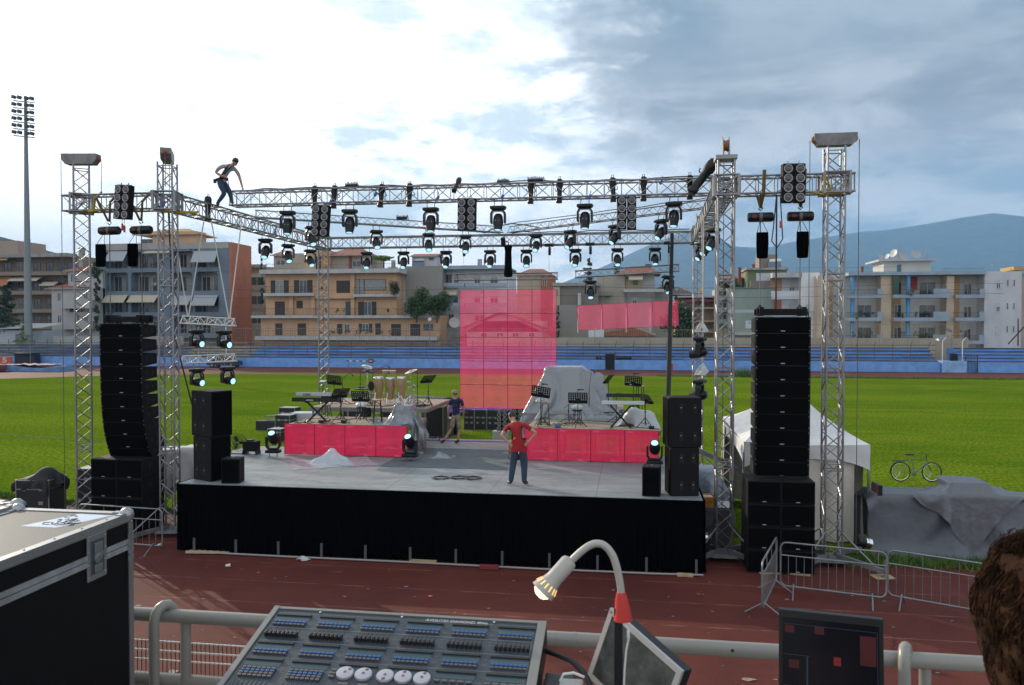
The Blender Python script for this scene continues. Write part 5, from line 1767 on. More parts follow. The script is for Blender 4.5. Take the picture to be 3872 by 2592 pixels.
# 0 shirt 1 jeans 2 skin 3 shoes
E_ = [('pelvis', 'waist', 0), ('waist', 'chest', 0), ('chest', 'upper', 0), ('upper', 'neck', 2), ('neck', 'jaw', 2), ('jaw', 'skull', 2),
  ('upper', 'sL', 0), ('sL', 'eL', 0), ('eL', 'wL', 2), ('wL', 'hL', 2), ('upper', 'sR', 0), ('sR', 'eR', 0), ('eR', 'wR', 2), ('wR', 'hR', 2),
  ('pelvis', 'hemL', 0), ('hemL', 'kL', 1), ('kL', 'aL', 1), ('aL', 'bL', 3), ('bL', 'tL', 3), ('pelvis', 'hemR', 0), ('hemR', 'kR', 1), ('kR', 'aR', 1), ('aR', 'bR', 3), ('bR', 'tR', 3)]
# short sleeves: split the upper arm
for s in 'LR':
 a, b = Vector(J['s' + s][:3]), Vector(J['e' + s][:3])
 m_ = a.lerp(b, .62)
 J['m' + s] = (*m_, .056)
 E_ = [e for e in E_ if e != ('s' + s, 'e' + s, 0)] + [('s' + s, 'm' + s, 0), ('m' + s, 'e' + s, 2)]
fingers(J, E_, 'hL', 'wL', 'L', (.3, -.25, -.7), (0, .3, 1), 2)
fingers(J, E_, 'hR', 'wR', 'R', (-.3, -.25, -.7), (0, .3, 1), 2)
red = figure('person', 'man in red T-shirt and jeans standing on the stage with hands on hips, looking down', (-2.62, 18.42, SZ + .01), 0, J, E_, None,
    [mat('red_cotton', (.30, .008, .010), .8, noise=.15, nscale=6, bump=.5, bscale=9), mat('blue_jeans', (.03, .048, .085), .85, noise=.3, nscale=7, bump=.4, bscale=12), M_SKIN, mat('brown_shoes', (.05, .028, .02), .45)], 1.0)
head_part(red, (-.205, .245, 1.595), (-.62, .55, -.55), hair=M_HAIRD)
hem = MB()
def hemf(a, v):
 th = a * 2 * PI
 w = 1 + .035 * math.sin(th * 5 + v * 4)
 z = 1.10 - .30 * v
 return (math.cos(th) * (.185 + .026 * v) * w - .005, math.sin(th) * (.138 + .028 * v) * w, z + .012 * math.sin(th * 3))
hem.grid(hemf, 32, 8).build('shirt_hem', mat('red_cotton', (.42, .012, .012)), red, smooth=True)
# walking man with cap, going left away from the audience
J = {
 'pelvis': (.0, .0, .90, (.155, .115)), 'waist': (.0, .0, 1.06, (.150, .11)), 'chest': (-.02, .0, 1.28, (.185, .125)), 'upper': (-.02, .0, 1.40, (.15, .10)),
 'neck': (-.03, .01, 1.475, .055), 'jaw': (-.05, .03, 1.52, .072), 'skull': (-.055, .035, 1.59, (.088, .10)),
 'sL': (-.18, .0, 1.37, .066), 'mL': (-.22, .0, 1.22, .058), 'eL': (-.25, -.02, 1.12, .044), 'wL': (-.27, .06, .90, .030), 'hL': (-.27, .07, .84, (.022, .034)),
 'sR': (.17, .0, 1.37, .066), 'mR': (.21, .0, 1.22, .058), 'eR': (.23, .03, 1.12, .044), 'wR': (.22, .14, .94, .030), 'hR': (.21, .16, .89, (.022, .034)),
 'uL': (-.08, .0, .84, .115), 'kL': (-.14, -.02, .52, .09), 'qL': (-.16, -.02, .46, .052), 'aL': (-.36, -.10, .12, .042), 'bL': (-.40, -.12, .06, .045), 'tL': (-.50, -.02, .03, (.045, .03)),
 'uR': (.08, .0, .84, .115), 'kR': (.10, .03, .52, .092), 'qR': (.10, .03, .46, .055), 'aR': (.06, .0, .11, .043), 'bR': (.06, .0, .05, .048), 'tR': (-.07, .08, .03, (.045, .03)),
}
E_ = [('pelvis', 'waist', 0), ('waist', 'chest', 0), ('chest', 'upper', 0), ('upper', 'neck', 2), ('neck', 'jaw', 2), ('jaw', 'skull', 2)]
for s in 'LR':
 E_ += [('upper', 's' + s, 0), ('s' + s, 'm' + s, 0), ('m' + s, 'e' + s, 2), ('e' + s, 'w' + s, 2), ('w' + s, 'h' + s, 2), ('pelvis', 'u' + s, 1), ('u' + s, 'k' + s, 1), ('k' + s, 'q' + s, 1), ('q' + s, 'a' + s, 2), ('a' + s, 'b' + s, 3), ('b' + s, 't' + s, 3)]
fingers(J, E_, 'hL', 'wL', 'L', (.2, .3, -.2), (0, 1, 0), 2)
fingers(J, E_, 'hR', 'wR', 'R', (-.2, .3, -.2), (0, 1, 0), 2)
wk = figure('person', 'man in navy T-shirt, khaki shorts and cap walking away across the rear stage floor', (-5.62, 24.95, SZ - .03), 0, J, E_, None,
   [mat('navy_cotton', (.010, .016, .045), .85, noise=.2, nscale=6, bump=.4, bscale=9), mat('khaki_cotton', (.26, .21, .13), .85, noise=.35, nscale=9, bump=.4), M_SKIN, mat('brown_shoes', (.05, .028, .02))], 1.02)
head_part(wk, (-.055, .035, 1.59), (-.55, .83, -.05), cap=mat('khaki_cap', (.28, .24, .12), .8))
text_mesh('shirt_print', '(  )', .10, mat('faded_print', (.12, .16, .26), .8), wk, Matrix.Translation((-.02, -.137, 1.25)) @ Matrix.Rotation(PI / 2, 4, 'X'), .002)
# rigger balancing on the left side truss, one hand on the front truss
J = {
 'pelvis': (.10, .0, .62, (.14, .12)), 'waist': (.13, .02, .74, (.125, .105)), 'chest': (.24, .05, .93, (.15, .125)), 'upper': (.31, .06, 1.03, (.125, .10)),
 'neck': (.40, .06, 1.09, .052), 'jaw': (.47, .05, 1.11, .068), 'skull': (.495, .045, 1.165, (.085, .095)),
 'sL': (.20, -.12, 1.02, .062), 'mL': (.10, -.16, .95, .055), 'eL': (.02, -.18, .84, .043), 'wL': (.22, -.20, .72, .030), 'hL': (.27, -.20, .715, (.034, .022)),
 'sR': (.42, .18, .99, .062), 'mR': (.50, .20, .86, .054), 'eR': (.54, .20, .76, .042), 'wR': (.62, .18, .52, .030), 'hR': (.64, .17, .455, (.022, .034)),
 'uL': (.07, -.09, .56, .112), 'kL': (.26, -.12, .26, .075), 'aL': (.05, -.12, .0, .05), 'bL': (.02, -.12, -.045, .045), 'tL': (.10, -.15, -.07, (.045, .03)),
 'uR': (.12, .09, .56, .112), 'kR': (.30, .08, .32, .075), 'aR': (.38, .05, .07, .05), 'bR': (.37, .05, .02, .045), 'tR': (.46, -.02, -.01, (.045, .03)),
}
E_ = [('pelvis', 'waist', 0), ('waist', 'chest', 0), ('chest', 'upper', 0), ('upper', 'neck', 2), ('neck', 'jaw', 2), ('jaw', 'skull', 2)]
for s in 'LR':
 E_ += [('upper', 's' + s, 0), ('s' + s, 'm' + s, 0), ('m' + s, 'e' + s, 2), ('e' + s, 'w' + s, 2), ('w' + s, 'h' + s, 2), ('pelvis', 'u' + s, 1), ('u' + s, 'k' + s, 1), ('k' + s, 'a' + s, 1), ('a' + s, 'b' + s, 3), ('b' + s, 't' + s, 3)]
fingers(J, E_, 'hL', 'wL', 'L', (.3, .1, -.5), (0, 0, 1), 2)
fingers(J, E_, 'hR', 'wR', 'R', (.2, .0, -.6), (0, 1, 0), 2)
rg = figure('person', 'rigger in white T-shirt, jeans and black harness stooping on the roof truss', (-11.62, 20.85, 8.93), 0, J, E_, None,
   [mat('pale_cotton', (.34, .34, .37), .85, noise=.12, nscale=6, bump=.4, bscale=9), mat('dark_jeans', (.03, .05, .09), .85, noise=.3, nscale=7), M_SKIN, mat('brown_shoes', (.05, .028, .02))], 1.0)
head_part(rg, (.49, .045, 1.16), (.75, -.25, -.6), hair=M_HAIRD)
hb = MB()
hb.path([(.08, -.13, .66), (.20, -.115, .80), (.31, -.09, .98), (.34, .0, 1.10), (.28, .12, 1.06), (.16, .15, .88), (.10, .13, .70)], .020, 6)
hb.path([(.26, -.14, .78), (.36, -.09, .93), (.41, .0, 1.03)], .020, 6)
hb.path([(-.04, -.02, .64), (.02, -.13, .66), (.14, -.145, .67), (.24, -.11, .69), (.27, .02, .70), (.2, .15, .68), (.05, .13, .65)], .026, 6, closed=True)
hb.path([(.26, -.13, .68), (.36, -.14, .62), (.40, -.14, .50), (.34, -.13, .44), (.30, -.12, .52)], .012, 5)
hb.build('harness', M_SATIN, rg, smooth=True)
MB().bev((-.02, -.15, .60), (.08, .06, .12), .02).build('tool_pouch', M_SATIN, rg)
# the onlooker whose curly hair fills the lower right corner, close to the camera
c0 = _O + _ray(4045, 2352) * 1.22
J = {
 'chest': (0, .02, -.52, (.20, .13)), 'hips': (0, .0, -.95, (.17, .13)), 'upper': (0, 0, -.34, (.17, .11)), 'neck': (0, .0, -.20, .055), 'jaw': (0, .02, -.11, .065), 'skull': (0, .0, -.02, (.062, .070)),
 'sL': (-.19, 0, -.36, .075), 'eL': (-.26, .0, -.64, .052), 'wL': (-.22, .20, -.78, .034), 'hL': (-.21, .27, -.79, (.036, .022)),
 'sR': (.19, 0, -.36, .075), 'eR': (.26, .0, -.64, .052), 'wR': (.22, .20, -.78, .034), 'hR': (.21, .27, -.79, (.036, .022)),
 'kL': (-.10, .02, -1.33, .075), 'aL': (-.11, 0, -1.62, .05), 'kR': (.10, .02, -1.33, .075), 'aR': (.11, 0, -1.62, .05),
 'tL': (-.12, .14, -1.66, (.045, .03)), 'tR': (.12, .14, -1.66, (.045, .03)),
}
E_ = [('chest', 'upper', 0), ('chest', 'hips', 0), ('upper', 'neck', 2), ('neck', 'jaw', 2), ('jaw', 'skull', 2)]
for s in 'LR':
 E_ += [('upper', 's' + s, 0), ('s' + s, 'e' + s, 0), ('e' + s, 'w' + s, 2), ('w' + s, 'h' + s, 2), ('hips', 'k' + s, 1), ('k' + s, 'a' + s, 1), ('a' + s, 't' + s, 3)]
fingers(J, E_, 'hL', 'wL', 'L', (.2, .1, -.3), (1, 0, 0), 2)
fingers(J, E_, 'hR', 'wR', 'R', (-.2, .1, -.3), (-1, 0, 0), 2)
ol = figure('person', 'onlooker with thick curly brown hair, head cut off by the lower right corner', c0, YAW, J, E_, None,
   [mat('dark_top', (.02, .02, .025), .85), mat('dark_jeans', (.03, .05, .09)), M_SKIN, mat('brown_shoes', (.05, .028, .02))], 1.0)
head_part(ol, (0, 0, 0), (0, 1, 0))
random.seed(77)
hm_ = bpy.data.materials.new('curly_brown_hair')
hm_.use_nodes = True
_t = NT(hm_.node_tree)
_b = _t.n['Principled BSDF']
_tc = _t.node('ShaderNodeTexCoord')
_n = _t.noise(_tc.outputs['Object'], 16, 3, .6)
_t.link(_t.mix(_t.ramp(_n, .35, .65), (.014, .007, .004), (.050, .024, .013)), _b.inputs['Base Color'])
_b.inputs['Roughness'].default_value = .9
_b.inputs['Specular IOR Level'].default_value = .08
hb = MB()
for _ in range(5200):
 th = random.random() * 2 * PI
 ph = math.acos(random.uniform(-.55, 1))
 if math.sin(th) > .45 and ph > 1.35:
  continue
 n = 9
 pts = []
 k = random.uniform(5, 11)
 f0 = random.random() * 6
 R0 = random.uniform(.93, 1.03)
 for i in range(n):
  f = i / (n - 1)
  p_ = ph + f * random.uniform(.25, .5) + .05 * math.sin(k * f + f0)
  t_ = th + .10 * math.cos(k * f + f0) + f * .12
  g = R0 + .035 * math.sin(k * f * 1.3 + f0)
  q = 1 + .10 * MN.noise(Vector((math.cos(t_) * 2, math.sin(t_) * 2, p_ * 2)))
  pts.append(Vector((math.sin(p_) * math.cos(t_) * .119 * g * q, math.sin(p_) * math.sin(t_) * .14 * g * q, math.cos(p_) * .150 * g * q - .03 * f)))
 hb.path(pts, [.0013 * (1 - .7 * abs(2 * i / (n - 1) - .9)) for i in range(n)], 3)
hair = hb.build('hair_strands', hm_, ol, smooth=True)
tag(hair, kind='stuff')
def vol(a, v):
 th, ph = a * 2 * PI, v * PI * .72
 d = Vector((math.sin(ph) * math.cos(th), math.sin(ph) * math.sin(th), math.cos(ph)))
 k = 1 + .16 * MN.noise(d * 4)
 y = min(d.y, .6) if d.z < 0 else d.y
 return Vector((d.x * .118 * k, y * .139 * k, d.z * .151 * k - .02 * v))
MB().grid(vol, 40, 24).build('hair_mass', hm_, ol, smooth=True, angle=180)
# ------------------------------------------------------------------ tent
M_CANVAS = mat('white_canvas', (.68, .68, .67), .75, noise=.08, nscale=2, bump=.25, bscale=3)
M_CREAM = mat('cream_curtain', (.58, .54, .47), .8, noise=.1, nscale=2, bump=.2, bscale=3)
tent = thing('tent', 'white pop-up tent with peaked roof and cream side curtains behind the right tower', 'tent', (4.36, 22.4, 0))
TX0, TX1, TY0, TY1 = -1.50, 1.50, -2.10, 2.55
ZE = 2.50
pk = Vector((0, .2, 3.86))
cs = [Vector((TX0, TY0, ZE)), Vector((TX1, TY0, ZE)), Vector((TX1, TY1, ZE + .1)), Vector((TX0, TY1, ZE + .1))]
b = MB()
N = 12
for k in range(4):
 A, B = cs[k], cs[(k + 1) % 4]
 def fn(a, v, A=A, B=B):
  e = A.lerp(B, a)
  p = e.lerp(pk, v)
  p.z -= .26 * math.sin(v * PI) * (1 - .35 * abs(2 * a - 1)) + 0.05 * math.sin(a * PI) * (1 - v)
  q = MN.noise(p * 1.7)
  p.z += q * .025
  return p
 b.grid(fn, N, N)
o = b.build('roof', M_CANVAS, tent, smooth=True)
sol = MB()
for k in range(4):
 A, B = cs[k], cs[(k + 1) % 4]
 nrm = Vector(((B - A).y, -(B - A).x, 0)).normalized()
 def fn(a, v, A=A, B=B, nrm=nrm):
  p = A.lerp(B, a)
  dz = .34 + .30 * (abs(2 * a - 1) ** 3)
  return p + nrm * (.012 + .03 * MN.noise(Vector((a * 5, v * 2, k)))) + Vector((0, 0, -dz * v - .05 * math.sin(a * PI)))
 v_ = MB().grid(fn, 20, 4)
 v_.build('valance', M_CANVAS, tent, smooth=True)
for p in cs:
 MB().box((p.x * .985, p.y * .985, p.z / 2), (.045, .045, p.z)).build('leg', M_STEEL, tent)
def curtain(label, a, b_, z0, z1, m, seed, pl=.10, gather=1.0, n=60):
 a, b_ = Vector(a), Vector(b_)
 nrm = Vector(((b_ - a).y, -(b_ - a).x, 0)).normalized()
 L = (b_ - a).length
 def fn(s, v):
  bot = a.lerp(b_, .5 + (s - .5) * gather)
  top = a.lerp(b_, s)
  p = bot.lerp(top, v)
  w = math.sin(s * L * 9 + seed + 2 * MN.noise(Vector((s * 3, v, seed)))) * pl * (1.1 - .6 * v)
  return Vector((p.x, p.y, z0 + (z1 - z0) * v)) + nrm * w
 return MB().grid(fn, n, 12).build(label, m, tent, smooth=True, angle=180)
curtain('side_curtain', (-.1, TY0 + .05, 0), (TX1 - .35, TY0 + .05, 0), .05, 2.2, M_CREAM, 1, .07, 1.0)
curtain('side_curtain', (TX0, TY1, 0), (TX1, TY1, 0), .05, 2.4, M_CREAM, 2, .05)
curtain('side_curtain', (TX1, TY0 + .5, 0), (TX1, TY1, 0), .05, 2.4, M_CREAM, 3, .05)
curtain('gathered_curtain', (TX0 - .02, TY0 - .05, 0), (TX0 + .08, TY0 + .65, 0), .05, 2.25, M_CANVAS, 4, .05, .7)
curtain('gathered_curtain', (TX0 - .02, TY1 - .9, 0), (TX0 - .02, TY1, 0), .05, 2.4, M_CREAM, 5, .06, .8)
# things between stage and tent
t = thing('covered_table', 'table covered by a dark plastic sheet right behind the right front tower', 'table', (1.98, 19.75, 0))
MB().bev((0, 0, .5), (.9, .8, 1.0), .04).build('cover', mat('sheer_dark_sheet', (.09, .095, .10), .5, noise=.3, nscale=3, bump=.5, bscale=6), t)
MB().bev((.05, 0, 1.02), (.85, .75, .02), .008).build('tabletop', mat('pale_table', (.45, .45, .44), .6), t)
t = thing('bread_crate', 'orange-yellow plastic crate on the covered table behind the tower', 'crate', (1.78, 19.55, 1.035), .15)
b = MB().bx(-.29, .29, -.20, .20, 0, .02)
for (x0, x1, y0, y1) in ((-.29, .29, -.20, -.18), (-.29, .29, .18, .20), (-.29, -.27, -.18, .18), (.27, .29, -.18, .18)):
 b.bx(x0, x1, y0, y1, .02, .20).bx(x0 - .01, x1 + .01, y0 - .01, y1 + .01, .20, .235)
b.build('body', mat('orange_yellow_plastic', (.62, .27, .015), .45), t)
MB().bev((-.05, -.212, .12), (.14, .006, .05), .01).bev((.12, -.212, .12), (.10, .006, .04), .01).build('handle_slot', mat('dark_orange', (.30, .11, .01), .6), t)
MB().bev((.05, 0, .19), (.35, .25, .08), .03).build('packed_items', mat('pale_pink_packs', (.6, .45, .42), .6, noise=.3, nscale=15), t)
drape('blue-grey plastic sheet over boxes behind the right side fill stack', 'plastic_sheet', 'plastic sheet', (2.0, 21.1), 2.3, 2.3, 44, [(1.95, 21.2, .85, .3, .3, .85), (2.3, 21.0, .6, .25, .3, .6)], .02, mat('pale_blue_sheet', (.26, .31, .37), .35, crumple=3), 2.0, slack=1.06, seed=11)
tag(MB().box((0, 0, 0), (2.6, .09, .13), Matrix.Rotation(rad(24), 3, 'Y')).build('ramp_beam', M_STEEL), 'grey steel beam sloping down to the right behind the right side fill stack', 'beam').location = (2.35, 22.3, 1.75)
tag(MB().tube((1.42, 18.9, 0), (1.5, 19.0, 3.1), .028, 6).bev((1.5, 19.0, 3.0), (.10, .08, .3), .02).build('speaker_pole', M_SATIN), 'thin black pole standing right behind the right side fill stack', 'pole')
# ------------------------------------------------------------------ flight cases
M_CASE = mat('black_case_laminate', (.018, .018, .019), .55, noise=.3, nscale=20, spec=.4)
M_GCASE = mat('grey_case_laminate', (.30, .31, .31), .5, noise=.12, nscale=30)
M_EDGE = mat('case_edge_aluminium', (.34, .35, .36), .4, metal=.8)
def flight_case(label, loc, sx, sy, sz, rz=0.0, lid=.75, group=None, body=None, top=None, latch=True, e=.022, handles=2, name='flight_case'):
 t = thing(name, label, 'flight case', loc, rz, group)
 MB().bx(-sx / 2, sx / 2, -sy / 2, sy / 2, .10 * 0, sz).build('body', body or M_CASE, t)
 if top:
  MB().bx(-sx / 2 + e, sx / 2 - e, -sy / 2 + e, sy / 2 - e, sz, sz + .003).build('lid_panel', top, t)
 b = MB()
 x, y = sx / 2 + .004, sy / 2 + .004
 for z in (e / 2, sz - e / 2 + .005):
  b.box((0, -y, z), (sx + .01, e * .5, e)).box((0, y, z), (sx + .01, e * .5, e)).box((-x, 0, z), (e * .5, sy - .01, e)).box((x, 0, z), (e * .5, sy - .01, e))
 for s in (-1, 1):
  b.box((0, s * (y - e / 2), sz + .006), (sx, e, .006)).box((s * (x - e / 2), 0, sz + .0055), (e, sy - 2 * e, .006))
  for q in (-1, 1):
   b.box((s * (x - .002), q * (y - .002), sz / 2), (e * 1.1, e * 1.1, sz - 2 * e))
 if lid:
  for s in (-1, 1):
   b.box((0, s * (y + .001), sz * lid), (sx - .03, e * .4, e * 1.3)).box((s * (x + .001), 0, sz * lid), (e * .4, sy - .03, e * 1.3))
 b.build('edging', M_EDGE, t)
 for sx_ in (-1, 1):
  for sy_ in (-1, 1):
   MB().lathe([(0, -.02), (.026, -.016), (.034, 0), (.026, .018), (0, .024)], 8, (sx_ * (x - .012), sy_ * (y - .012), sz)).build('corner', M_EDGE, t, smooth=True)
 if latch:
  for q in range(handles):
   xx = (q - (handles - 1) / 2) * sx / max(handles, 1)
   MB().bev((xx, -y - .004, sz * (lid or .6)), (.10, .012, .10), .006).build('latch', M_EDGE, t)
   MB().bev((xx, -y - .003, sz * .36), (.13, .010, .10), .006).build('handle', M_EDGE, t)
 return t
fg = 'black flight cases lined up behind the LED curtain'
for k, (u0, u1) in enumerate([(1754, 1792), (1794, 1838), (1841, 1884), (1886, 1930), (1934, 1978)]):
 a, b_ = at(u0, 1630, 40), at(u1, 1552, 40)
 flight_case('%s black flight case with metal edges in the row below the tall LED curtain' % ords[k], ((a.x + b_.x) / 2, 40.4, 0), b_.x - a.x, .7, 1.06, group=fg, lid=.62)
flight_case('black flight case with silver top standing left of the walking man', (at(1678, 1600, 37).x, 37.3, 0), .66, .75, .95, .08, top=M_GCASE)
flight_case('small flight case with silver lid alone on the grass behind the fan', (at(1038, 1650, 34.5).x, 34.8, 0), .66, .6, .60, -.1, top=M_GCASE)
flight_case('middle one of the silver-lidded cases left of the left riser', (at(1075, 1620, 37).x, 37.2, 0), .80, .7, .98, -.08, top=M_GCASE)
flight_case('farthest silver-lidded case left of the left riser', (at(1090, 1580, 39.5).x, 39.7, 0), .90, .7, 1.08, -.05, top=M_GCASE)
tag(MB().bev((at(1150, 1600, 38).x, 38.2, .5), (1.3, .9, 1.0), .03, Matrix.Rotation(.12, 3, 'Z')).build('flight_case', mat('pale_grey_case', (.45, .47, .50))), 'big plain pale grey case beside the silver-lidded cases', 'flight case')
truss('short truss piece lying on the grass left of the cases', (at(988, 1600, 38).x, 38.6, .62), (at(1045, 1600, 38).x, 38.6, .62), s=.24, bay=.25, r=.018, rb=.009)
tag(MB().bx(-.9, .9, -.3, .3, 0, .48).build('trestle', M_CASE), 'low black trestle under the short truss piece', 'trestle').location = (at(1018, 1600, 38).x, 38.6, 0)
truss('spare truss lying behind the high left riser', (at(1312, 1510, 29.3).x, 29.3, 2.62), (at(1500, 1510, 29.3).x, 29.3, 2.62), s=.34, bay=.35, r=.022, rb=.011)
truss('spare truss lying right of the congas, behind the high left riser', (at(1505, 1512, 29.3).x, 29.3, 2.60), (at(1682, 1518, 29.0).x, 29.0, 2.52), s=.34, bay=.35, r=.022, rb=.011)
for k, u in enumerate((1340, 1480, 1640)):
 flight_case('black case carrying the spare trusses behind the left riser, %s one' % ('left', 'middle', 'right')[k], (at(u, 1560, 29.3).x, 29.5, 0), .8, .7, 2.38 - .02 * k, group='cases carrying the spare trusses', lid=.5)
M_PURP = mat('purple_cloth', (.12, .065, .33), .75, noise=.25, nscale=4, bump=.5, bscale=8)
heap2('crumpled purple cloth over the case left of the walking man', 'purple_cloth', 'cloth', small_heap(.75, .4, .45, 1), (at(1690, 1545, 37.8).x, 38.3, 1.1), M_PURP, 2.2, 44, 12, fold=.12, ff=3, floor=-.15)
heap2('purple cloth strip over the row of black flight cases', 'purple_cloth', 'cloth', small_heap(1.9, .42, .12, 4), (at(1870, 1545, 40).x, 40.4, 1.07), M_PURP, 5.2, 60, 12, fold=.06, ff=3, floor=-.01)
tag(MB().bev((at(1690, 1560, 38).x, 38.4, .55), (.9, .6, 1.1), .02).build('equipment_box', M_BLK), 'black box under the purple cloth left of the walking man', 'box')
for k, (u, w) in enumerate(((1691, 40), (1726, 34))):
 a = at(u, 1520, 46)
 tag(MB().bev((a.x, 46.3, .55), (.55, .5, 1.1), .03).build('equipment_box', M_BLK), '%s dark box standing farther back on the grass behind the purple cloth' % ('left', 'right')[k], 'box')
p = at(1899, 1606, 36)
blinder('left blinder panel standing on a low dolly behind the catwalk', (p.x, 36, .98))
p = at(1957, 1590, 36.4)
blinder('right blinder panel standing beside the row of black cases', (p.x, 36.4, 1.1))
tag(MB().bev((at(1895, 1645, 36).x, 36, .27), (.75, .5, .54), .02).build('dolly', mat('grey_dolly', (.33, .33, .33), .6)), 'low grey dolly under the left standing blinder panel', 'dolly')
tag(MB().bev((at(1957, 1645, 36.4).x, 36.4, .33), (.5, .5, .66), .02).build('dolly', M_CASE), 'black dolly under the right standing blinder panel', 'dolly')
tag(MB().bx(-2.1 + -4.75, 2.0 - 4.75, 25.35, 25.55, SZ - .028, SZ - .022).build('blue_cloth_strip', mat('blue_cloth', (.08, .11, .40), .8, noise=.5, nscale=8)), 'crumpled blue and white cloth strip across the rear stage floor', 'cloth')
# left side: cases, blankets, covers
flight_case('black flight case with latches beside the outermost left tower', (-16.9, 20.3, 0), .95, .8, 1.02, .12, group=None, handles=2)
drape('black cloth thrown over the case beside the outermost left tower', 'black_cloth', 'cloth', (-16.8, 20.25), 1.5, 1.3, 40, [(-16.9, 20.3, .5, .50, .42, .53), (-16.7, 20.3, 1.05, .30)], .02, mat('dark_cloth', (.012, .012, .014), .8), 1.6, slack=1.08, seed=12)
flight_case('black flight case with pale lid just behind the outermost left tower', (-15.6, 21.2, 0), 1.1, .8, 1.22, .1, top=M_GCASE)
drape('white plastic sheet draped over gear behind the left subwoofers', 'plastic_sheet', 'plastic sheet', (-12.6, 20.6), 2.6, 2.9, 52, [(-12.7, 20.55, 1.0, .55, .4, .95), (-12.2, 20.5, 1.0, .3, .3, 1.02)], .02, mat('white_cover', (.50, .50, .51), .45, crumple=(2, .12)), 2.3, slack=1.05, seed=7)
flight_case('dark case peeking out between the white sheet and the left side fill', (-12.1, 21.3, 0), .6, .6, 1.62, 0, top=M_GCASE)
tag(MB().bev((-18.3, 19.9, .35), (.8, .5, .03), .006, Matrix.Rotation(.1, 3, 'Z')).build('pale_board', mat('pale_board', (.5, .48, .52), .6)), 'pale board on the ground left of the cloth-covered case', 'board')
# fan and power box at the left back corner of the stage
t = thing('stage_fan', 'round black wire fan at the left rear edge of the stage floor', 'fan', (-11.55, 21.75, SZ))
b = MB()
for r_ in (.08, .14, .20, .26):
 for s_ in (-1, 1):
  b.path([(math.cos(i / 20 * 2 * PI) * r_, s_ * (.07 if r_ < .25 else .0), .33 + math.sin(i / 20 * 2 * PI) * r_) for i in range(20)], .006, 4, closed=True)
for i in range(16):
 a = i / 16 * 2 * PI
 b.path([(math.cos(a) * .03, -.07, .33 + math.sin(a) * .03), (math.cos(a) * .2, -.06, .33 + math.sin(a) * .2), (math.cos(a) * .26, 0, .33 + math.sin(a) * .26)], .004, 4)
b.build('cage', M_SATIN, t)
b = MB()
for k in range(3):
 a = k * 2 * PI / 3
 b.box((math.cos(a) * .12, 0, .33 + math.sin(a) * .12), (.18, .012, .09), Matrix.Rotation(-a, 3, 'Y') @ Matrix.Rotation(.4, 3, 'X'))
b.build('blades', M_BLKS, t)
MB().path([(-.28, -.1, .01), (-.28, 0, .33), (-.28, .1, .01)], .014, 5).path([(.28, -.1, .01), (.28, 0, .33), (.28, .1, .01)], .014, 5).tube((-.28, -.1, .012), (.28, -.1, .012), .014, 5).build('stand', M_SATIN, t)
t = thing('power_box', 'black power box on a low frame right of the stage fan', 'power box', (-11.13, 21.75, SZ))
MB().bev((0, 0, .24), (.42, .3, .30), .02).build('housing', M_BLK, t)
MB().bx(-.22, -.19, -.15, .15, 0, .1).bx(.19, .22, -.15, .15, 0, .1).bx(-.12, .05, -.08, .08, .39, .43).build('feet', M_SATIN, t)
# ------------------------------------------------------------------ tarpaulin-covered bank of gear on the right
random.seed(5)
GB = [(6.55, 20.35, .68, .72, .52, .69), (8.1, 20.25, .70, .78, .60, .71), (7.95, 20.2, .85, .34, .32, .80), (9.75, 20.2, .66, .80, .55, .70), (11.4, 20.3, .66, .75, .5, .66), (8.9, 19.75, .3, .35, .35, .30)]
drape('long dark grey tarpaulin covering a bank of gear right of the tent', 'tarpaulin', 'tarpaulin', (9.1, 20.05), 7.1, 3.9, 110, GB, .012, M_TARPD, 1.9, slack=1.05, steps=170, seed=8, it=7)
drape('crumpled loose flap thrown over the middle of the dark grey tarpaulin', 'tarpaulin_flap', 'tarpaulin', (8.05, 19.85), 2.5, 1.9, 60, [(q[0], q[1], q[2], q[3] + .10, q[4] + .16, q[5] + .07) for q in GB], .02, mat('grey_tarpaulin_flap', (.13, .133, .147), .42, crumple=(3.2, .2)), 2.1, slack=1.18, steps=170, seed=9, rot=.75)
tag(MB().bev((8.0, 20.3, .66), (3.4, .7, 1.2), .05).build('stacked_gear', M_CASE), 'stack of gear hidden under the dark grey tarpaulin', 'gear')
t = thing('dark_board', 'narrow dark panel with a brown edge between the tent leg and the tarpaulin', 'panel', (5.95, 20.1, 0))
MB().bx(-.03, .07, -.25, .25, 0, 1.58).build('panel', M_SATIN, t)
MB().bx(-.045, -.031, -.25, .25, 0, 1.55).build('edge', mat('brown_edge', (.15, .06, .045), .6), t)
for k, (x, y, z) in enumerate(((5.35, 19.0, .42), (1.72, 18.35, .52))):
 t = thing('cable_reel', ('par lamp with a shiny reflector at the foot of the outermost right tower', 'coil of bright wire at the foot of the right front tower')[k], ('lamp', 'wire coil')[k], (x, y, z))
 ax = (1, .3, -.25) if k == 0 else (.1, .1, 1)
 MB().lathe([(.11, -.16), (.12, -.12), (.12, .0), (.125, .02)], 16, (0, 0, 0), ax).build('can', M_SATIN, t, smooth=True)
 MB().lathe([(.126, .02), (.128, .08), (.12, .10), (.127, .12), (.12, .15), (.126, .17)], 16, (0, 0, 0), ax).build('shiny_band', M_CHROME, t, smooth=True)
 MB().tube((0, 0, -.12), (0, .02, -z), .02, 6).build('support', M_SATIN, t)
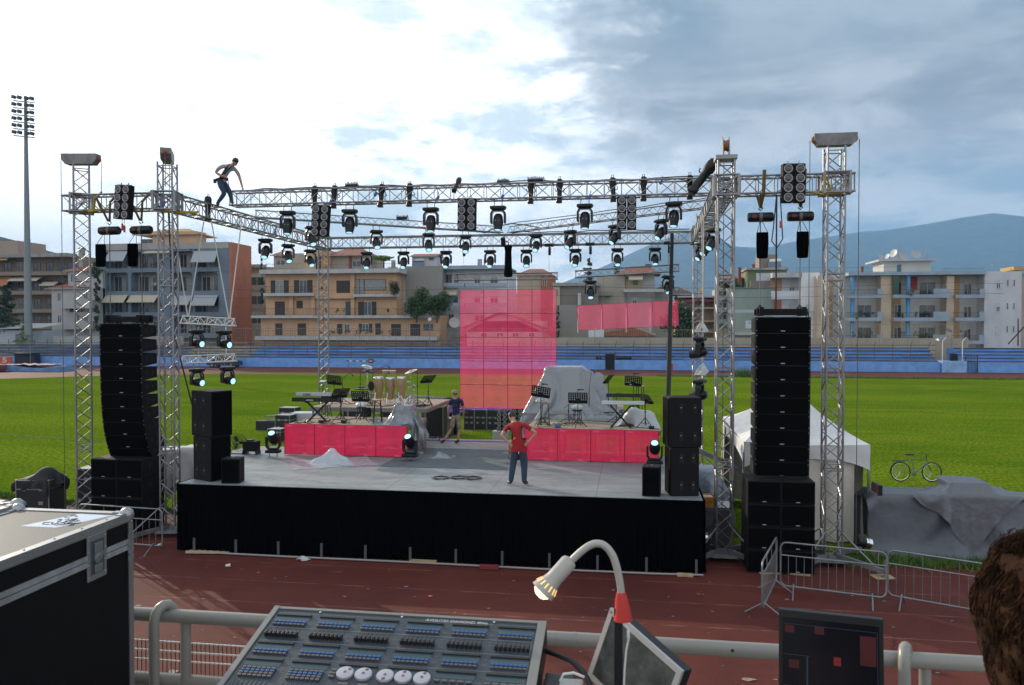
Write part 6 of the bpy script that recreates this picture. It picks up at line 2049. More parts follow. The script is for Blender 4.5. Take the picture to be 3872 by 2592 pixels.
# ------------------------------------------------------------------ crowd barriers
def barrier(label, a, b_, w=2.0, h=1.06, group='steel crowd barriers'):
 a, b_ = Vector((a[0], a[1], 0)), Vector((b_[0], b_[1], 0))
 d = b_ - a
 t = thing('crowd_barrier', label, 'barrier', a.lerp(b_, .5), math.atan2(d.y, d.x), group)
 W2 = d.length / 2
 z0, z1, r = .18, h, .12
 pts = []
 for cx, cz, a0 in ((W2 - r, z1 - r, 0), (-W2 + r, z1 - r, 90), (-W2 + r, z0 + r, 180), (W2 - r, z0 + r, 270)):
  for k in range(5):
   an = rad(a0 + k * 22.5)
   pts.append((cx + math.cos(an) * r, 0, cz + math.sin(an) * r))
 MB().path(pts, .0175, 8, closed=True).build('frame', M_STEEL, t, smooth=True)
 MB().tube((-W2, 0, h - .26), (W2, 0, h - .26), .013, 6).build('mid_rail', M_STEEL, t)
 n = 13
 for i in range(1, n):
  x = -W2 + 2 * W2 * i / n
  MB().tube((x, 0, z0), (x, 0, h - .26 if i % 4 else h), .0065, 5).build('bar', M_STEEL, t)
 for s in (-1, 1):
  x = s * (W2 - .25)
  MB().path([(x, -.34, .0), (x, -.02, .22), (x, .02, .22), (x, .34, .0)], .016, 6).build('foot', M_STEEL, t, smooth=True)
 return t
barrier('crowd barrier turned end-on to the others, with splayed feet', (2.42, 14.85), (3.02, 16.75))
barrier('crowd barrier standing in front of the right subwoofers and outermost tower', (3.02, 16.32), (4.90, 15.85))
barrier('crowd barrier in front of the dark grey tarpaulin', (4.98, 16.05), (6.75, 15.20))
barrier('crowd barrier mostly hidden behind the curly head at the right edge', (6.85, 15.6), (8.7, 16.4))
barrier('crowd barrier between the big foreground case and the stage skirt', (-13.35, 17.25), (-11.00, 17.05))
# ------------------------------------------------------------------ buildings behind the stand
M_GLASS = mat('window_glass', (.035, .045, .055), .12, spec=.7, noise=.3, nscale=.6)
M_FRAMEW = mat('white_window_frame', (.55, .55, .54), .5)
M_SHUT = mat('dark_brown_shutter', (.045, .030, .022), .6, noise=.2, nscale=3)
M_CURT = mat('window_curtain', (.30, .31, .30), .8, noise=.3, nscale=3, stretch=(6, 1, .5))
M_RAILD = mat('dark_balcony_rail', (.06, .055, .05), .55)
M_TILE = None
def tile_mat():
 m = bpy.data.materials.new('red_roof_tiles')
 m.use_nodes = True
 t = NT(m.node_tree)
 b = t.n['Principled BSDF']
 tc = t.node('ShaderNodeTexCoord')
 sp = t.node('ShaderNodeSeparateXYZ')
 t.link(tc.outputs['Object'], sp.inputs[0])
 w = t.math('SINE', t.math('MULTIPLY', sp.outputs[0], 2 * PI / .32))
 n = t.noise(tc.outputs['Object'], 1.6, 6, .7)
 c = t.mix(t.ramp(n, .3, .7), (.26, .075, .045), (.36, .13, .08))
 c = t.mix(t.ramp(w, -.6, .6, .45, 0), c, (.10, .035, .025))
 t.link(c, b.inputs['Base Color'])
 b.inputs['Roughness'].default_value = .8
 return m
M_TILE = tile_mat()
def wall_mat(name, col, streak=(.12, .11, .10)):
 return mat(name, col, .85, noise=.09, nscale=.45, dirt=(tuple(c * .55 + d * .25 for c, d in zip(col, streak)), .5), stretch=(1, 1, .45))
class Bld:
 """building whose front lies in the plane y=Y; parts are given in photo pixels on that plane"""
 def __init__(s, label, Y, u0, u1, name='apartment_building', cat='building'):
  s.Y = Y
  a = at((u0 + u1) / 2, 1237, Y)
  s.o = Vector((a.x, Y, 0))
  s.t = thing(name, label, cat, s.o)
 def X(s, u, v=1200, dy=0.0):
  return at(u, v, s.Y + dy).x - s.o.x
 def Z(s, u, v, dy=0.0):
  return at(u, v, s.Y + dy).z
 def rect(s, u0, u1, v0, v1, y0, y1, name, m, parent=None, dy=0.0):
  um = (u0 + u1) / 2
  z0 = 0 if v1 is None else s.Z(um, v1, dy)
  return MB().bx(s.X(u0, 1200, dy), s.X(u1, 1200, dy), y0, y1, z0, s.Z(um, v0, dy)).build(name, m, parent or s.t)
 def body(s, u0, u1, v0, depth, m, y0=0.0, v1=None, name='wall'):
  return s.rect(u0, u1, v0, v1, y0, y0 + depth, name, m)
 def slab(s, u0, u1, v0, v1, out, m, inn=0.0, name='balcony_slab'):
  return s.rect(u0, u1, v0, v1, -out, inn, name, m)
 def parapet(s, u0, u1, v0, v1, out, m, name='balcony_parapet'):
  x0, x1 = s.X(u0), s.X(u1)
  um = (u0 + u1) / 2
  z0, z1 = s.Z(um, v1), s.Z(um, v0)
  b = MB().bx(x0, x1, -out, -out + .12, z0, z1).bx(x0, x0 + .12, -out + .12, 0, z0, z1).bx(x1 - .12, x1, -out + .12, 0, z0, z1).bx(x0 + .12, x1 - .12, -out + .12, .0, z0, z0 + .12)
  return b.build(name, m, s.t)
 def rail(s, u0, u1, v0, v1, out, m=None, sides=True, step=.14):
  m = m or M_RAILD
  x0, x1 = s.X(u0), s.X(u1)
  um = (u0 + u1) / 2
  z0, z1 = s.Z(um, v1), s.Z(um, v0)
  b = MB()
  b.bx(x0, x1, -out - .02, -out + .02, z1 - .04, z1).bx(x0, x1, -out - .015, -out + .015, z0 + .06, z0 + .09)
  x = x0
  while x < x1:
   b.bx(x - .010, x + .010, -out - .01, -out + .01, z0, z1 - .04)
   x += step
  if sides:
   for x in (x0, x1):
    b.bx(x - .02, x + .02, -out, -.02, z1 - .04, z1)
  return b.build('balcony_rail', m, s.t)
 def win(s, u0, u1, v0, v1, y=0.0, shut=None, frame=None, pane=None, mull=1, blind=0.0, name='window'):
  """frame with a pane set back into it, optional open shutters either side"""
  x0, x1 = s.X(u0), s.X(u1)
  um = (u0 + u1) / 2
  z0, z1 = s.Z(um, v1), s.Z(um, v0)
  fm = frame or M_FRAMEW
  w = .06
  b = MB()
  b.bx(x0, x0 + w, y - .06, y - .003, z0, z1).bx(x1 - w, x1, y - .06, y - .003, z0, z1).bx(x0 + w, x1 - w, y - .06, y - .003, z1 - w, z1).bx(x0 + w, x1 - w, y - .06, y - .003, z0, z0 + w)
  for k in range(mull):
   xm = x0 + (x1 - x0) * (k + 1) / (mull + 1)
   b.bx(xm - .03, xm + .03, y - .055, y - .003, z0 + w, z1 - w)
  f = b.build(name, fm, s.t)
  MB().bx(x0 + w, x1 - w, y - .02, y - .004, z0 + w, z1 - w).build('pane', pane or M_GLASS, f)
  if blind:
   MB().bx(x0 + w, x1 - w, y - .04, y - .022, z1 - (z1 - z0) * blind, z1 - w).build('blind', mat('roller_blind', (.50, .50, .48), .6, noise=.05), f)
  if shut:
   sw = s.X(um + shut) - s.X(um)
   for q0, q1 in ((x0 - sw, x0 - .01), (x1 + .01, x1 + sw)):
    MB().bx(q0, q1, y - .09, y - .03, z0, z1).build('shutter', M_SHUT, f)
  return f
 def door(s, u0, u1, v0, v1, m=None, y=0.0, name='door'):
  x0, x1 = s.X(u0), s.X(u1)
  um = (u0 + u1) / 2
  z0, z1 = s.Z(um, v1), s.Z(um, v0)
  f = MB().bx(x0, x1, y - .05, y - .003, z0, z1).build(name, m or M_SHUT, s.t)
  MB().bx(x0 + .05, (x0 + x1) / 2 - .02, y - .075, y - .052, z0 + .08, z1 - .08).bx((x0 + x1) / 2 + .02, x1 - .05, y - .075, y - .052, z0 + .08, z1 - .08).build('door_leaf', m or M_SHUT, f)
  return f
 def awning(s, u0, u1, v0, v1, m, out=1.3, y=0.0, n=14):
  x0, x1 = s.X(u0), s.X(u1)
  um = (u0 + u1) / 2
  z1, z0 = s.Z(um, v0), s.Z(um, v1)
  b = MB()
  b.quad((x0, y - .05, z1), (x1, y - .05, z1), (x1, y - out, z0 + .15), (x0, y - out, z0 + .15))
  b.quad((x0, y - .06, z1 - .03), (x1, y - .06, z1 - .03), (x1, y - out, z0 + .12), (x0, y - out, z0 + .12))
  for i in range(n):
   xa, xb = x0 + (x1 - x0) * i / n, x0 + (x1 - x0) * (i + 1) / n
   b.add([(xa, y - out - .005, z0 + .15), (xb, y - out - .005, z0 + .15), (xb, y - out - .01, z0 + .03), ((xa + xb) / 2, y - out - .01, z0), (xa, y - out - .01, z0 + .03)], [(0, 1, 2, 3, 4)])
  return b.build('awning', m, s.t)
 def gable(s, u0, u1, v_eave, v_top, depth, m=None, hip=True, y0=-.4, shift=0):
  x0, x1 = s.X(u0), s.X(u1)
  um = (u0 + u1) / 2
  ze, zt = s.Z(um, v_eave), s.Z(um, v_top)
  xm0, xm1 = (x0 + (x1 - x0) * .32, x1 - (x1 - x0) * .32) if hip else (x0, x1)
  xm0 += shift
  xm1 += shift
  ym = y0 + depth / 2
  b = MB().add([(x0, y0, ze), (x1, y0, ze), (x1, y0 + depth, ze), (x0, y0 + depth, ze), (xm0, ym, zt), (xm1, ym, zt)],
      [(0, 1, 5, 4), (1, 2, 5), (2, 3, 4, 5), (3, 0, 4), (3, 2, 1, 0)])
  o = b.build('roof', m or M_TILE, s.t)
  MB().bx(x0, x1, y0 - .06, y0, ze - .14, ze + .02).build('eave', M_CONC, s.t)
  return o
 def chimney(s, u0, u1, v0, v1, y=3, m=None):
  x0, x1 = s.X(u0), s.X(u1)
  um = (u0 + u1) / 2
  z0, z1 = s.Z(um, v1), s.Z(um, v0)
  b = MB().bx(x0, x1, y, y + (x1 - x0), z0 - 1.5, z1).bx(x0 - .06, x1 + .06, y - .06, y + (x1 - x0) + .06, z1 - .15, z1 - .05)
  return b.build('chimney', m or M_CONC, s.t)
W_BROWN = wall_mat('brown_render', (.235, .185, .145))
W_WHITE = wall_mat('off_white_render', (.42, .41, .40))
W_BLUEG = wall_mat('blue_grey_render', (.155, .20, .25))
W_TERRA = wall_mat('terracotta_render', (.42, .155, .085))
W_PEACH = wall_mat('peach_render', (.56, .345, .20))
W_BEIGE = wall_mat('beige_render', (.40, .33, .25))
W_GREY = wall_mat('raw_grey_render', (.26, .245, .22))
W_GREEN = wall_mat('grey_green_render', (.27, .32, .275))
W_PALE = wall_mat('pale_render', (.58, .60, .62))
W_SAND = wall_mat('sand_render', (.56, .44, .33))
W_OR = wall_mat('orange_render', (.50, .24, .12))
M_SLAB = mat('painted_slab_edge', (.44, .44, .43), .7, noise=.12, nscale=1)
M_SLABG = mat('blue_grey_slab', (.30, .36, .43), .7, noise=.12, nscale=1)
A_OR = mat('orange_awning', (.36, .15, .06), .8)
A_CR = mat('cream_awning', (.46, .41, .30), .8)
A_GR = mat('grey_awning', (.34, .36, .38), .8)
# B1 brown block at the far left
B = Bld('long brown apartment block with orange awnings at the far left edge', 126, 0, 270, )
B.body(-160, 272, 968, 12, W_BROWN, 1.4)
B.slab(-160, 272, 962, 976, 1.0, M_CONC, 1.6, name='roof_slab')
for v in (1030, 1102, 1170, 1232):
 B.slab(-160, 268, v, v + 14, 1.0, W_BROWN, 1.6)
 B.rail(-150, 262, v - 20, v, .9, step=.3)
for v0, v1 in ((990, 1028), (1060, 1100), (1130, 1168), (1195, 1230)):
 for u in (-110, -50, 10, 60, 122, 170, 215, 250):
  B.win(u - 14, u + 12, v0, v1, 1.4, mull=1, frame=M_SHUT if (u % 3) else None, pane=M_GLASS)
B.awning(-60, 48, 972, 988, mat('ochre_awning', (.40, .24, .07), .8), 1.2)
B.awning(-80, 50, 1045, 1086, A_OR, 1.6)
B.awning(52, 165, 1048, 1066, A_CR, 1.5)
B.awning(168, 225, 1066, 1083, A_CR, 1.2)
B.rect(-160, 38, 908, 968, 2, 9, 'roof_house', wall_mat('pinkish_render', (.36, .27, .22)))
# B2 white houses with red roofs
B = Bld('off-white house with stepped red tiled roofs left of the blue-grey block', 120, 178, 372, 'house')
B.body(196, 372, 1090, 9, W_WHITE)
B.gable(176, 330, 1092, 1066, 7)
B.body(240, 372, 1025, 8, W_WHITE, 1.2, name='upper_wall')
B.gable(228, 372, 1022, 990, 8, y0=.8)
for u0, u1, v0, v1 in ((218, 232, 1108, 1140), (218, 232, 1192, 1222), (250, 264, 1034, 1066), (318, 334, 1102, 1130), (318, 334, 1190, 1220), (290, 302, 1190, 1220)):
 B.win(u0, u1, v0, v1, 1.2 if v0 < 1060 else 0)
for v in (1137, 1215):
 B.parapet(246, 366, v, v + 31, 1.1, W_WHITE)
B.chimney(253, 268, 930, 990, 3)
B.win(262, 345, 1006 + 150, 1162 + 20, 0)
# B3 blue-grey block with rounded loggias
B = Bld('blue-grey apartment block with rounded loggias, awnings and a terracotta side wall', 122, 378, 918)
B.body(384, 870, 922, 4.4, wall_mat('grey_loggia_back', (.33, .32, .29)), 1.7)
B.rect(378, 870, 920, 944, -.3, 6.3, 'roof_parapet', wall_mat('warm_grey_parapet', (.36, .34, .31)))
fl = [(944, 1014), (1030, 1102), (1112, 1182), (1202, 1262)]
cols = [(404, 491), (498, 604), (655, 735), (739, 832)]
for (v0, v1) in fl:
 B.rect(378, 870, v1, v1 + 16, -.3, 1.9, 'balcony_slab', W_BLUEG)
for u0, u1 in ((378, 404), (491, 498), (604, 655), (735, 739), (832, 870)):
 B.rect(u0 - 2, u1 + 2, 944, None, -.25, 1.75, 'fin_wall', W_BLUEG)
for i, (v0, v1) in enumerate(fl):
 for j, (u0, u1) in enumerate(cols):
  # rounded upper corners of each opening
  for s_, uc in ((1, u0), (-1, u1)):
   x, z = B.X(uc) + .08 * s_, B.Z(uc, v0)
   b = MB()
   pts = [(x, z), (x + s_ * .75, z)] + [(x + s_ * .75 * (1 - math.sin(rad(a))), z - .75 * (1 - math.cos(rad(a)))) for a in (15, 35, 55, 75, 90)]
   fixn(b.prism(pts, -.24, .1).build('arch_corner', W_BLUEG, B.t))
  B.rail(u0, u1, v1 - 20, v1, .12, sides=False, step=.2)
  w = u1 - u0
  B.win(u0 + w * .08, u0 + w * .42, v0 + 14, v1, 1.7, pane=M_GLASS if (i + j) % 2 else M_SHUT)
  B.win(u0 + w * .55, u0 + w * .92, v0 + 14, v1, 1.7, pane=M_CURT if (i + j) % 3 == 0 else M_GLASS)
B.rect(378, 870, 944, 952, -.24, .3, 'lintel', W_BLUEG)
for u0, u1, v0, v1, m in ((418, 489, 952, 992, A_GR), (740, 830, 950, 996, A_GR), (405, 489, 1116, 1147, A_CR), (500, 604, 1116, 1146, A_CR), (656, 730, 1118, 1156, A_GR), (740, 828, 1116, 1158, A_GR), (560, 660, 950, 962, A_CR)):
 B.awning(u0, u1, v0, v1, m, 1.3, -.2)
x0 = B.X(872)
MB().bx(x0 + .02, x0 + .4, -.36, 6.6, 0, B.Z(870, 917)).build('side_wall', W_TERRA, B.t)
B.rect(540, 710, 868, 920, 3, 6, 'penthouse', W_PEACH)
B.win(482, 540, 895, 920, 3.9)
B.gable(470, 722, 880, 850, 7, m=mat('orange_roof', (.42, .27, .10), .8), y0=2.4)
# small figure on the middle balcony
J = {'pelvis': (0, 0, .9, (.15, .11)), 'chest': (0, 0, 1.28, (.17, .11)), 'neck': (0, 0, 1.48, .055), 'skull': (0, 0, 1.6, (.085, .09)),
  'sL': (-.18, 0, 1.38, .06), 'eL': (-.24, -.05, 1.12, .045), 'hL': (-.2, -.2, .98, .035), 'sR': (.18, 0, 1.38, .06), 'eR': (.24, -.05, 1.12, .045), 'hR': (.2, -.2, .98, .035),
  'kL': (-.1, 0, .48, .07), 'aL': (-.1, 0, .06, .05), 'kR': (.1, 0, .48, .07), 'aR': (.1, 0, .06, .05), 'tL': (-.1, -.12, .03, .04), 'tR': (.1, -.12, .03, .04)}
E_ = [('pelvis', 'chest', 0), ('chest', 'neck', 0), ('neck', 'skull', 2), ('chest', 'sL', 0), ('sL', 'eL', 0), ('eL', 'hL', 2), ('chest', 'sR', 0), ('sR', 'eR', 0), ('eR', 'hR', 2),
  ('pelvis', 'kL', 1), ('kL', 'aL', 1), ('aL', 'tL', 1), ('pelvis', 'kR', 1), ('kR', 'aR', 1), ('aR', 'tR', 1)]
fingers(J, E_, 'hL', 'eL', 'L', (0, -.3, -.3), (1, 0, 0), 2)
fingers(J, E_, 'hR', 'eR', 'R', (0, -.3, -.3), (-1, 0, 0), 2)
pp = at(583, 1101, 122.6)
figure('person', 'person in a white shirt leaning on a balcony rail of the blue-grey block', (pp.x, 122.9, pp.z), 0, J, E_, None, [mat('white_cotton', (.55, .55, .58)), mat('dark_jeans', (.03, .05, .09)), M_SKIN], 1.0)
# B4 gap building
B = Bld('shaded beige block recessed between the terracotta wall and the peach block', 130, 920, 1005)
B.body(905, 1060, 1010, 10, W_BEIGE, .8)
B.slab(905, 1000, 1002, 1014, .8, M_CONC, 1, name='roof_slab')
for v in (1080, 1152, 1225):
 B.parapet(920, 1000, v, v + 22, 1.0, wall_mat('grey_beige_parapet', (.32, .28, .25)))
 B.win(940, 990, v - 46, v, .8, blind=.3)
# B5 peach block
B = Bld('peach apartment block with white balcony slabs, brown shutters and red roofed penthouses', 116, 970, 1665)
B.body(1006, 1500, 1030, 11, W_PEACH)
B.body(990, 1665, 1195, 9, W_PEACH, -.35, name='ground_wall')
B.slab(995, 1520, 1020, 1036, 1.2, M_SLAB, 11, name='roof_slab')
B.slab(1008, 1197, 1110, 1121, 1.1, M_SLAB)
B.slab(1345, 1515, 1113, 1124, 1.1, M_SLAB)
B.slab(966, 1197, 1194, 1204, 1.5, M_SLAB)
B.slab(1197, 1662, 1194, 1204, 1.3, M_SLAB)
B.rect(1197, 1345, 1110, 1130, -.6, 0, 'beam', W_PEACH)
for u0, u1, v0 in ((1008, 1197, 1085), (1345, 1515, 1088), (966, 1197, 1167), (1197, 1500, 1167), (1500, 1662, 1170)):
 B.rail(u0, u1, v0, v0 + 26, 1.05 if v0 < 1100 else 1.25, step=.22)
for u in (1098, 1180, 1330):
 B.rect(u, u + 14, 1121 if u < 1300 else 1036, 1194, -.45, 0, 'pier', W_PEACH)
for u0, u1, v0, v1, sh, pane in ((1043, 1074, 1061, 1110, 18, M_CURT), (1133, 1162, 1060, 1110, 20, M_GLASS), (1377, 1375 + 30, 1142, 1193, 18, M_GLASS)):
 B.win(u0, u1, v0, v1, 0, shut=sh, pane=pane)
B.door(1273, 1323, 1062, 1110)
B.win(1342, 1378, 1056, 1112, 0, frame=M_SHUT, pane=M_CURT)
B.win(1378, 1460, 1056, 1097, 0, frame=M_SHUT, pane=M_CURT, mull=0)
B.door(1040, 1077, 1141, 1194)
B.win(1122, 1145, 1138, 1166, 0, frame=M_SHUT, pane=M_SHUT)
B.door(1177, 1188, 1140, 1192, mat('blue_grey_door', (.16, .19, .22)))
B.door(1307, 1328, 1141, 1193, mat('slate_door', (.06, .075, .09)))
B.win(1355, 1378, 1142, 1193, -.01, frame=M_SHUT, pane=M_SHUT, name='shutter_panel')
for u0, u1, v0, v1 in ((1045, 1071, 1224, 1268), (1129, 1160, 1224, 1268), (1278, 1297, 1226, 1262), (1422, 1442, 1224, 1266), (1482, 1518, 1226, 1270), (1554, 1591, 1226, 1270)):
 B.door(u0, u1, v0, v1, y=-.35)
B.win(1305, 1325, 1226, 1254, -.35)
B.win(1372, 1398, 1225, 1256, -.35, shut=12)
B.win(1604, 1640, 1226, 1250, -.35, frame=M_SHUT)
B.slab(985, 1665, 1272, 1286, 2.0, M_SLAB, name='terrace_edge')
B.rail(990, 1660, 1250, 1272, 1.95, mat('wrought_rail', (.12, .08, .05), .6), step=.26)
# penthouses
B.rect(1015, 1140, 955, 1020, 2.0, 7.5, 'penthouse', W_BEIGE)
B.gable(1008, 1072, 962, 937, 6.5, y0=1.4)
B.rect(1140, 1235, 945, 1020, 1.6, 8, 'penthouse', W_PEACH)
B.gable(1205, 1388, 962, 930, 8, y0=1.2)
B.rect(1235, 1385, 960, 1020, 2.2, 8.5, 'penthouse', wall_mat('pale_brown_render', (.38, .30, .24)))
B.win(1314, 1366, 982, 1007, 2.2, mull=2)
B.win(1024, 1060, 980, 1000, 2.0)
B.win(1180, 1200, 968, 1018, 1.6, pane=M_SHUT, frame=M_SHUT)
B.rail(1012, 1140, 1000, 1020, .9, step=.25)
B.rail(1235, 1500, 1000, 1020, .9, step=.25)
B.rect(1303, 1312, 966, 1020, 2.0, 2.19, 'red_pier', wall_mat('brick_red_render', (.24, .06, .04)))
MB().bx(B.X(1458), B.X(1470), 3, 3.6, 11, B.Z(1465, 978)).bx(B.X(1445), B.X(1478), 2.9, 3.7, B.Z(1465, 1020), B.Z(1465, 1005)).build('chimney', M_CONC, B.t)
MB().lathe([(.3, -.1), (.5, .1), (.45, .8), (.2, 1.15), (0, 1.2)], 14, (B.X(1221), 1.2, B.Z(1221, 1005))).build('orange_hood', mat('orange_hood', (.55, .26, .05), .6), B.t, smooth=True)
# B6 concrete blank wall with tower
B = Bld('windowless raw grey concrete block with a white roof hut and red roof', 119, 1520, 1685)
B.body(1535, 1672, 1007, 10, W_GREY)
B.body(1516, 1536, 1010, 9, W_PALE, .4, name='side_wall')
B.rect(1545, 1640, 965, 1007, 2, 6, 'roof_hut', wall_mat('lilac_white_render', (.46, .44, .48)))
B.gable(1540, 1645, 965, 952, 4.6, y0=1.6, hip=False)
B.win(1611, 1628, 972, 980, 2, frame=M_SHUT)
for k, u in enumerate((1652, 1658)):
 MB().tube((B.X(u), 3, 17), (B.X(u), 3, B.Z(u, 948)), .16, 8).build('flue', M_STEEL, B.t)
def solar(B, u, v, s=1.0, y=1.5):
 x, z = B.X(u), B.Z(u, v)
 MB().lathe([(.0, -.8 * s), (.25 * s, -.75 * s), (.27 * s, 0), (.25 * s, .75 * s), (0, .8 * s)], 12, (x, y + .6, z + .75 * s), (1, 0, .05)).build('water_tank', M_WHITE, B.t, smooth=True)
 MB().box((x - .2, y - .1, z), (1.7 * s, .08, 1.5 * s), Matrix.Rotation(rad(-38), 3, 'X')).build('solar_panel', mat('solar_glass', (.06, .10, .14), .2, spec=.8), B.t)
solar(B, 1575, 998, 1.0)
# B7 pale grey block
B = Bld('pale grey apartment block with shallow balconies left of the LED curtain', 121, 1672, 1920)
B.body(1672, 1915, 1013, 10, W_PALE, .9)
B.slab(1668, 1915, 1006, 1020, 1.0, M_SLABG, 11, name='roof_slab')
for v in (1072, 1146):
 B.parapet(1670, 1760, v, v + 14, 1.1, M_SLABG)
 B.parapet(1762, 1915, v, v + 14, .8, M_SLABG)
B.awning(1672, 1732, 1090, 1118, A_CR, 1.2)
for u0, u1, v0, v1 in ((1680, 1706, 1036, 1072), (1712, 1730, 1036, 1072), (1680, 1728, 1118, 1146), (1690, 1712, 1172, 1215), (1790, 1812, 1040, 1072), (1850, 1880, 1040, 1072), (1790, 1812, 1115, 1146), (1850, 1880, 1115, 1146), (1790, 1830, 1180, 1215)):
 B.win(u0, u1, v0, v1, .9, blind=.4 if u0 % 4 else 0)
for u in (1790, 1796, 1802, 1814):
 MB().tube((B.X(u), 4, B.Z(u, 1010)), (B.X(u), 4, B.Z(u, 972)), .11, 8).build('flue', M_STEEL, B.t)
B.rect(1665, 1760, 1238, None, -.4, .9, 'garden_wall', M_CONC)
def dish(parent, x, y, z, r, yaw=0.0, m=None):
 d = Vector((math.sin(yaw), -math.cos(yaw), .35))
 o = MB().lathe([(0, 0), (r * .5, r * .06), (r, r * .24), (r, r * .26), (r * .5, r * .09), (0, r * .03)], 18, (x, y, z), d).tube((x, y, z), (x, y + .1, z - r * 1.3), .03, 5).build('satellite_dish', m or mat('dish_white', (.55, .54, .52), .5), parent, smooth=True)
dish(B.t, B.X(1720), -.3, B.Z(1720, 1222), .9, .3)
# B8 house behind the LED curtain truss
B = Bld('orange-walled house with red hipped roof right behind the LED curtain truss', 138, 1940, 2100, 'house')
B.body(1955, 2045, 1040, 8, W_BEIGE)
B.body(2045, 2086, 1040, 7.8, wall_mat('brick_orange_render', (.34, .12, .06)), -.2, name='side_wall')
B.gable(1945, 2092, 1040, 1012, 9)
B.win(2052, 2068, 1058, 1082, -.2)
B = Bld('low cream house with a wide red gabled roof seen through the LED curtain', 112, 1745, 2065, 'house')
B.body(1765, 2050, 1215, 8, wall_mat('cream_render', (.45, .40, .34)))
b = MB()
x0, x1, xm = B.X(1738), B.X(2075), B.X(1890)
z0, z1 = B.Z(1890, 1242), B.Z(1890, 1180)
b.add([(x0, -.5, z0), (xm, -.5, z1), (x1, -.5, z0), (x0, 9, z0), (xm, 9, z1), (x1, 9, z0), (x0, -.5, z0 - .2), (xm, -.5, z1 - .22), (x1, -.5, z0 - .2)], [(0, 1, 4, 3), (1, 2, 5, 4), (0, 6, 7, 1), (1, 7, 8, 2)])
b.build('roof', M_TILE, B.t)
MB().add([(x0 + .8, 0, z0 - .5), (x1 - .8, 0, z0 - .5), (xm, 0, z1 - .25)], [(0, 1, 2)]).build('gable_wall', W_WHITE, B.t)
for u in (1830, 1890, 1950, 2010):
 B.win(u - 12, u + 12, 1258, 1275, 0)
# B9 grey walls right of the LED curtain
B = Bld('yellowish house end and grey brick wall right of the LED curtain', 121, 2092, 2262, 'house')
B.body(2092, 2262, 1080, 8, wall_mat('grey_brick_wall', (.20, .175, .15)))
B.rect(2092, 2118, 1085, None, -.3, 8, 'cream_end', wall_mat('yellow_render', (.44, .38, .24)))
B.slab(2088, 2265, 1070, 1082, .5, M_CONC, 8.3, name='roof_slab')
B.win(2102, 2112, 1092, 1122, -.3)
B.rect(2105, 2330, 1155, None, -2.0, -.31, 'front_wall', W_GREY)
B.rect(2187, 2198, 1110, 1155, -1.2, -.6, 'chimney', mat('white_chimney', (.5, .5, .5), .7))
B = Bld('low shed with a reddish sloping roof below the LED banner', 112, 2220, 2480, 'house')
B.body(2235, 2480, 1262, 6, W_BEIGE)
x0, x1, xm = B.X(2225), B.X(2485), B.X(2390)
z0, z1 = B.Z(2390, 1272), B.Z(2390, 1238)
MB().add([(x0, -.4, z0), (xm, -.4, z1), (x1, -.4, z0), (x0, 6, z0), (xm, 6, z1), (x1, 6, z0)], [(0, 1, 4, 3), (1, 2, 5, 4), (0, 2, 1)]).build('roof', M_TILE, B.t)
B.rect(2226, 2284, 1246, 1276, -.6, -.1, 'hut', wall_mat('pale_render', (.5, .52, .54)))
# B10 big beige house with red roof
B = Bld('beige two-storey house with a red tiled roof above the LED banner', 124, 2250, 2545, 'house')
B.body(2256, 2362, 1045, 9, wall_mat('plain_beige_wall', (.36, .32, .27)))
B.body(2362, 2475, 1035, 9, W_WHITE, .9, name='front_wall')
B.gable(2330, 2500, 1035, 1000, 9, y0=-.6)
B.slab(2358, 2510, 1095, 1106, 1.2, M_SLAB)
B.rail(2425, 2510, 1080, 1095, 1.1, step=.3)
B.rect(2362, 2422, 1055, 1095, .5, .88, 'ochre_loggia', wall_mat('ochre_wall', (.40, .33, .20)))
B.win(2394, 2411, 1062, 1078, .5, frame=M_SHUT)
B.win(2392, 2408, 1122, 1150, .9, blind=.5)
B.win(2376, 2383, 1125, 1150, .9)
B.awning(2376, 2430, 1042, 1062, A_CR, 1.2)
B.rect(2475, 2530, 1106, None, .5, 8, 'side_wing', W_GREY)
B.rect(2256, 2312, 1104, 1120, -.9, 0, 'balcony_slab', W_GREY)
B.chimney(2442, 2462, 994, 1020, 3, mat('dark_chimney', (.08, .07, .07), .8))
B = Bld('peach house with a dark grey roof and dark red awning right of the tree', 127, 2520, 2710, 'house')
B.body(2562, 2705, 1125, 9, wall_mat('pale_peach_render', (.50, .38, .25)), 1.2)
B.gable(2440, 2630, 1112, 1078, 9, m=mat('slate_roof', (.09, .085, .085), .8), y0=1)
B.slab(2560, 2705, 1120, 1127, 1.0, M_SLAB, 10, name='roof_slab')
B.awning(2590, 2700, 1128, 1143, mat('dark_red_awning', (.20, .035, .045), .8), 1.4)
for v in (1163, 1212, 1252):
 B.slab(2575, 2705, v, v + 7, 1.2, wall_mat('pale_peach_render', (.5, .38, .25)), 1.2)
 B.rail(2578, 2702, v - 14, v, 1.1, step=.25)
for u0, u1, v0, v1 in ((2622, 2645, 1143, 1163), (2652, 2672, 1143, 1163), (2620, 2635, 1184, 1212), (2655, 2667, 1182, 1212), (2622, 2670, 1262, 1285)):
 B.win(u0, u1, v0, v1, 1.2, frame=M_SHUT if v0 < 1180 else None)
for u in (2557, 2592, 2650):
 B.rect(u, u + 10, 1086, 1125, 3, 3.8, 'chimney', wall_mat('pale_peach_render', (.5, .38, .25)))
B = Bld('narrow yellowish facade seen obliquely behind the right front tower', 121, 2706, 2765)
B.body(2712, 2764, 1092, 8, wall_mat('yellow_beige_render', (.45, .40, .28)))
for v in (1120, 1165, 1210):
 B.parapet(2704, 2752, v, v + 16, 1.0, W_WHITE)
 B.win(2716, 2746, v - 26, v, 0, blind=.3)
B.gable(2735, 2820, 1048, 1032, 7, y0=2)
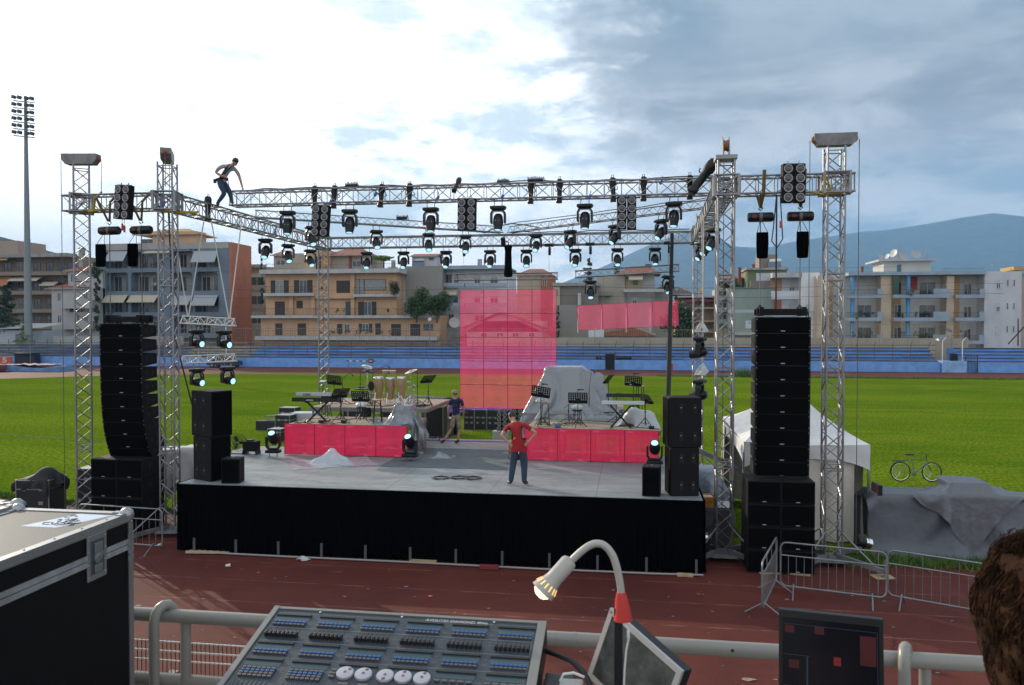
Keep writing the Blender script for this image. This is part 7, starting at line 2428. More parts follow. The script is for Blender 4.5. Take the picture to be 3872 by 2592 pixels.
B.rect(2740, 2815, 1048, 1092, 2.4, 8, 'upper_wall', W_GREY)
# B13 grey green
B = Bld('windowless grey-green building with a small banner, behind the right speaker column', 118, 2760, 2925)
B.body(2754, 2925, 1088, 9, W_GREEN)
B.rect(2754, 2925, 1172, 1183, -.004, .0, 'pale_stripe', mat('pale_stripe', (.45, .47, .5), .7))
B.rect(2756, 2925, 1258, 1268, -.6, 0, 'ledge', M_SLAB)
B.rect(2760, 2925, 1087, 1090, -.2, .1, 'coping', M_CONC)
B.rect(2832, 2985, 1018, 1088, 2.0, 8, 'upper_wall', wall_mat('moss_green_render', (.17, .19, .10)))
B.rect(2826, 2990, 1010, 1018, 1.5, 8.5, 'upper_roof_slab', M_CONC)
B.rect(2866, 2955, 1030, 1062, 1.94, 1.99, 'window', mat('white_shutter', (.55, .56, .58), .6))
B.rect(2838, 2925, 1062, 1086, .2, .6, 'garden_wall', wall_mat('stained_wall', (.22, .18, .16)))
B.rect(2884, 2955, 955, 1012, 3.5, 7, 'stair_house', wall_mat('brown_grey_render', (.25, .20, .17)))
solar(B, 2945, 1002, 1.1, 2.6)
for u in (2808, 2862):
 B.chimney(u - 5, u + 6, 1005 if u < 2850 else 993, 1030, 3.4, wall_mat('brick_red_render', (.24, .06, .04)))
tg = B.rect(2819, 2856, 1213, 1243, -.05, -.02, 'banner', mat('white_banner', (.55, .58, .62), .6))
um = Vector((B.X(2838), -.055, B.Z(2838, 1222)))
text_mesh('banner_lettering', 'ΣΦ', .42, M_INK, B.t, Matrix.Translation(um) @ Matrix.Rotation(PI / 2, 4, 'X'), .004)
# B14 + B15 white modern block
B = Bld('white modern building with orange panels and angular balconies behind the right speakers', 117, 2915, 3092)
B.body(2916, 3090, 1042, 10, W_PALE, 1.2)
B.rect(3022, 3090, 1032, None, -1.2, 1.2, 'fin_wall', mat('bright_white_render', (.74, .74, .75), .8, noise=.06, nscale=.5))
B.rect(2916, 2960, 1050, 1102, 1.1, 1.19, 'orange_panel', wall_mat('salmon_render', (.50, .27, .17)))
B.rect(2916, 2960, 1134, 1185, 1.1, 1.19, 'red_panel', wall_mat('red_orange_render', (.50, .13, .07)))
B.slab(2914, 3024, 1034, 1052, 1.2, M_SLAB, 1.4, name='roof_slab')
B.parapet(2914, 3024, 1102, 1132, 1.0, W_PALE)
B.slab(2914, 3066, 1190, 1198, 1.0, M_SLABG)
for u0, u1, v0, v1 in ((2990, 3010, 1068, 1100), (2988, 3012, 1148, 1185), (3038, 3053, 1152, 1200)):
 B.win(u0, u1, v0, v1, 1.2 if u0 < 3020 else -1.2, blind=.6)
B.rail(3024, 3068, 1180, 1212, 1.9, mat('green_rail', (.16, .26, .24), .6), step=.2)
B = Bld('long beige and white apartment block with sky-blue round columns at the right edge', 114, 3088, 4100)
W_B2 = W_SAND
lg = wall_mat('lilac_grey_render', (.54, .54, .56))
B.body(3088, 3715, 1040, 12, wall_mat('pale_loggia_wall', (.54, .53, .51)), 1.8)
B.slab(3200, 3715, 1030, 1042, 1.0, M_SLABG, 12, name='roof_slab')
for u0, u1 in ((3088, 3132), (3327, 3366), (3574, 3602)):
 B.rect(u0, u1, 1044, None, -.4, 1.8, 'fin_wall', W_SAND)
for u0, u1 in ((3132, 3160), (3366, 3420), (3602, 3645)):
 B.rect(u0, u1, 1044, None, 1.5, 1.79, 'orange_back_wall', wall_mat('apricot_render', (.52, .33, .16)))
B.rect(3715, 3855, 1028, None, -.5, 11, 'blank_wing', lg)
B.rect(3855, 4100, 1036, None, .4, 11, 'far_wing', wall_mat('warm_beige_render', (.42, .35, .29)))
B.rect(3855, 4100, 1028, 1038, .2, 11, 'far_coping', M_SLABG)
for i, v in enumerate((1118, 1204, 1290)):
 for (u0, u1, us) in ((3154, 3326, 3308), (3366, 3573, 3514), (3600, 3710, 3690)):
  out = 1.5 if u0 == 3366 else 1.1
  B.parapet(u0, u1, v - 2, v + 11, out, M_SLABG, name='balcony_floor')
  B.rect(us, u1, v - 24, v - 2, -out, -out + .12, 'balcony_parapet', M_SLABG)
  B.rail(u0, us, v - 22, v - 2, out - .05, step=.16)
for i, (v0, v1) in enumerate(((1042, 1118), (1130, 1204), (1216, 1290))):
 for u in (3222, 3432):
  x = B.X(u)
  z0, z1 = B.Z(u, v1), B.Z(u, v0)
  MB().tube((x, -.1, z0), (x, -.1, z1), .27, 14).build('column', mat('sky_blue_paint', (.12, .36, .66), .5, noise=.06, nscale=1), B.t, smooth=True)
 dk = M_GLASS
 B.win(3253, 3310, v0 + 22, v1, 1.8, blind=.95 if i == 0 else .0, mull=1)
 B.win(3394, 3422, v0 + 22, v1, 1.5, pane=dk)
 B.win(3492, 3555, v0 + 22, v1, 1.8, mull=1, blind=.0)
 B.win(3664, 3693, v0 + 12, v1 - 2, 1.8, blind=.3)
 B.win(3759, 3774, v0 + 16, v0 + 50, -.5, blind=.45 if i < 2 else .95)
 for u in (3798, 3822):
  B.win(u, u + 8, v0 + 16, v0 + 42, -.5, mull=0, frame=lg)
B.rect(3450, 3480, 1046, 1095, 1.2, 1.4, 'red_screen', mat('red_screen', (.36, .03, .03), .7))
B.rect(3366, 3388, 1046, 1118, -1.1, -.95, 'green_net', mat('green_net', (.05, .10, .07), .8))
# roof house with dishes
B.rect(3366, 3550, 980, 1032, 3, 8, 'roof_house', wall_mat('white_roof_house', (.52, .50, .46)))
B.rect(3340, 3562, 975, 982, 2.2, 8.6, 'roof_house_slab', M_SLAB)
B.rect(3418, 3434, 995, 1030, 2.95, 2.99, 'door', mat('teal_door', (.05, .16, .2), .6))
for u, v, r, yw in ((3363, 963, .42, .4), (3390, 961, .40, -1.1), (3424, 947, .62, -1.0), (3440, 955, .5, .1), (3470, 954, .62, .1), (3511, 950, .66, 0)):
 dish(B.t, B.X(u), 4 + (u % 3), B.Z(u, v), r, yw, mat('lattice_dish', (.42, .43, .44), .5, alpha=.75) if u != 3390 and u != 3424 else None)
for u, v in ((3430, 922), (3544, 925), (3803, 990), (3851, 992)):
 MB().tube((B.X(u), 4, 14), (B.X(u), 4, B.Z(u, v)), .06 if v < 950 else .15, 6).build('mast', M_STEEL, B.t)
B.rail(3005, 3390, 1012, 1032, .4, mat('teal_roof_rail', (.12, .18, .19), .6), step=.3)
B.rail(3560, 3715, 1016, 1032, .4, mat('teal_roof_rail', (.12, .18, .19)), step=.3)
B.chimney(3278, 3288, 1002, 1030, 3, wall_mat('brick_red_render', (.24, .06, .04)))
B.rect(3858, 3905, 1004, 1018, 2, 6, 'yellow_roof', mat('orange_roof', (.42, .27, .10)))
# a low run of further roofs that closes the street behind
B = Bld('row of distant pale blocks just showing between the nearer buildings', 165, 900, 2800)
for u0, u1, v0, m in ((905, 1010, 1090, W_GREY), (1480, 1560, 1080, W_BEIGE), (1900, 1960, 1110, W_WHITE), (2085, 2260, 1100, W_GREY), (2500, 2720, 1150, W_BEIGE), (-100, 400, 1010, W_GREY)):
 B.rect(u0, u1, v0, None, 0, 8, 'wall', m)
# planting boxes and balcony clutter
random.seed(42)
M_LEAF = mat('leaf_green', (.055, .105, .025), .6, noise=.5, nscale=3)
M_LEAFD = mat('dark_leaf_green', (.028, .060, .020), .6, noise=.5, nscale=2)
M_LEAFL = mat('light_leaf_green', (.13, .19, .035), .6, noise=.4, nscale=3)
M_BARK = mat('bark', (.085, .06, .045), .9, noise=.4, nscale=8)
def leaves(b, c, rx, ry, rz, n, s, mats=1, clump=7):
 cl = []
 for _ in range(clump):
  while True:
   d = Vector((random.uniform(-1, 1), random.uniform(-1, 1), random.uniform(-1, 1)))
   if .25 < d.length < 1:
    break
  cl.append((d, random.uniform(.30, .52)))
 for _ in range(n):
  d0, r = random.choice(cl)
  d = Vector((random.gauss(0, 1), random.gauss(0, 1), random.gauss(0, 1)))
  d = d.normalized() * r * random.random() ** .45 + d0 * .72
  p = Vector((c[0] + d.x * rx, c[1] + d.y * ry, c[2] + d.z * rz))
  a = Vector((random.gauss(0, 1), random.gauss(0, 1), random.gauss(0, .7))).normalized() * s * random.uniform(.6, 1.4)
  e = a.cross(Vector((random.gauss(0, 1), random.gauss(0, 1), random.gauss(0, 1)))).normalized() * s * random.uniform(.35, .7)
  b.add([p - a, p + e, p + a, p - e], [(0, 1, 2, 3)], 0)
def tree(label, u, v_top, v_bot, y, w, kind='broad', m=None, n=2600, group=None, name='tree', zb=0.0, s=.16, cat='tree'):
 top, bot = at(u, v_top, y), at(u, v_bot, y)
 t = thing(name, label, cat, (bot.x, y, zb), group=group)
 zt, zl = top.z - zb, bot.z - zb
 H = zt - zl
 b = MB()
 if kind == 'broad':
  leaves(b, (0, 0, zl + H * .5), w, w * .8, H * .55, n, s, clump=16)
 elif kind == 'cone':
  for k in range(10):
   f = k / 9
   leaves(b, (random.uniform(-.1, .1) * w, 0, zl + H * f * .95), w * (1 - f * .88), w * (1 - f * .88), H * .09, n // 10, s, clump=5)
 elif kind == 'cypress':
  for k in range(8):
   f = k / 7
   leaves(b, (0, 0, zl + H * f), w * (.5 + .6 * math.sin(f * PI)) * (1 - f * .3), w * .7, H * .10, n // 8, s, clump=4)
 b.build('crown', m or M_LEAFD, t)
 if cat != 'tree':
  return t
 tr = MB()
 tr.path([(0, 0, 0), (.08, 0, zl + H * .3), (0, .05, zl + H * .75)], [max(.16, H * .03), max(.10, H * .02), .04], 7)
 for k in range(6):
  a = k * 1.1
  z = zl + H * (.2 + .08 * k)
  tr.tube((0.04, 0, z), (math.cos(a) * w * .55, math.sin(a) * w * .5, z + H * .22), .06, 5, r2=.02)
 tr.build('trunk', M_BARK, t, smooth=True)
 return t
tree('dark broad tree at the left edge in front of the brown block', 20, 1085, 1245, 112, 3.4, 'cone', M_LEAFD, 3600, s=.22)
tree('small light green tree behind the far left stand', 95, 1198, 1292, 108, 2.0, 'cone', M_LEAFL, 1500, s=.14)
tree('left one of the dense green trees before the raw concrete block', 1575, 1095, 1196, 114.0, 2.7, 'broad', M_LEAF, 4200, zb=6, s=.17)
tree('right one of the dense green trees before the raw concrete block', 1652, 1100, 1198, 114.0, 2.9, 'broad', M_LEAF, 4400, zb=6, s=.17)
tree('bushy dark tree rising behind the right end of the LED banner', 2565, 1118, 1290, 112, 3.1, 'broad', M_LEAFD, 4200, s=.20)
tree('flat-topped shade tree on the roof right of the peach penthouse', 1450, 965, 988, 120, 2.0, 'broad', M_LEAFL, 900, zb=12.5, s=.15)
tree('slim dark cypress rising behind the LED banner truss', 2226, 985, 1100, 150, 1.3, 'cypress', M_LEAFD, 1800, s=.16)
tree('cypress tip beside the red tiled roof above the LED banner', 2332, 994, 1040, 150, 1.0, 'cypress', M_LEAFD, 900, s=.15)
tree('climbing plant against the wall beside the blue-grey block', 368, 1000, 1240, 119, .9, 'cypress', M_LEAFD, 1800, name='climbing_plant', cat='plant')
tree('light green shrub between the red roofs and the blue-grey block', 360, 1000, 1050, 118.5, 1.3, 'broad', M_LEAF, 900, name='shrub', cat='plant', zb=4)
tree('thin vine creeping up the corner of the peach block', 992, 985, 1140, 117, .55, 'cypress', M_LEAFD, 900, name='vine', cat='plant', s=.12)
tree('climbing plant on the grey wall right of the LED curtain', 2110, 1170, 1290, 118, .45, 'cypress', M_LEAFD, 800, name='climbing_plant', cat='plant', s=.12)
tree('dark shrubs on the balcony corner of the peach block', 1490, 1060, 1120, 114.5, 1.0, 'broad', M_LEAFD, 900, name='balcony_plants', cat='plant', zb=6, s=.12)
tree('broad bushes on the terrace left of the grey-green building', 2760, 1060, 1090, 119, 2.4, 'broad', M_LEAFD, 1200, name='bushes', cat='plant', zb=9, s=.15)
for k, (u0, u1, v, y) in enumerate([(3170, 3310, 1198, 112.9), (3372, 3505, 1196, 112.4), (3160, 3310, 1276, 112.9), (3372, 3512, 1276, 112.4), (1400, 1660, 1186, 114.7), (1200, 1320, 1184, 114.8), (1200, 1500, 1264, 114.0), (410, 600, 1008, 121.6), (3385, 3500, 1110, 112.4), (1195, 1240, 1098, 115.5)]):
 a, b_ = at(u0, v, y), at(u1, v, y)
 m = MB()
 nn = int((b_.x - a.x) * 1.3)
 for i in range(nn):
  leaves(m, (a.x + (b_.x - a.x) * random.random(), y, a.z + random.uniform(.0, .5)), .32, .25, random.uniform(.3, .6), 55, .09, clump=3)
 o = m.build('balcony_greenery', (M_LEAF, M_LEAFD, M_LEAFL)[k % 3])
 tag(o, 'row of potted plants on ' + ['the middle left balcony of the sky-blue column block', 'the middle balcony right of the second sky-blue column', 'the lowest left balcony of the sky-blue column block', 'the lowest middle balcony of the sky-blue column block',
           'the planted terrace under the trees of the concrete block', 'the middle balcony of the peach block', 'the ground terrace of the peach block', 'the top balcony of the blue-grey block', 'the top middle balcony of the sky-blue column block', 'the upper balcony corner of the peach block'][k], 'plants')
# ------------------------------------------------------------------ floodlight mast, lamps, low walls
p = at(107, 1237, 108)
t = thing('floodlight_mast', 'tall floodlight mast with six rows of lamps at the far left', 'floodlight', (p.x, 108, 0))
zt, zb = at(107, 372, 108).z, at(107, 512, 108).z
MB().tube((0, 0, 0), (0, 0, zt), .62, 12, r2=.20).build('pole', mat('grey_green_pole', (.20, .23, .24), .5, noise=.1), t, smooth=True)
sp_ = (zt - zb) / 5.3
for r in range(6):
 z = zt - .6 - r * sp_
 bar = MB().box((0, -.35, z), (3.6, .14, .14), Matrix.Rotation(rad(7), 3, 'Y')).build('crossbar', mat('grey_green_pole', (.2, .23, .24)), t)
 for c, x in enumerate((-1.5, -.55, .65, 1.55)):
  h = MB().bev((x, -.6, z + .52 - x * .12), (.62, .42, .52), .10, Matrix.Rotation(rad(14), 3, 'Y')).build('lamp', mat('lamp_housing', (.055, .065, .07), .4), t)
b = MB()
for k in range(40):
 b.tube((-.62 + k * .008, 0, 1 + k * .78), (-.30, 0, 1 + k * .78), .02, 4)
b.build('ladder_rungs', M_STEEL, t)
t = thing('shed', 'low white shed with a corrugated roof at the far left behind the stand', 'shed', (at(75, 1237, 110).x, 110, 0))
w = at(158, 1237, 110).x - at(-20, 1237, 110).x
MB().bx(-w / 2, w / 2, 0, 4, 0, at(75, 1250, 110).z).build('wall', mat('pale_blue_white', (.36, .40, .43), .7, noise=.1), t)
MB().add([(-w / 2 - .3, -.6, at(75, 1247, 110).z), (w / 2 + .2, -.6, at(75, 1240, 110).z), (w / 2 + .2, 4.3, 6.0), (-w / 2 - .3, 4.3, 6.0)], [(0, 1, 2, 3)]).build('roof', mat('pale_roof_sheet', (.40, .42, .42), .5), t)
MB().bx(-.8, 1.6, -.02, .02, 0, 4.3).build('door', mat('grey_violet_door', (.16, .15, .17), .6), t)
t = thing('garden_wall', 'long pale concrete wall behind the left part of the stand', 'wall', (at(420, 1237, 109).x, 109, 0))
w = at(600, 1237, 109).x - at(158, 1237, 109).x
MB().bx(-w / 2, w / 2 + 2, 0, .3, 0, 4.0).build('wall', M_CONC, t)
MB().bx(-w / 2, -w / 2 + 12, -.02, .0, 2.8, 3.9).build('pale_panel', mat('pale_panel', (.33, .35, .33), .7, noise=.1), t)
t = thing('garden_wall', 'beige concrete wall behind the right part of the stand', 'wall', (10, 110.5, 0))
MB().bx(-24, 34, 0, .3, 0, 3.9).build('wall', wall_mat('beige_low_wall', (.38, .33, .27)), t)
for k, (u, v, lab) in enumerate(((3545, 1285, 'lit curved street lamp behind the blue steps at the right'), (1625, 1215, 'round white street lamp before the peach block'))):
 p = at(u, v, 107.5)
 t = thing('street_lamp', lab, 'street lamp', (p.x + (.6 if k == 0 else 0), 107.5, 0))
 if k == 0:
  MB().path([(0, 0, 0), (0, 0, p.z - .6), (-.15, 0, p.z - .1), (-.5, 0, p.z)], .05, 6).build('pole', M_STEEL, t)
  MB().lathe([(0, .15), (.22, .05), (.26, -.08), (.12, -.14), (0, -.15)], 12, (-.6, 0, p.z), (.3, 0, 1)).build('lamp_head', mat('pale_lamp_globe', (.7, .68, .6), .3, emit=(1, .9, .7), estr=.6), t, smooth=True)
 else:
  MB().tube((0, 0, 0), (0, 0, p.z), .06, 6).build('pole', M_STEEL, t)
  MB().lathe([(0, -.3), (.2, -.22), (.28, 0), (.2, .22), (0, .3)], 12, (0, 0, p.z + .2)).build('globe', mat('white_globe', (.65, .65, .62), .3), t, smooth=True)
t = thing('floodlight_pair', 'two small floodlights on a thin pole before the sky-blue column block', 'floodlight', (at(3600, 1240, 107).x, 107, 0))
zz = at(3600, 1256, 107).z
MB().tube((0, 0, 0), (0, 0, zz), .045, 6).tube((-.9, 0, zz), (1.4, 0, zz), .03, 5).build('pole', M_STEEL, t)
MB().bev((-.45, -.15, zz + .3), (.8, .3, .35), .06, Matrix.Rotation(.5, 3, 'Y')).build('lamp', M_STEEL, t)
MB().bev((1.3, -.15, zz + .25), (.8, .3, .30), .06, Matrix.Rotation(-.2, 3, 'Y')).build('lamp', M_STEEL, t)
tag(MB().path([(at(3850, 1270, 108).x, 108, 3), (at(3850, 1205, 108).x, 108, at(3850, 1205, 108).z)], .08, 6).path([(at(3812, 1295, 108).x, 108, 3.2), (at(3872, 1235, 108).x, 108, 5.4)], .08, 6).build('leaning_pole', mat('rusty_steel', (.10, .05, .04), .8)), 'rusty leaning steel pole at the right end behind the stand', 'pole')
# ------------------------------------------------------------------ things around the far track
t = thing('parked_car', 'dark car parked by the blue wall behind the left ladder trusses', 'car', (at(845, 1385, 97).x, 97.3, 0))
body = MB()
prof_ = [(-2.1, .35), (-2.1, .72), (-1.45, .88), (-.75, 1.36), (.75, 1.38), (1.45, .95), (2.1, .85), (2.15, .35)]
fixn(body.prism(prof_, -.82, .82).build('body', mat('dark_blue_car_paint', (.012, .016, .028), .22, spec=.8), t))
for s in (-1, 1):
 MB().prism([(-1.3, .92), (-.7, 1.28), (.0, 1.30), (.0, .92)], s * .825, s * .835).prism([(.06, .92), (.06, 1.30), (.68, 1.30), (1.25, .95)], s * .825, s * .835).build('side_window', M_GLASS, t)
 for x in (-1.35, 1.35):
  w_ = MB().lathe([(.2, -.1), (.33, -.09), (.33, .09), (.2, .1)], 16, (x, s * .78, .33), (0, 1, 0)).build('wheel', M_BLKS, t, smooth=True)
  MB().lathe([(0, -.11), (.2, -.105), (.2, .105), (0, .11)], 12, (x, s * .78, .33), (0, 1, 0)).build('rim', M_STEEL, w_, smooth=True)
MB().bx(-2.12, -2.09, -.6, -.35, .6, .75).build('headlight', M_WHITE, t)
MB().bx(-2.12, -2.09, .35, .6, .6, .75).build('headlight', M_WHITE, t)
t = thing('shelter', 'black team shelter in front of the blue wall at the far left', 'shelter', (at(95, 1380, 98).x, 97.6, 0))
w = at(132, 1380, 98).x - at(56, 1380, 98).x
fixn(MB().prism([(-w / 2, 0), (w / 2, 0), (w / 2, 1.75), (-w / 2, 1.75)], .3, 1.4).build('back_shell', mat('navy_shell', (.012, .016, .035), .6), t))
MB().bx(-w / 2, w / 2, -.3, .3, 1.62, 1.74).bx(-w / 2, w / 2, 0, .29, .35, .45).build('roof_and_bench', mat('navy_shell', (.012, .016, .035)), t)
p = at(22, 1410, 96)
t = thing('high_jump_mat', 'saggy blue and pink high jump mats lying on the track at the far left', 'mat', (at(120, 1420, 86).x, 86, 0))
b = MB()
def matf(a, v):
 x = -5.0 + 10.0 * a
 y = -1.8 + 3.6 * v
 e = min(a, 1 - a, v, 1 - v)
 z = .75 * min(1, e * 14) * (.8 + .2 * math.sin(a * 7)) + .10 * MN.noise(Vector((x * 1.2, y, 2)))
 return (x, y, max(.01, z))
b.grid(matf, 60, 20).build('blue_mat', mat('worn_blue_vinyl', (.05, .13, .26), .6, noise=.4, nscale=1.2), t, smooth=True)
b = MB().grid(lambda a, v: (-4.6 + 7.5 * a, -1.3 + 2.9 * v, .80 + .14 * MN.noise(Vector((a * 9, v * 5, 1))) - .35 * max(0, .3 - a) / .3), 40, 12)
b.build('pink_cover', mat('faded_pink_cover', (.36, .22, .20), .8, noise=.35, nscale=1.5), t, smooth=True)
t = thing('red_mat', 'round dark red mat roll at the left edge beside the jump mats', 'mat', (at(0, 1415, 84).x - .6, 84, 0))
MB().bev((0, 0, .45), (2.4, 1.6, .9), .35).build('roll', mat('dark_red_vinyl', (.16, .04, .045), .6), t, smooth=True)
t = thing('wall_sign', 'orange panel with large white figure 5 on the blue wall at the far left', 'sign', (at(14, 1370, WY).x, WY - .06, 0))
MB().bx(-3.2, 1.35, 0, .04, .05, 1.18).build('panel', mat('orange_panel_paint', (.50, .10, .03), .5), t)
text_mesh('numeral', '5', 1.05, mat('white_sign_paint', (.6, .58, .55), .6), t, Matrix.Translation((.2, -.01, .62)) @ Matrix.Rotation(PI / 2, 4, 'X') @ Matrix.Scale(1.5, 4, (1, 0, 0)), .006, bold=.03)
# hurdle
t = thing('hurdle', 'black and white striped hurdle standing on the far track behind the drums', 'hurdle', (at(1364, 1388, 95).x, 95, 0))
x0 = (at(1308, 1370, 95).x - at(1420, 1370, 95).x) / 2
n = 9
for k in range(n):
 MB().bx(x0 + k * -2 * x0 / n, x0 + (k + 1) * -2 * x0 / n - .002, -.02, .02, 1.02, 1.12).build('board', (M_BLKS, M_WHITE)[k % 2], t)
for s in (-1, 1):
 MB().path([(s * -x0 * .8 - .25, .0, .0), (s * -x0 * .8, 0, 1.02)], .03, 5).path([(s * -x0 * .8 + .25, .0, .0), (s * -x0 * .8, 0, 1.02)], .03, 5).build('leg', M_STEEL, t)
MB().bx(1.0, 1.6, .05, .3, .8, 1.35).build('red_bag', mat('red_bag', (.25, .03, .03), .7), t)
# white line post and thin pole on the pitch at left
for k, (u, vt, vb, y, lab) in enumerate(((114, 1298, 1400, 92, 'thin white upright standing behind the jump mats, left one'), (191, 1345, 1392, 93, 'thin grey upright standing behind the jump mats, right one'))):
 a, b_ = at(u, vt, y), at(u, vb, y)
 tag(MB().tube((a.x, y, 0), (a.x, y, a.z), .035, 6).build('upright_pole', M_STEEL), lab, 'pole')
# tape strung across the grass
tag(MB().path([(-30, 33, .35), (-21, 31.5, .12), (-18, 30.5, .06), (-14, 29.3, .10), (-8, 28.2, .06)], .016, 4).build('barrier_tape', mat('dark_tape', (.05, .06, .05), .6)), 'limp dark barrier tape lying across the grass at left', 'tape')
# bicycle standing on the grass beyond the tarpaulin
y = 28.6
p1, p2 = at(3464, 1787, y), at(3534, 1787, y)
t = thing('bicycle', 'green bicycle standing on the grass behind the dark grey tarpaulin', 'bicycle', (9.35, 28.9, 0), rad(4))
wb = 1.05
for x, nm in ((0, 'wheel'), (wb, 'wheel')):
 w_ = MB().path([(x + math.cos(i / 28 * 2 * PI) * .325, 0, .345 + math.sin(i / 28 * 2 * PI) * .325) for i in range(28)], .020, 6, closed=True).build('wheel', mat('tyre_rubber', (.02, .02, .02), .8), t, smooth=True)
 MB().path([(x + math.cos(i / 28 * 2 * PI) * .298, 0, .345 + math.sin(i / 28 * 2 * PI) * .298) for i in range(28)], .012, 5, closed=True).build('rim', M_CHROME, w_, smooth=True)
 b = MB()
 for i in range(20):
  a = i / 20 * 2 * PI
  b.tube((x, .02 * (-1) ** i, .345), (x + math.cos(a) * .295, 0, .345 + math.sin(a) * .295), .0025, 3)
 b.lathe([(.025, -.04), (.025, .04)], 8, (x, 0, .345), (0, 1, 0))
 b.build('spokes', M_CHROME, w_)
fr = mat('green_bike_paint', (.10, .19, .12), .35)
bb, st, hd_, hb_ = (.46, 0, .30), (.36, 0, .80), (.86, 0, .78), (.88, 0, .66)
MB().tube(bb, st, .018, 7).tube(st, hd_, .018, 7).tube(bb, hb_, .020, 7).tube(bb, (0, 0, .345), .012, 6).tube(st, (0, 0, .345), .010, 6).tube((.865, 0, .80), (.895, 0, .62), .022, 7).build('frame', fr, t, smooth=True)
MB().tube((.895, 0, .62), (1.05, .0, .345), .014, 6).build('fork', M_SATIN, t)
MB().tube(st, (.34, 0, .93), .013, 6).build('seat_post', M_CHROME, t)
MB().bev((.30, 0, .955), (.27, .15, .05), .022).build('saddle', M_SATIN, t, smooth=True)
MB().tube((.865, 0, .80), (.86, 0, .96), .014, 6).path([(.80, -.29, 1.0), (.87, -.1, .97), (.87, .1, .97), (.80, .29, 1.0)], .012, 6).build('handlebar', M_SATIN, t, smooth=True)
MB().path([(-.36 * math.cos(a), 0, .345 + .36 * math.sin(a)) for a in [i * .22 for i in range(-1, 9)]], .010, 5).build('mudguard', M_SATIN, t)
MB().bx(-.32, .25, -.05, .05, .74, .755).tube((-.25, .04, .74), (0, .04, .36), .006, 5).build('rear_rack', M_SATIN, t)
MB().lathe([(.02, -.05), (.085, -.045), (.085, -.035), (.02, -.03)], 14, bb, (0, 1, 0)).tube((.46, -.06, .3), (.52, -.07, .15), .009, 5).tube((.46, .06, .3), (.40, .07, .45), .009, 5).build('crankset', M_STEEL, t)
MB().bev((.33, -.01, .86), (.04, .03, .05), .01).build('reflector', mat('red_reflector', (.6, .08, .02), .3), t)
# street power lines
for k, z in enumerate((11.2, 9.9)):
 tag(MB().path([(-66 + i * 6, 110, z - .5 * math.sin((i % 9) / 9 * PI)) for i in range(20)], .025, 4).build('power_line', M_SATIN), ('upper', 'lower')[k] + ' thin power line strung in front of the buildings', 'power line')
# ------------------------------------------------------------------ near things on the camera's stand
M_CREAMP = mat('chipped_cream_paint', (.25, .24, .21), .36, noise=.06, nscale=6, dirt=((.10, .06, .04), .0))
_m = M_CREAMP
_t = NT(_m.node_tree)
_tc = _t.node('ShaderNodeTexCoord')
_v = _t.node('ShaderNodeTexVoronoi')
_t.link(_tc.outputs['Object'], _v.inputs['Vector'])
_v.inputs['Scale'].default_value = 7
_b = _t.n['Principled BSDF']
_t.link(_t.mix(_t.math('LESS_THAN', _v.outputs['Distance'], .055), (.25, .24, .21), (.05, .03, .02)), _b.inputs['Base Color'])
RY, RZ = 3.0, 4.19
t = thing('stand_railing', 'thick cream painted tube railing with chipped paint across the foreground', 'railing', (0, RY, 0))
MB().tube((-6, 0, RZ), (4, 0, RZ), .028, 16).build('top_rail', M_CREAMP, t, smooth=True)
MB().tube((-6, .02, RZ - .285), (4, .02, RZ - .285), .030, 16).build('lower_rail', M_CREAMP, t, smooth=True)
for x, nm in ((-1.93, 0), (.975, 1)):
 MB().path([(x - .005, -.065, 3.3), (x - .005, -.065, RZ - .05), (x - .006, -.064, RZ - .01), (x - .003, -.056, RZ + .022), (x + .002, -.040, RZ + .042), (x + .010, -.020, RZ + .050), (x + .019, .0, RZ + .046), (x + .027, .015, RZ + .028), (x + .031, .02, RZ)], .021, 12).build('bent_post', M_CREAMP, t, smooth=True)
 MB().tube((x + .09, .01, 3.3), (x + .09, .01, RZ - .02), .021, 12).build('post', M_CREAMP, t, smooth=True)
MB().tube((-.215, 0, RZ), (-.205, 0, RZ), .0295, 16).tube((-.20, 0, RZ), (4, 0, RZ), .0286, 16).build('rail_joint', M_CREAMP, t, smooth=True)
for z in (RZ - .125, RZ - .165, RZ - .205):
 MB().bx(-6, -.9, .03, .036, z - .0022, z + .0022).build('mesh_wire', mat('white_wire', (.7, .7, .66), .5), t)
b = MB()
for i in range(260):
 x = -6 + i * .0195
 b.bx(x - .001, x + .001, .036, .040, RZ - .28, RZ - .12)
b.build('mesh_upright', mat('brown_wire', (.10, .045, .035), .6), t)
tag(MB().bx(-6, 5, -3, 3.15, 3.15, 3.35).bx(-6, 5, 3.0, 3.15, -.01, 3.15).build('viewing_platform', M_CONC), 'concrete viewing platform the railing and consoles stand on', 'platform')
t = thing('desk', 'plain black desk carrying the lighting console and monitors', 'desk', (-.2, 1.95, 3.35))
MB().bev((0, 0, .74), (2.2, .9, .04), .008).build('tabletop', M_CASE, t)
for x in (-1.05, 1.05):
 for y in (-.4, .4):
  MB().box((x, y, .36), (.04, .04, .72)).build('leg', M_STEEL, t)
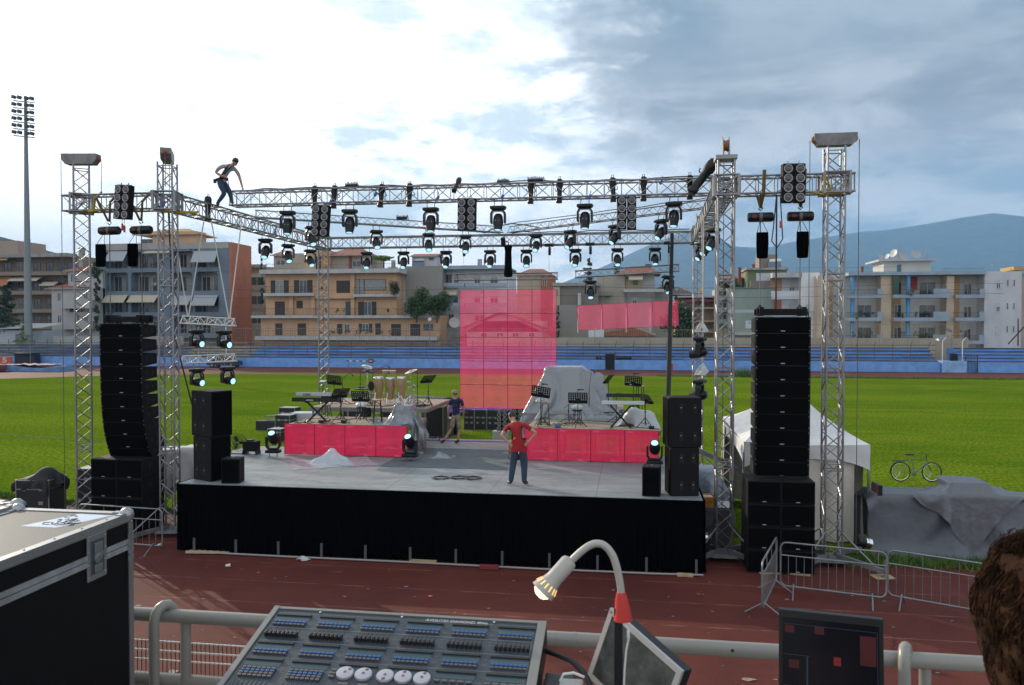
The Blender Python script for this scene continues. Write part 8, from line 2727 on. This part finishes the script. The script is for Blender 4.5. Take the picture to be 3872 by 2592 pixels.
# big case on the left
CX, CY, CZ = -1.855, 2.68, 4.70
def big_case(label, x1, w, y1, d, zt, sticker=False):
 t = thing('flight_case', label, 'flight case', (x1, y1, 3.35), 0, 'big flight cases on the platform')
 h = zt - 3.35
 body = MB().bx(-w, 0, -d, 0, .0, h - .004)
 body.build('body', mat('matt_black_laminate', (.005, .005, .0055), .65, noise=.25, nscale=40, spec=.15), t)
 MB().bx(-w + .03, -.03, -d + .03, -.03, h - .004, h - .001).build('lid_panel', mat('speckled_grey_lid', (.13, .13, .127), .65, noise=.35, nscale=160, spec=.3), t)
 e = .028
 b = MB()
 b.bx(-w, .003, -e, .003, h - .003, h + .003).bx(-w, .003, -d, -d + e, h - .003, h + .003).bx(-e, .0035, -d + e, -e, h - .003, h + .0032).bx(-w - .003, -w + e, -d + e, -e, h - .003, h + .0032)
 b.bx(.0, .0045, -d, .0, h - e, h - .0031).bx(-w, 0, .0005, .0045, h - e, h - .0031)
 b.bx(-.003, .0055, -d, .0, h - .010, h - .0075).bx(.0047, .0070, -d, .0, h - .022, h - .019)
 b.build('top_edging', M_EDGE, t)
 b = MB().bx(.0, .004, -.022, .004, 0, h - .03).bx(-.022, -.0001, .0, .004, 0, h - .03)
 b.build('corner_edging', M_EDGE, t)
 b = MB().bx(.0005, .0045, -d, -.023, h - .132, h - .113).bx(.0005, .0055, -d, -.023, h - .110, h - .092)
 b.build('lid_joint', mat('dull_aluminium_band', (.34, .35, .36), .5, metal=.5, noise=.15, nscale=14), t)
 for x, y in ((-.012, -.012), (-w + .012, -.012)):
  bl = MB().lathe([(0, -.03), (.020, -.022), (.028, -.004), (.024, .012), (.012, .022), (0, .025)], 14, (x, y, h - .002))
  bl.bx(x - .05, x - .02, y - .012, y + .012, h + .003, h + .006).bx(x - .012, x + .012, y - .05, y - .02, h + .003, h + .006)
  bl.build('ball_corner', M_EDGE, t, smooth=True)
 b = MB()
 for k in range(9):
  y = -.12 - k * .13
  b.lathe([(.0, .0), (.0038, .001), (.002, .003), (0, .0034)], 8, (.0048, y, h - .0145), (1, 0, 0))
  b.lathe([(.0, .0), (.0038, .001), (.002, .003), (0, .0034)], 8, (-.014, y, h + .003), (0, 0, 1))
 b.build('rivet', M_STEEL, t)
 # recessed butterfly latch on the visible side
 ly, lz = -.20, h - .105
 MB().bev((.004, ly, lz), (.006, .100, .160), .0028).build('latch_dish', M_EDGE, t)
 b = MB().bev((.0072, ly, lz), (.0012, .070, .118), .0005)
 lt = b.build('latch_recess', mat('latch_shadow_metal', (.06, .075, .08), .6, metal=.3), t)
 b = MB().bev((.0115, ly, lz + .030), (.007, .040, .040), .003).bev((.0115, ly, lz - .040), (.007, .040, .030), .003)
 b.lathe([(0, 0), (.021, 0), (.021, .005), (.009, .009), (0, .009)], 14, (.008, ly, lz - .002), (1, 0, 0)).box((.0155, ly, lz - .002), (.006, .050, .012), Matrix.Rotation(.5, 3, 'X'))
 b.build('latch_wing', mat('zinc_latch', (.20, .22, .23), .5, metal=.6), t)
 b = MB()
 for yy in (-.043, .043):
  for k in range(4):
   b.lathe([(0, 0), (.0045, 0), (.003, .0025), (0, .003)], 8, (.007, ly + yy, lz - .065 + k * .043), (1, 0, 0))
 b.build('latch_rivet', M_STEEL, t)
 b = MB()
 for k in range(4):
  b.bx(.0046, .0075, -.030, .003, h - .175 + k * .028 * 1.0, h - .155 + k * .028)
 b.build('hinge_plate', M_STEEL, t)
 if sticker:
  MB().add([(-.30, -.13, h - .0005), (-.185, -.23, h - .0005), (-.045, -.17, h - .0005), (-.15, -.045, h - .0005)][:0] or [(-.265, -.235, h - .0006), (-.125, -.235, h - .0006), (-.045, -.045, h - .0006), (-.185, -.04, h - .0006)], [(0, 1, 2, 3)]).build('sticker', mat('pale_blue_sticker', (.50, .58, .70), .35), t)
  random.seed(14)
  b = MB()
  for k in range(16):
   cx, cy = -.155 + random.uniform(-.045, .055), -.14 + random.uniform(-.06, .06)
   r_ = random.uniform(.008, .022)
   a0 = random.random() * 6
   b.path([(cx + math.cos(a0 + i * .5) * r_ * (1 + .3 * math.sin(i * 1.7)), cy + math.sin(a0 + i * .5) * r_ * 1.2, h + .0002) for i in range(random.randint(5, 11))], .0013, 4)
  b.build('ink_drawing', M_INK, t)
 return t
big_case('big black flight case with grey speckled lid and doodled sticker, nearest the railing', CX, .48, CY, 1.45, CZ, True)
big_case('second big flight case peeking out at the left edge beside the stickered one', CX - .485, .52, CY + .03, 1.45, CZ + .012)
# lighting console
KA = math.atan(.26)
con = thing('lighting_console', 'wide grey lighting console with blue keys, black faders and five silver wheels', 'lighting console', (-1.2, 2.5, 4.44), rot=(KA, 0, 0))
M_PANEL = mat('slate_panel_paint', (.036, .045, .056), .42, noise=.06, nscale=30, spec=.5)
CWID = .935
D_ = .86
MB().bev((CWID / 2, -D_ / 2 + .012, -.055), (CWID, D_, .10), .008).build('chassis', mat('console_black_metal', (.02, .022, .024), .45), con)
MB().bx(.020, CWID - .030, -D_ + .03, -.004, -.004, -.0015).build('panel', M_PANEL, con)
b = MB().bx(.0, .018, -D_ + .02, .008, -.006, .004).bx(CWID - .028, CWID, -D_ + .02, .008, -.030, .003).bx(.018, CWID - .028, -.0035, .008, -.006, .002)
b.build('trim', mat('cream_grey_trim', (.20, .20, .185), .4), con)
M_SCRN = mat('console_display', (.045, .075, .085), .15, spec=.8)
M_BKEY = mat('blue_key', (.018, .095, .28), .5)
M_GKEY = mat('grey_key', (.095, .092, .096), .55)
M_FCAP = mat('black_fader_cap', (.022, .022, .023), .4)
M_LINE = mat('panel_print', (.20, .23, .25), .6)
G0, GP, GW = .030, .1508, .118
def keyrow(n, x0, w, t_, m, name, kw=.0105, kh=.0075, th=.005):
 for i in range(n):
  x = x0 + w * (i + .5) / n
  MB().bev((x, -t_, th / 2 - .001), (kw, kh, th), .0012).build(name, m, con)
bk, gk, fc, sl = [], [], [], []
def inst(lst, builder, loc, m, name):
 if not lst:
  o = builder().build(name, m, con)
  lst.append(o)
 else:
  o = lst[0].copy()
  COL.objects.link(o)
  o.parent = con
  lst.append(o)
 o.location = loc
 return o
kb = lambda: MB().bev((0, 0, .0018), (.0115, .0075, .0055), .0012)
fb = lambda: MB().bev((0, 0, .006), (.0105, .016, .014), .002).bx(-.0045, .0045, -.0008, .0008, .013, .0138)
sb_ = lambda: MB().bx(-.0012, .0012, -.024, .024, -.0014, -.0009)
extra_b, extra_g = MB(), MB()
for g in range(6):
 x0 = G0 + GP * g
 for td in (.033, .178, .258):
  rec = MB().bx(x0, x0 + GW, -td - .030, -td - .0, -.0013, -.0008).build('display', M_SCRN, con)
  MB().bx(x0 - .001, x0 + GW + .001, -td - .0065, -td + .003, -.0007, .004).build('display_hood', M_FCAP, rec)
 for tb, tg_ in ((.072, .085), (.217, .230)):
  for i in range(8):
   x = x0 + .004 + (GW - .006) * (i + .5) / 8
   if len(bk) < 98:
    inst(bk, kb, (x, -tb, 0), M_BKEY, 'blue_key')
   if len(gk) < 98:
    inst(gk, kb, (x, -tg_, 0), M_GKEY, 'grey_key')
 for i in range(8):
  x = x0 + .002 + (GW - .004) * (i + .5) / 8
  inst(sl, sb_, (x, -.126, 0), M_INK, 'fader_slot')
  inst(fc, fb, (x, -.141, 0), M_FCAP, 'fader_cap')
for g in (0, 1):
 x0 = G0 + GP * g
 for r in range(4):
  for i in range(7):
   x = x0 + .006 + (GW - .008) * (i + .5) / 7
   (extra_b if r == 1 else extra_g).bev((x, -.300 - r * .0115, .0018), (.012, .0078, .0055), .0012)
 for i in range(8):
  extra_g.bx(x0 + .014 * i + .006, x0 + .014 * i + .009, -.40, -.355, -.0012, .0)
extra_b.build('blue_key_block', M_BKEY, con)
for g, n in ((4, 5), (5, 5)):
 for i in range(n):
  extra_g.bev((G0 + GP * g + .010 + i * .024, -.302, .0018), (.017, .009, .0055), .0012)
for r in range(3):
 extra_g.bev((.325, -.288 - r * .014, .0018), (.018, .009, .0055), .0012)
for x in (.372, .432, .500, .556, .612):
 extra_g.bev((x, -.345, .0018), (.030, .010, .0055), .0012)
extra_g.build('grey_key_block', M_GKEY, con)
for x, a in ((.362, .9), (.419, 1.2), (.486, -1.6), (.541, 1.55), (.598, 1.3)):
 w_ = MB().lathe([(.026, -.001), (.0268, .004), (.025, .0075), (.012, .0085), (0, .0086)], 28, (x, -.300, .0)).build('wheel', mat('silver_wheel', (.48, .46, .50), .3, metal=.35), con, smooth=True)
 MB().lathe([(0, 0), (.0052, 0), (.004, .0006)], 12, (x, -.300, .0088)).lathe([(0, 0), (.006, 0), (.004, .0006)], 12, (x + math.cos(a) * .017, -.300 + math.sin(a) * .017, .0084)).build('finger_hole', mat('dimple', (.10, .09, .10), .5), w_)
for x, t_ in ((.17, .012), (.455, .012), (.765, .012), (.013, .225), (.912, .262)):
 MB().lathe([(0, 0), (.005, 0), (.004, .003), (0, .004)], 10, (x, -t_, -.001)).build('screw', M_CHROME, con, smooth=True)
b = MB()
for t0, t1 in ((.022, .098), (.100, .166), (.168, .246), (.249, .50)):
 for t_ in (t0, t1):
  b.bx(.026, CWID - .036, -t_ - .0005, -t_ + .0005, -.00145, -.0011)
 for x in (.026, CWID - .036):
  b.bx(x - .0005, x + .0005, -t1, -t0, -.00145, -.0011)
for g in range(5):
 x = G0 + GP * g + GW + .003
 for t_ in (.052, .078, .112, .128, .150, .195, .222, .275, .30):
  b.bx(x + .004, x + .024, -t_ - .0004, -t_ + .0004, -.0014, -.001).bx(x + .010, x + .018, -t_ - .004, -t_ - .0034, -.0014, -.001).bx(x + .010, x + .018, -t_ + .0034, -t_ + .004, -.0014, -.001)
b.build('printed_lines', M_LINE, con)
text_mesh('lettering', 'AVOLITES DIAMOND 4', .0175, M_PALE, con, Matrix.Translation((.537, -.0175, -.001)), .0002, align='LEFT')
text_mesh('lettering', 'Elite', .0165, M_PALE, con, Matrix.Translation((.716, -.0175, -.001)) @ Matrix.Shear('XZ', 4, (0, 0)), .0002, align='LEFT')
MB().bx(.634, .751, -.176, -.169, -.0012, -.0004).build('masking_tape', mat('masking_tape', (.42, .36, .34), .7, noise=.3, nscale=90), con)
# gooseneck lamp
LY = 2.20
def L(u, v, y=LY):
 return at(u, v, y)
base = L(2338, 2345)
lamp = thing('gooseneck_lamp', 'lit white gooseneck lamp taped with red tape to a black pole', 'lamp', (base.x, LY, 4.11))
org = Vector((base.x, LY, 4.11))
MB().tube((0, 0, 0), (0, 0, L(2340, 2300).z - 4.11), .0125, 10).build('pole', M_SATIN, lamp)
pts = [L(2350, 2250), L(2345, 2205), L(2334, 2150), L(2320, 2105), L(2300, 2075), L(2278, 2058), L(2250, 2055), L(2220, 2068), L(2188, 2094), L(2155, 2126)]
P = []
for i in range(len(pts) - 1):
 for k in range(9):
  P.append(pts[i].lerp(pts[i + 1], k / 9))
# smooth the polyline, then corrugate it
for _ in range(12):
 P = [P[0]] + [(P[i - 1] + P[i] * 2 + P[i + 1]) / 4 for i in range(1, len(P) - 1)] + [P[-1]]
M_LAMPW = mat('lamp_white_plastic', (.40, .375, .335), .4, spec=.5)
MB().path([p - org for p in P], [.0100 + .0009 * (i % 2) for i in range(len(P))], 12).build('gooseneck', M_LAMPW, lamp, smooth=True, angle=80)
b = MB().path([L(2348, 2240) - org, L(2350, 2270) - org, L(2354, 2310) - org, L(2356, 2345) - org], [.0125, .0185, .0225, .0265], 10)
b.build('red_tape', mat('red_tape', (.36, .02, .015), .5), lamp, smooth=True)
h0, h1, h2, h3 = L(2158, 2118), L(2095, 2182), L(2075, 2203), L(2052, 2228)
ax = (h3 - h0).normalized() + Vector((0, -.25, 0))
ax.normalize()
hl = (h3 - h0).length
b = MB().lathe([(.008, -.004), (.020, .002), (.0235, .010), (.0235, hl * .58), (.026, hl * .70), (.034, hl * .92), (.0365, hl * 1.0), (.035, hl * 1.01), (.032, hl * .96), (.024, hl * .75)], 28, h0 - org, ax)
hd = b.build('lamp_shade', M_LAMPW, lamp, smooth=True)
q = ax.to_track_quat('Z', 'Y')
b = MB()
for k in range(14):
 a = k * 2 * PI / 14
 c = q @ Vector((math.cos(a) * .0315, math.sin(a) * .0315, hl * .82))
 R = (q.to_matrix() @ Matrix.Rotation(a, 3, 'Z') @ Matrix.Rotation(.40, 3, 'Y'))
 b.box(h0 - org + c, (.0015, .0035, .018), R)
M_WARM = mat('warm_bulb', (1, .8, .5), .4, emit=(1.0, .74, .38), estr=2.0)
b.build('vent_slot', mat('glowing_slot', (1, .7, .3), .4, emit=(1, .60, .18), estr=.75), lamp)
MB().lathe([(0, hl * .70), (.020, hl * .80), (.027, hl * .95), (.025, hl * 1.05), (.014, hl * 1.13), (0, hl * 1.15)], 18, h0 - org, ax).build('bulb', M_WARM, lamp, smooth=True)
ld = bpy.data.lights.new('lamp_glow', 'POINT')
ld.energy = .35
ld.color = (1, .75, .45)
ld.shadow_soft_size = .02
lo = bpy.data.objects.new('lamp_glow', ld)
COL.objects.link(lo)
lo.location = h0 + ax * (hl * 1.3)
MB().path([p - org for p in (L(2352, 2350, 2.18), L(2376, 2380, 2.18), L(2378, 2410, 2.18), L(2368, 2460, 2.18), L(2362, 2530, 2.18), L(2358, 2640, 2.18))], .0028, 6).bev(L(2376, 2398, 2.18) - org, (.008, .006, .022), .002).build('cord', mat('white_cord', (.65, .65, .62), .5), lamp, smooth=True)
# tilted white-framed monitor
R_ = _rt
U_ = Vector((0, 0, 1))
F_ = Vector((-_s, _c, 0))
o0 = at(2312, 2298, 2.42)
e1 = (R_ * .172 - U_ * .094 - F_ * .235)
e2 = (-R_ * .066 - U_ * .232 + F_ * .041)
W1, H1 = e1.length, e2.length
e1n, e2n = e1.normalized(), e2.normalized()
nn = e1n.cross(-e2n).normalized()
e2n = (e2n - e1n * e2n.dot(e1n)).normalized()
nn = (-e2n).cross(e1n)
nn = e1n.cross(-e2n)
if nn.dot(_O - o0) < 0:
 nn = -nn
Mx = Matrix((e1n, -e2n, e1n.cross(-e2n))).transposed().to_4x4()
Mx.translation = o0
mon = thing('monitor', 'white-framed monitor leaning at a steep tilt behind the lamp pole, screen dusty and dark', 'monitor')
mon.matrix_world = Mx
fz = 1 if e1n.cross(-e2n).dot(_O - o0) > 0 else -1
f_ = .017
MB().bx(0, W1, -f_, 0, -.004 * fz, .006 * fz).bx(0, W1, -H1, -H1 + f_, -.004 * fz, .006 * fz).bx(0, f_, -H1 + f_, -f_, -.004 * fz, .006 * fz).bx(W1 - f_, W1, -H1 + f_, -f_, -.004 * fz, .006 * fz).build('frame', mat('silver_white_bezel', (.42, .41, .40), .35), mon)
MB().bx(f_, W1 - f_, -H1 + f_, -f_, -.003 * fz, .001 * fz).build('screen', mat('dusty_dark_screen', (.075, .08, .078), .22, noise=.35, nscale=14, spec=.7, dirt=((.16, .16, .15), .5)), mon)
MB().bx(.003, W1 - .001, -H1 + .002, -.002, -.040 * fz, -.0041 * fz).build('back_shell', M_SATIN, mon)
MB().bx(.006, .014, -.013, -.006, .0061 * fz, .0066 * fz).build('sticker', mat('red_sticker', (.45, .04, .03)), mon)
tag(MB().tube((o0.x + .08, o0.y - .05, 4.11), tuple(o0 + e1 * .45 + e2 * .6 - nn * .035 * 1), .02, 8).bev((o0.x + .08, o0.y - .05, 4.12), (.16, .14, .02), .006).build('support_arm', M_SATIN), 'black arm holding the tilted white-framed monitor from behind', 'arm')
# dark monitor at the lower right
a, b_ = at(2945, 2305, 2.45), at(3340, 2346, 2.40)
w = (b_ - a).length
t = thing('monitor', 'black monitor showing a dark control screen with dim red squares', 'monitor', a, math.atan2((b_ - a).y, (b_ - a).x))
tlt = -math.asin((a.z - b_.z) / w) * .0
hh = .30
zc = (b_.z - a.z)
R = Matrix.Rotation(-math.asin(zc / w) * 1, 3, 'Y') @ Matrix.Rotation(rad(-8), 3, 'X')
fr = MB()
fr.box(R @ Vector((w / 2, .02, -hh / 2)), (w, .035, hh), R)
fr.build('housing', M_SATIN, t)
def scr(x0, x1, z0, z1, m, name, d=.0):
 c = R @ Vector(((x0 + x1) / 2 * w, -.0005 - d, -(z0 + z1) / 2 * hh))
 MB().box(c, (abs(x1 - x0) * w, .001, abs(z1 - z0) * hh), R).build(name, m, t)
scr(.04, .955, .07, .95, mat('unlit_screen', (.006, .006, .009), .18, emit=(.01, .01, .018), estr=.06, spec=.3), 'screen')
dr = mat('dim_red_cell', (.02, .0, .0), .5, emit=(.10, .008, .010), estr=.25)
dr2 = mat('red_cell', (.02, .0, .0), .5, emit=(.30, .02, .02), estr=.35)
db = mat('dim_blue_line', (.0, .0, .01), .5, emit=(.04, .05, .11), estr=.4)
tc_ = mat('teal_cell', (.0, .01, .01), .5, emit=(.02, .22, .26), estr=.6)
for x0, x1, z0, z1, m in ((.06, .15, .14, .21, dr), (.35, .44, .13, .20, dr), (.78, .93, .17, .45, dr), (.53, .60, .40, .48, dr2), (.10, .20, .47, .55, dr), (.17, .23, .80, .86, tc_), (.08, .11, .82, .86, dr2), (.62, .66, .80, .86, dr)):
 scr(x0, x1, z0, z1, m, 'screen_cell', .0006)
for x0, x1, z0, z1 in ((.05, .94, .125, .129), (.05, .30, .42, .425), (.05, .94, .72, .726), (.05, .94, .79, .795), (.05, .94, .875, .88), (.94, .945, .13, .9), (.27, .285, .43, .72)):
 scr(x0, x1, z0, z1, db, 'screen_line', .0004)
MB().box((w / 2, .05, -hh - .12), (.06, .02, .36)).bev((w / 2, .02, -hh - .045 - .0), (.04, .06, .05), .01).build('stand', M_SATIN, t)
# small things between console and monitor
tag(MB().bev((-.21, 2.26, 4.22), (.09, .26, .22), .006).build('heatsink_box', mat('ribbed_dark_metal', (.03, .032, .034), .4, metal=.4)), 'dark ribbed metal box right beside the console', 'box')
tag(MB().path([at(2063, 2462, 2.45), at(2110, 2478, 2.42), at(2160, 2500, 2.38), at(2200, 2535, 2.34), at(2225, 2575, 2.30), at(2236, 2625, 2.28)], .0085, 8).build('cable', M_SATIN, smooth=True), 'thick black cable arching from the console towards the tilted monitor', 'cable')
p = at(2155, 2585, 2.3)
t = thing('power_strip', 'white power socket strip between the console and the tilted monitor', 'power strip', p)
MB().bev((0, 0, -.03), (.075, .12, .04), .008).build('housing', mat('pale_socket', (.5, .5, .48), .5), t)
for x in (-.015, .015):
 MB().lathe([(0, 0), (.011, 0), (.011, .001)], 12, (x, -.03, -.0095)).build('socket', M_INK, t)
tag(MB().path([p + Vector((-.03, .01, .0)), p + Vector((-.02, .01, .022)), p + Vector((.01, .01, .028)), p + Vector((.05, .01, .015)), p + Vector((.07, .01, -.02))], .0042, 6).build('cable', mat('white_cord', (.65, .65, .62)), smooth=True), 'looped white cable above the power strip', 'cable')
# ------------------------------------------------------------------ litter on the track
random.seed(99)
b = MB()
M_LIT = mat('pale_scraps', (.28, .20, .17), .9, noise=.3, nscale=20)
for _ in range(170):
 x, y = random.uniform(-13, 9), random.choice((random.uniform(9.5, 17.0), random.uniform(11, 17)))
 s_ = random.uniform(.008, .035) * (1 if random.random() < .93 else 2.6)
 n = random.randint(4, 7)
 a0 = random.random() * 6
 b.add([(x + math.cos(a0 + k * 2 * PI / n) * s_ * random.uniform(.5, 1.3) * 1.5, y + math.sin(a0 + k * 2 * PI / n) * s_ * random.uniform(.5, 1.3), .004 + random.random() * .006) for k in range(n)], [tuple(range(n))])
o = b.build('litter', M_LIT)
tag(o, 'small pale scraps and leaves scattered over the red track', 'litter', kind='stuff')
for k, (u, v, lab) in enumerate(((853, 2140, 'white paper cup lying on the track in front of the stage skirt'), (596, 2062, 'white paper cup lying near the left crowd barrier'))):
 p = onz(u, v, .035)
 o = MB().lathe([(.026, 0), (.038, .10), (.040, .10), (.036, .09)], 14, (0, 0, 0), (.9, .4, .05)).build('paper_cup', mat('white_paper', (.65, .63, .6), .7), smooth=True)
 o.location = p
 tag(o, lab, 'cup')
p = onz(1626, 2259, .0)
tag(MB().add([(p.x + math.cos(a) * r_, p.y + math.sin(a) * r_, .02 + .01 * (i % 2)) for i, (a, r_) in enumerate([(k * .63, .06 if k % 2 else .03) for k in range(10)])], [tuple(range(10))]).build('pink_flower', mat('pink_petals', (.85, .12, .28), .6)), 'small bright pink flower scrap on the track', 'flower')
for k, (u, v, sx, sy, rz, m, lab, cat) in enumerate(((790, 2090, 1.0, .35, .1, 'raw_plywood', 'flat brown board at the left foot of the stage skirt', 'board'), (1600, 2128, .62, .12, 0, 'raw_plywood', 'short wooden plank at the middle foot of the stage skirt', 'plank'), (2590, 2180, .34, .14, 0, 'raw_plywood', 'small wooden block near the right foot of the stage skirt', 'block'), (1145, 2118, .22, .14, .4, 'white_paper', 'crumpled white plastic bag at the foot of the stage skirt', 'bag'))):
 p = onz(u, v, .0)
 if k == 3:
  heap2(lab, 'plastic_bag', cat, small_heap(.16, .10, .09, 1), (p.x, p.y, 0), mat('white_translucent_sheet', (.55, .57, .58)), 9.2, 24, 8, fold=.04, ff=9, floor=0)
 else:
  tag(MB().bev((p.x, p.y, .03), (sx, sy, .05 if k else .02), .004, Matrix.Rotation(rz, 3, 'Z')).build('plank', mat(m, (.42, .29, .15))), lab, cat)
tag(MB().bev((onz(1865, 2128).x, 17.0, .06), (.42, .10, .10), .01).build('red_toolbox', mat('dark_red_label', (.20, .03, .03), .5)), 'small black and red box under the middle of the skirt', 'box')
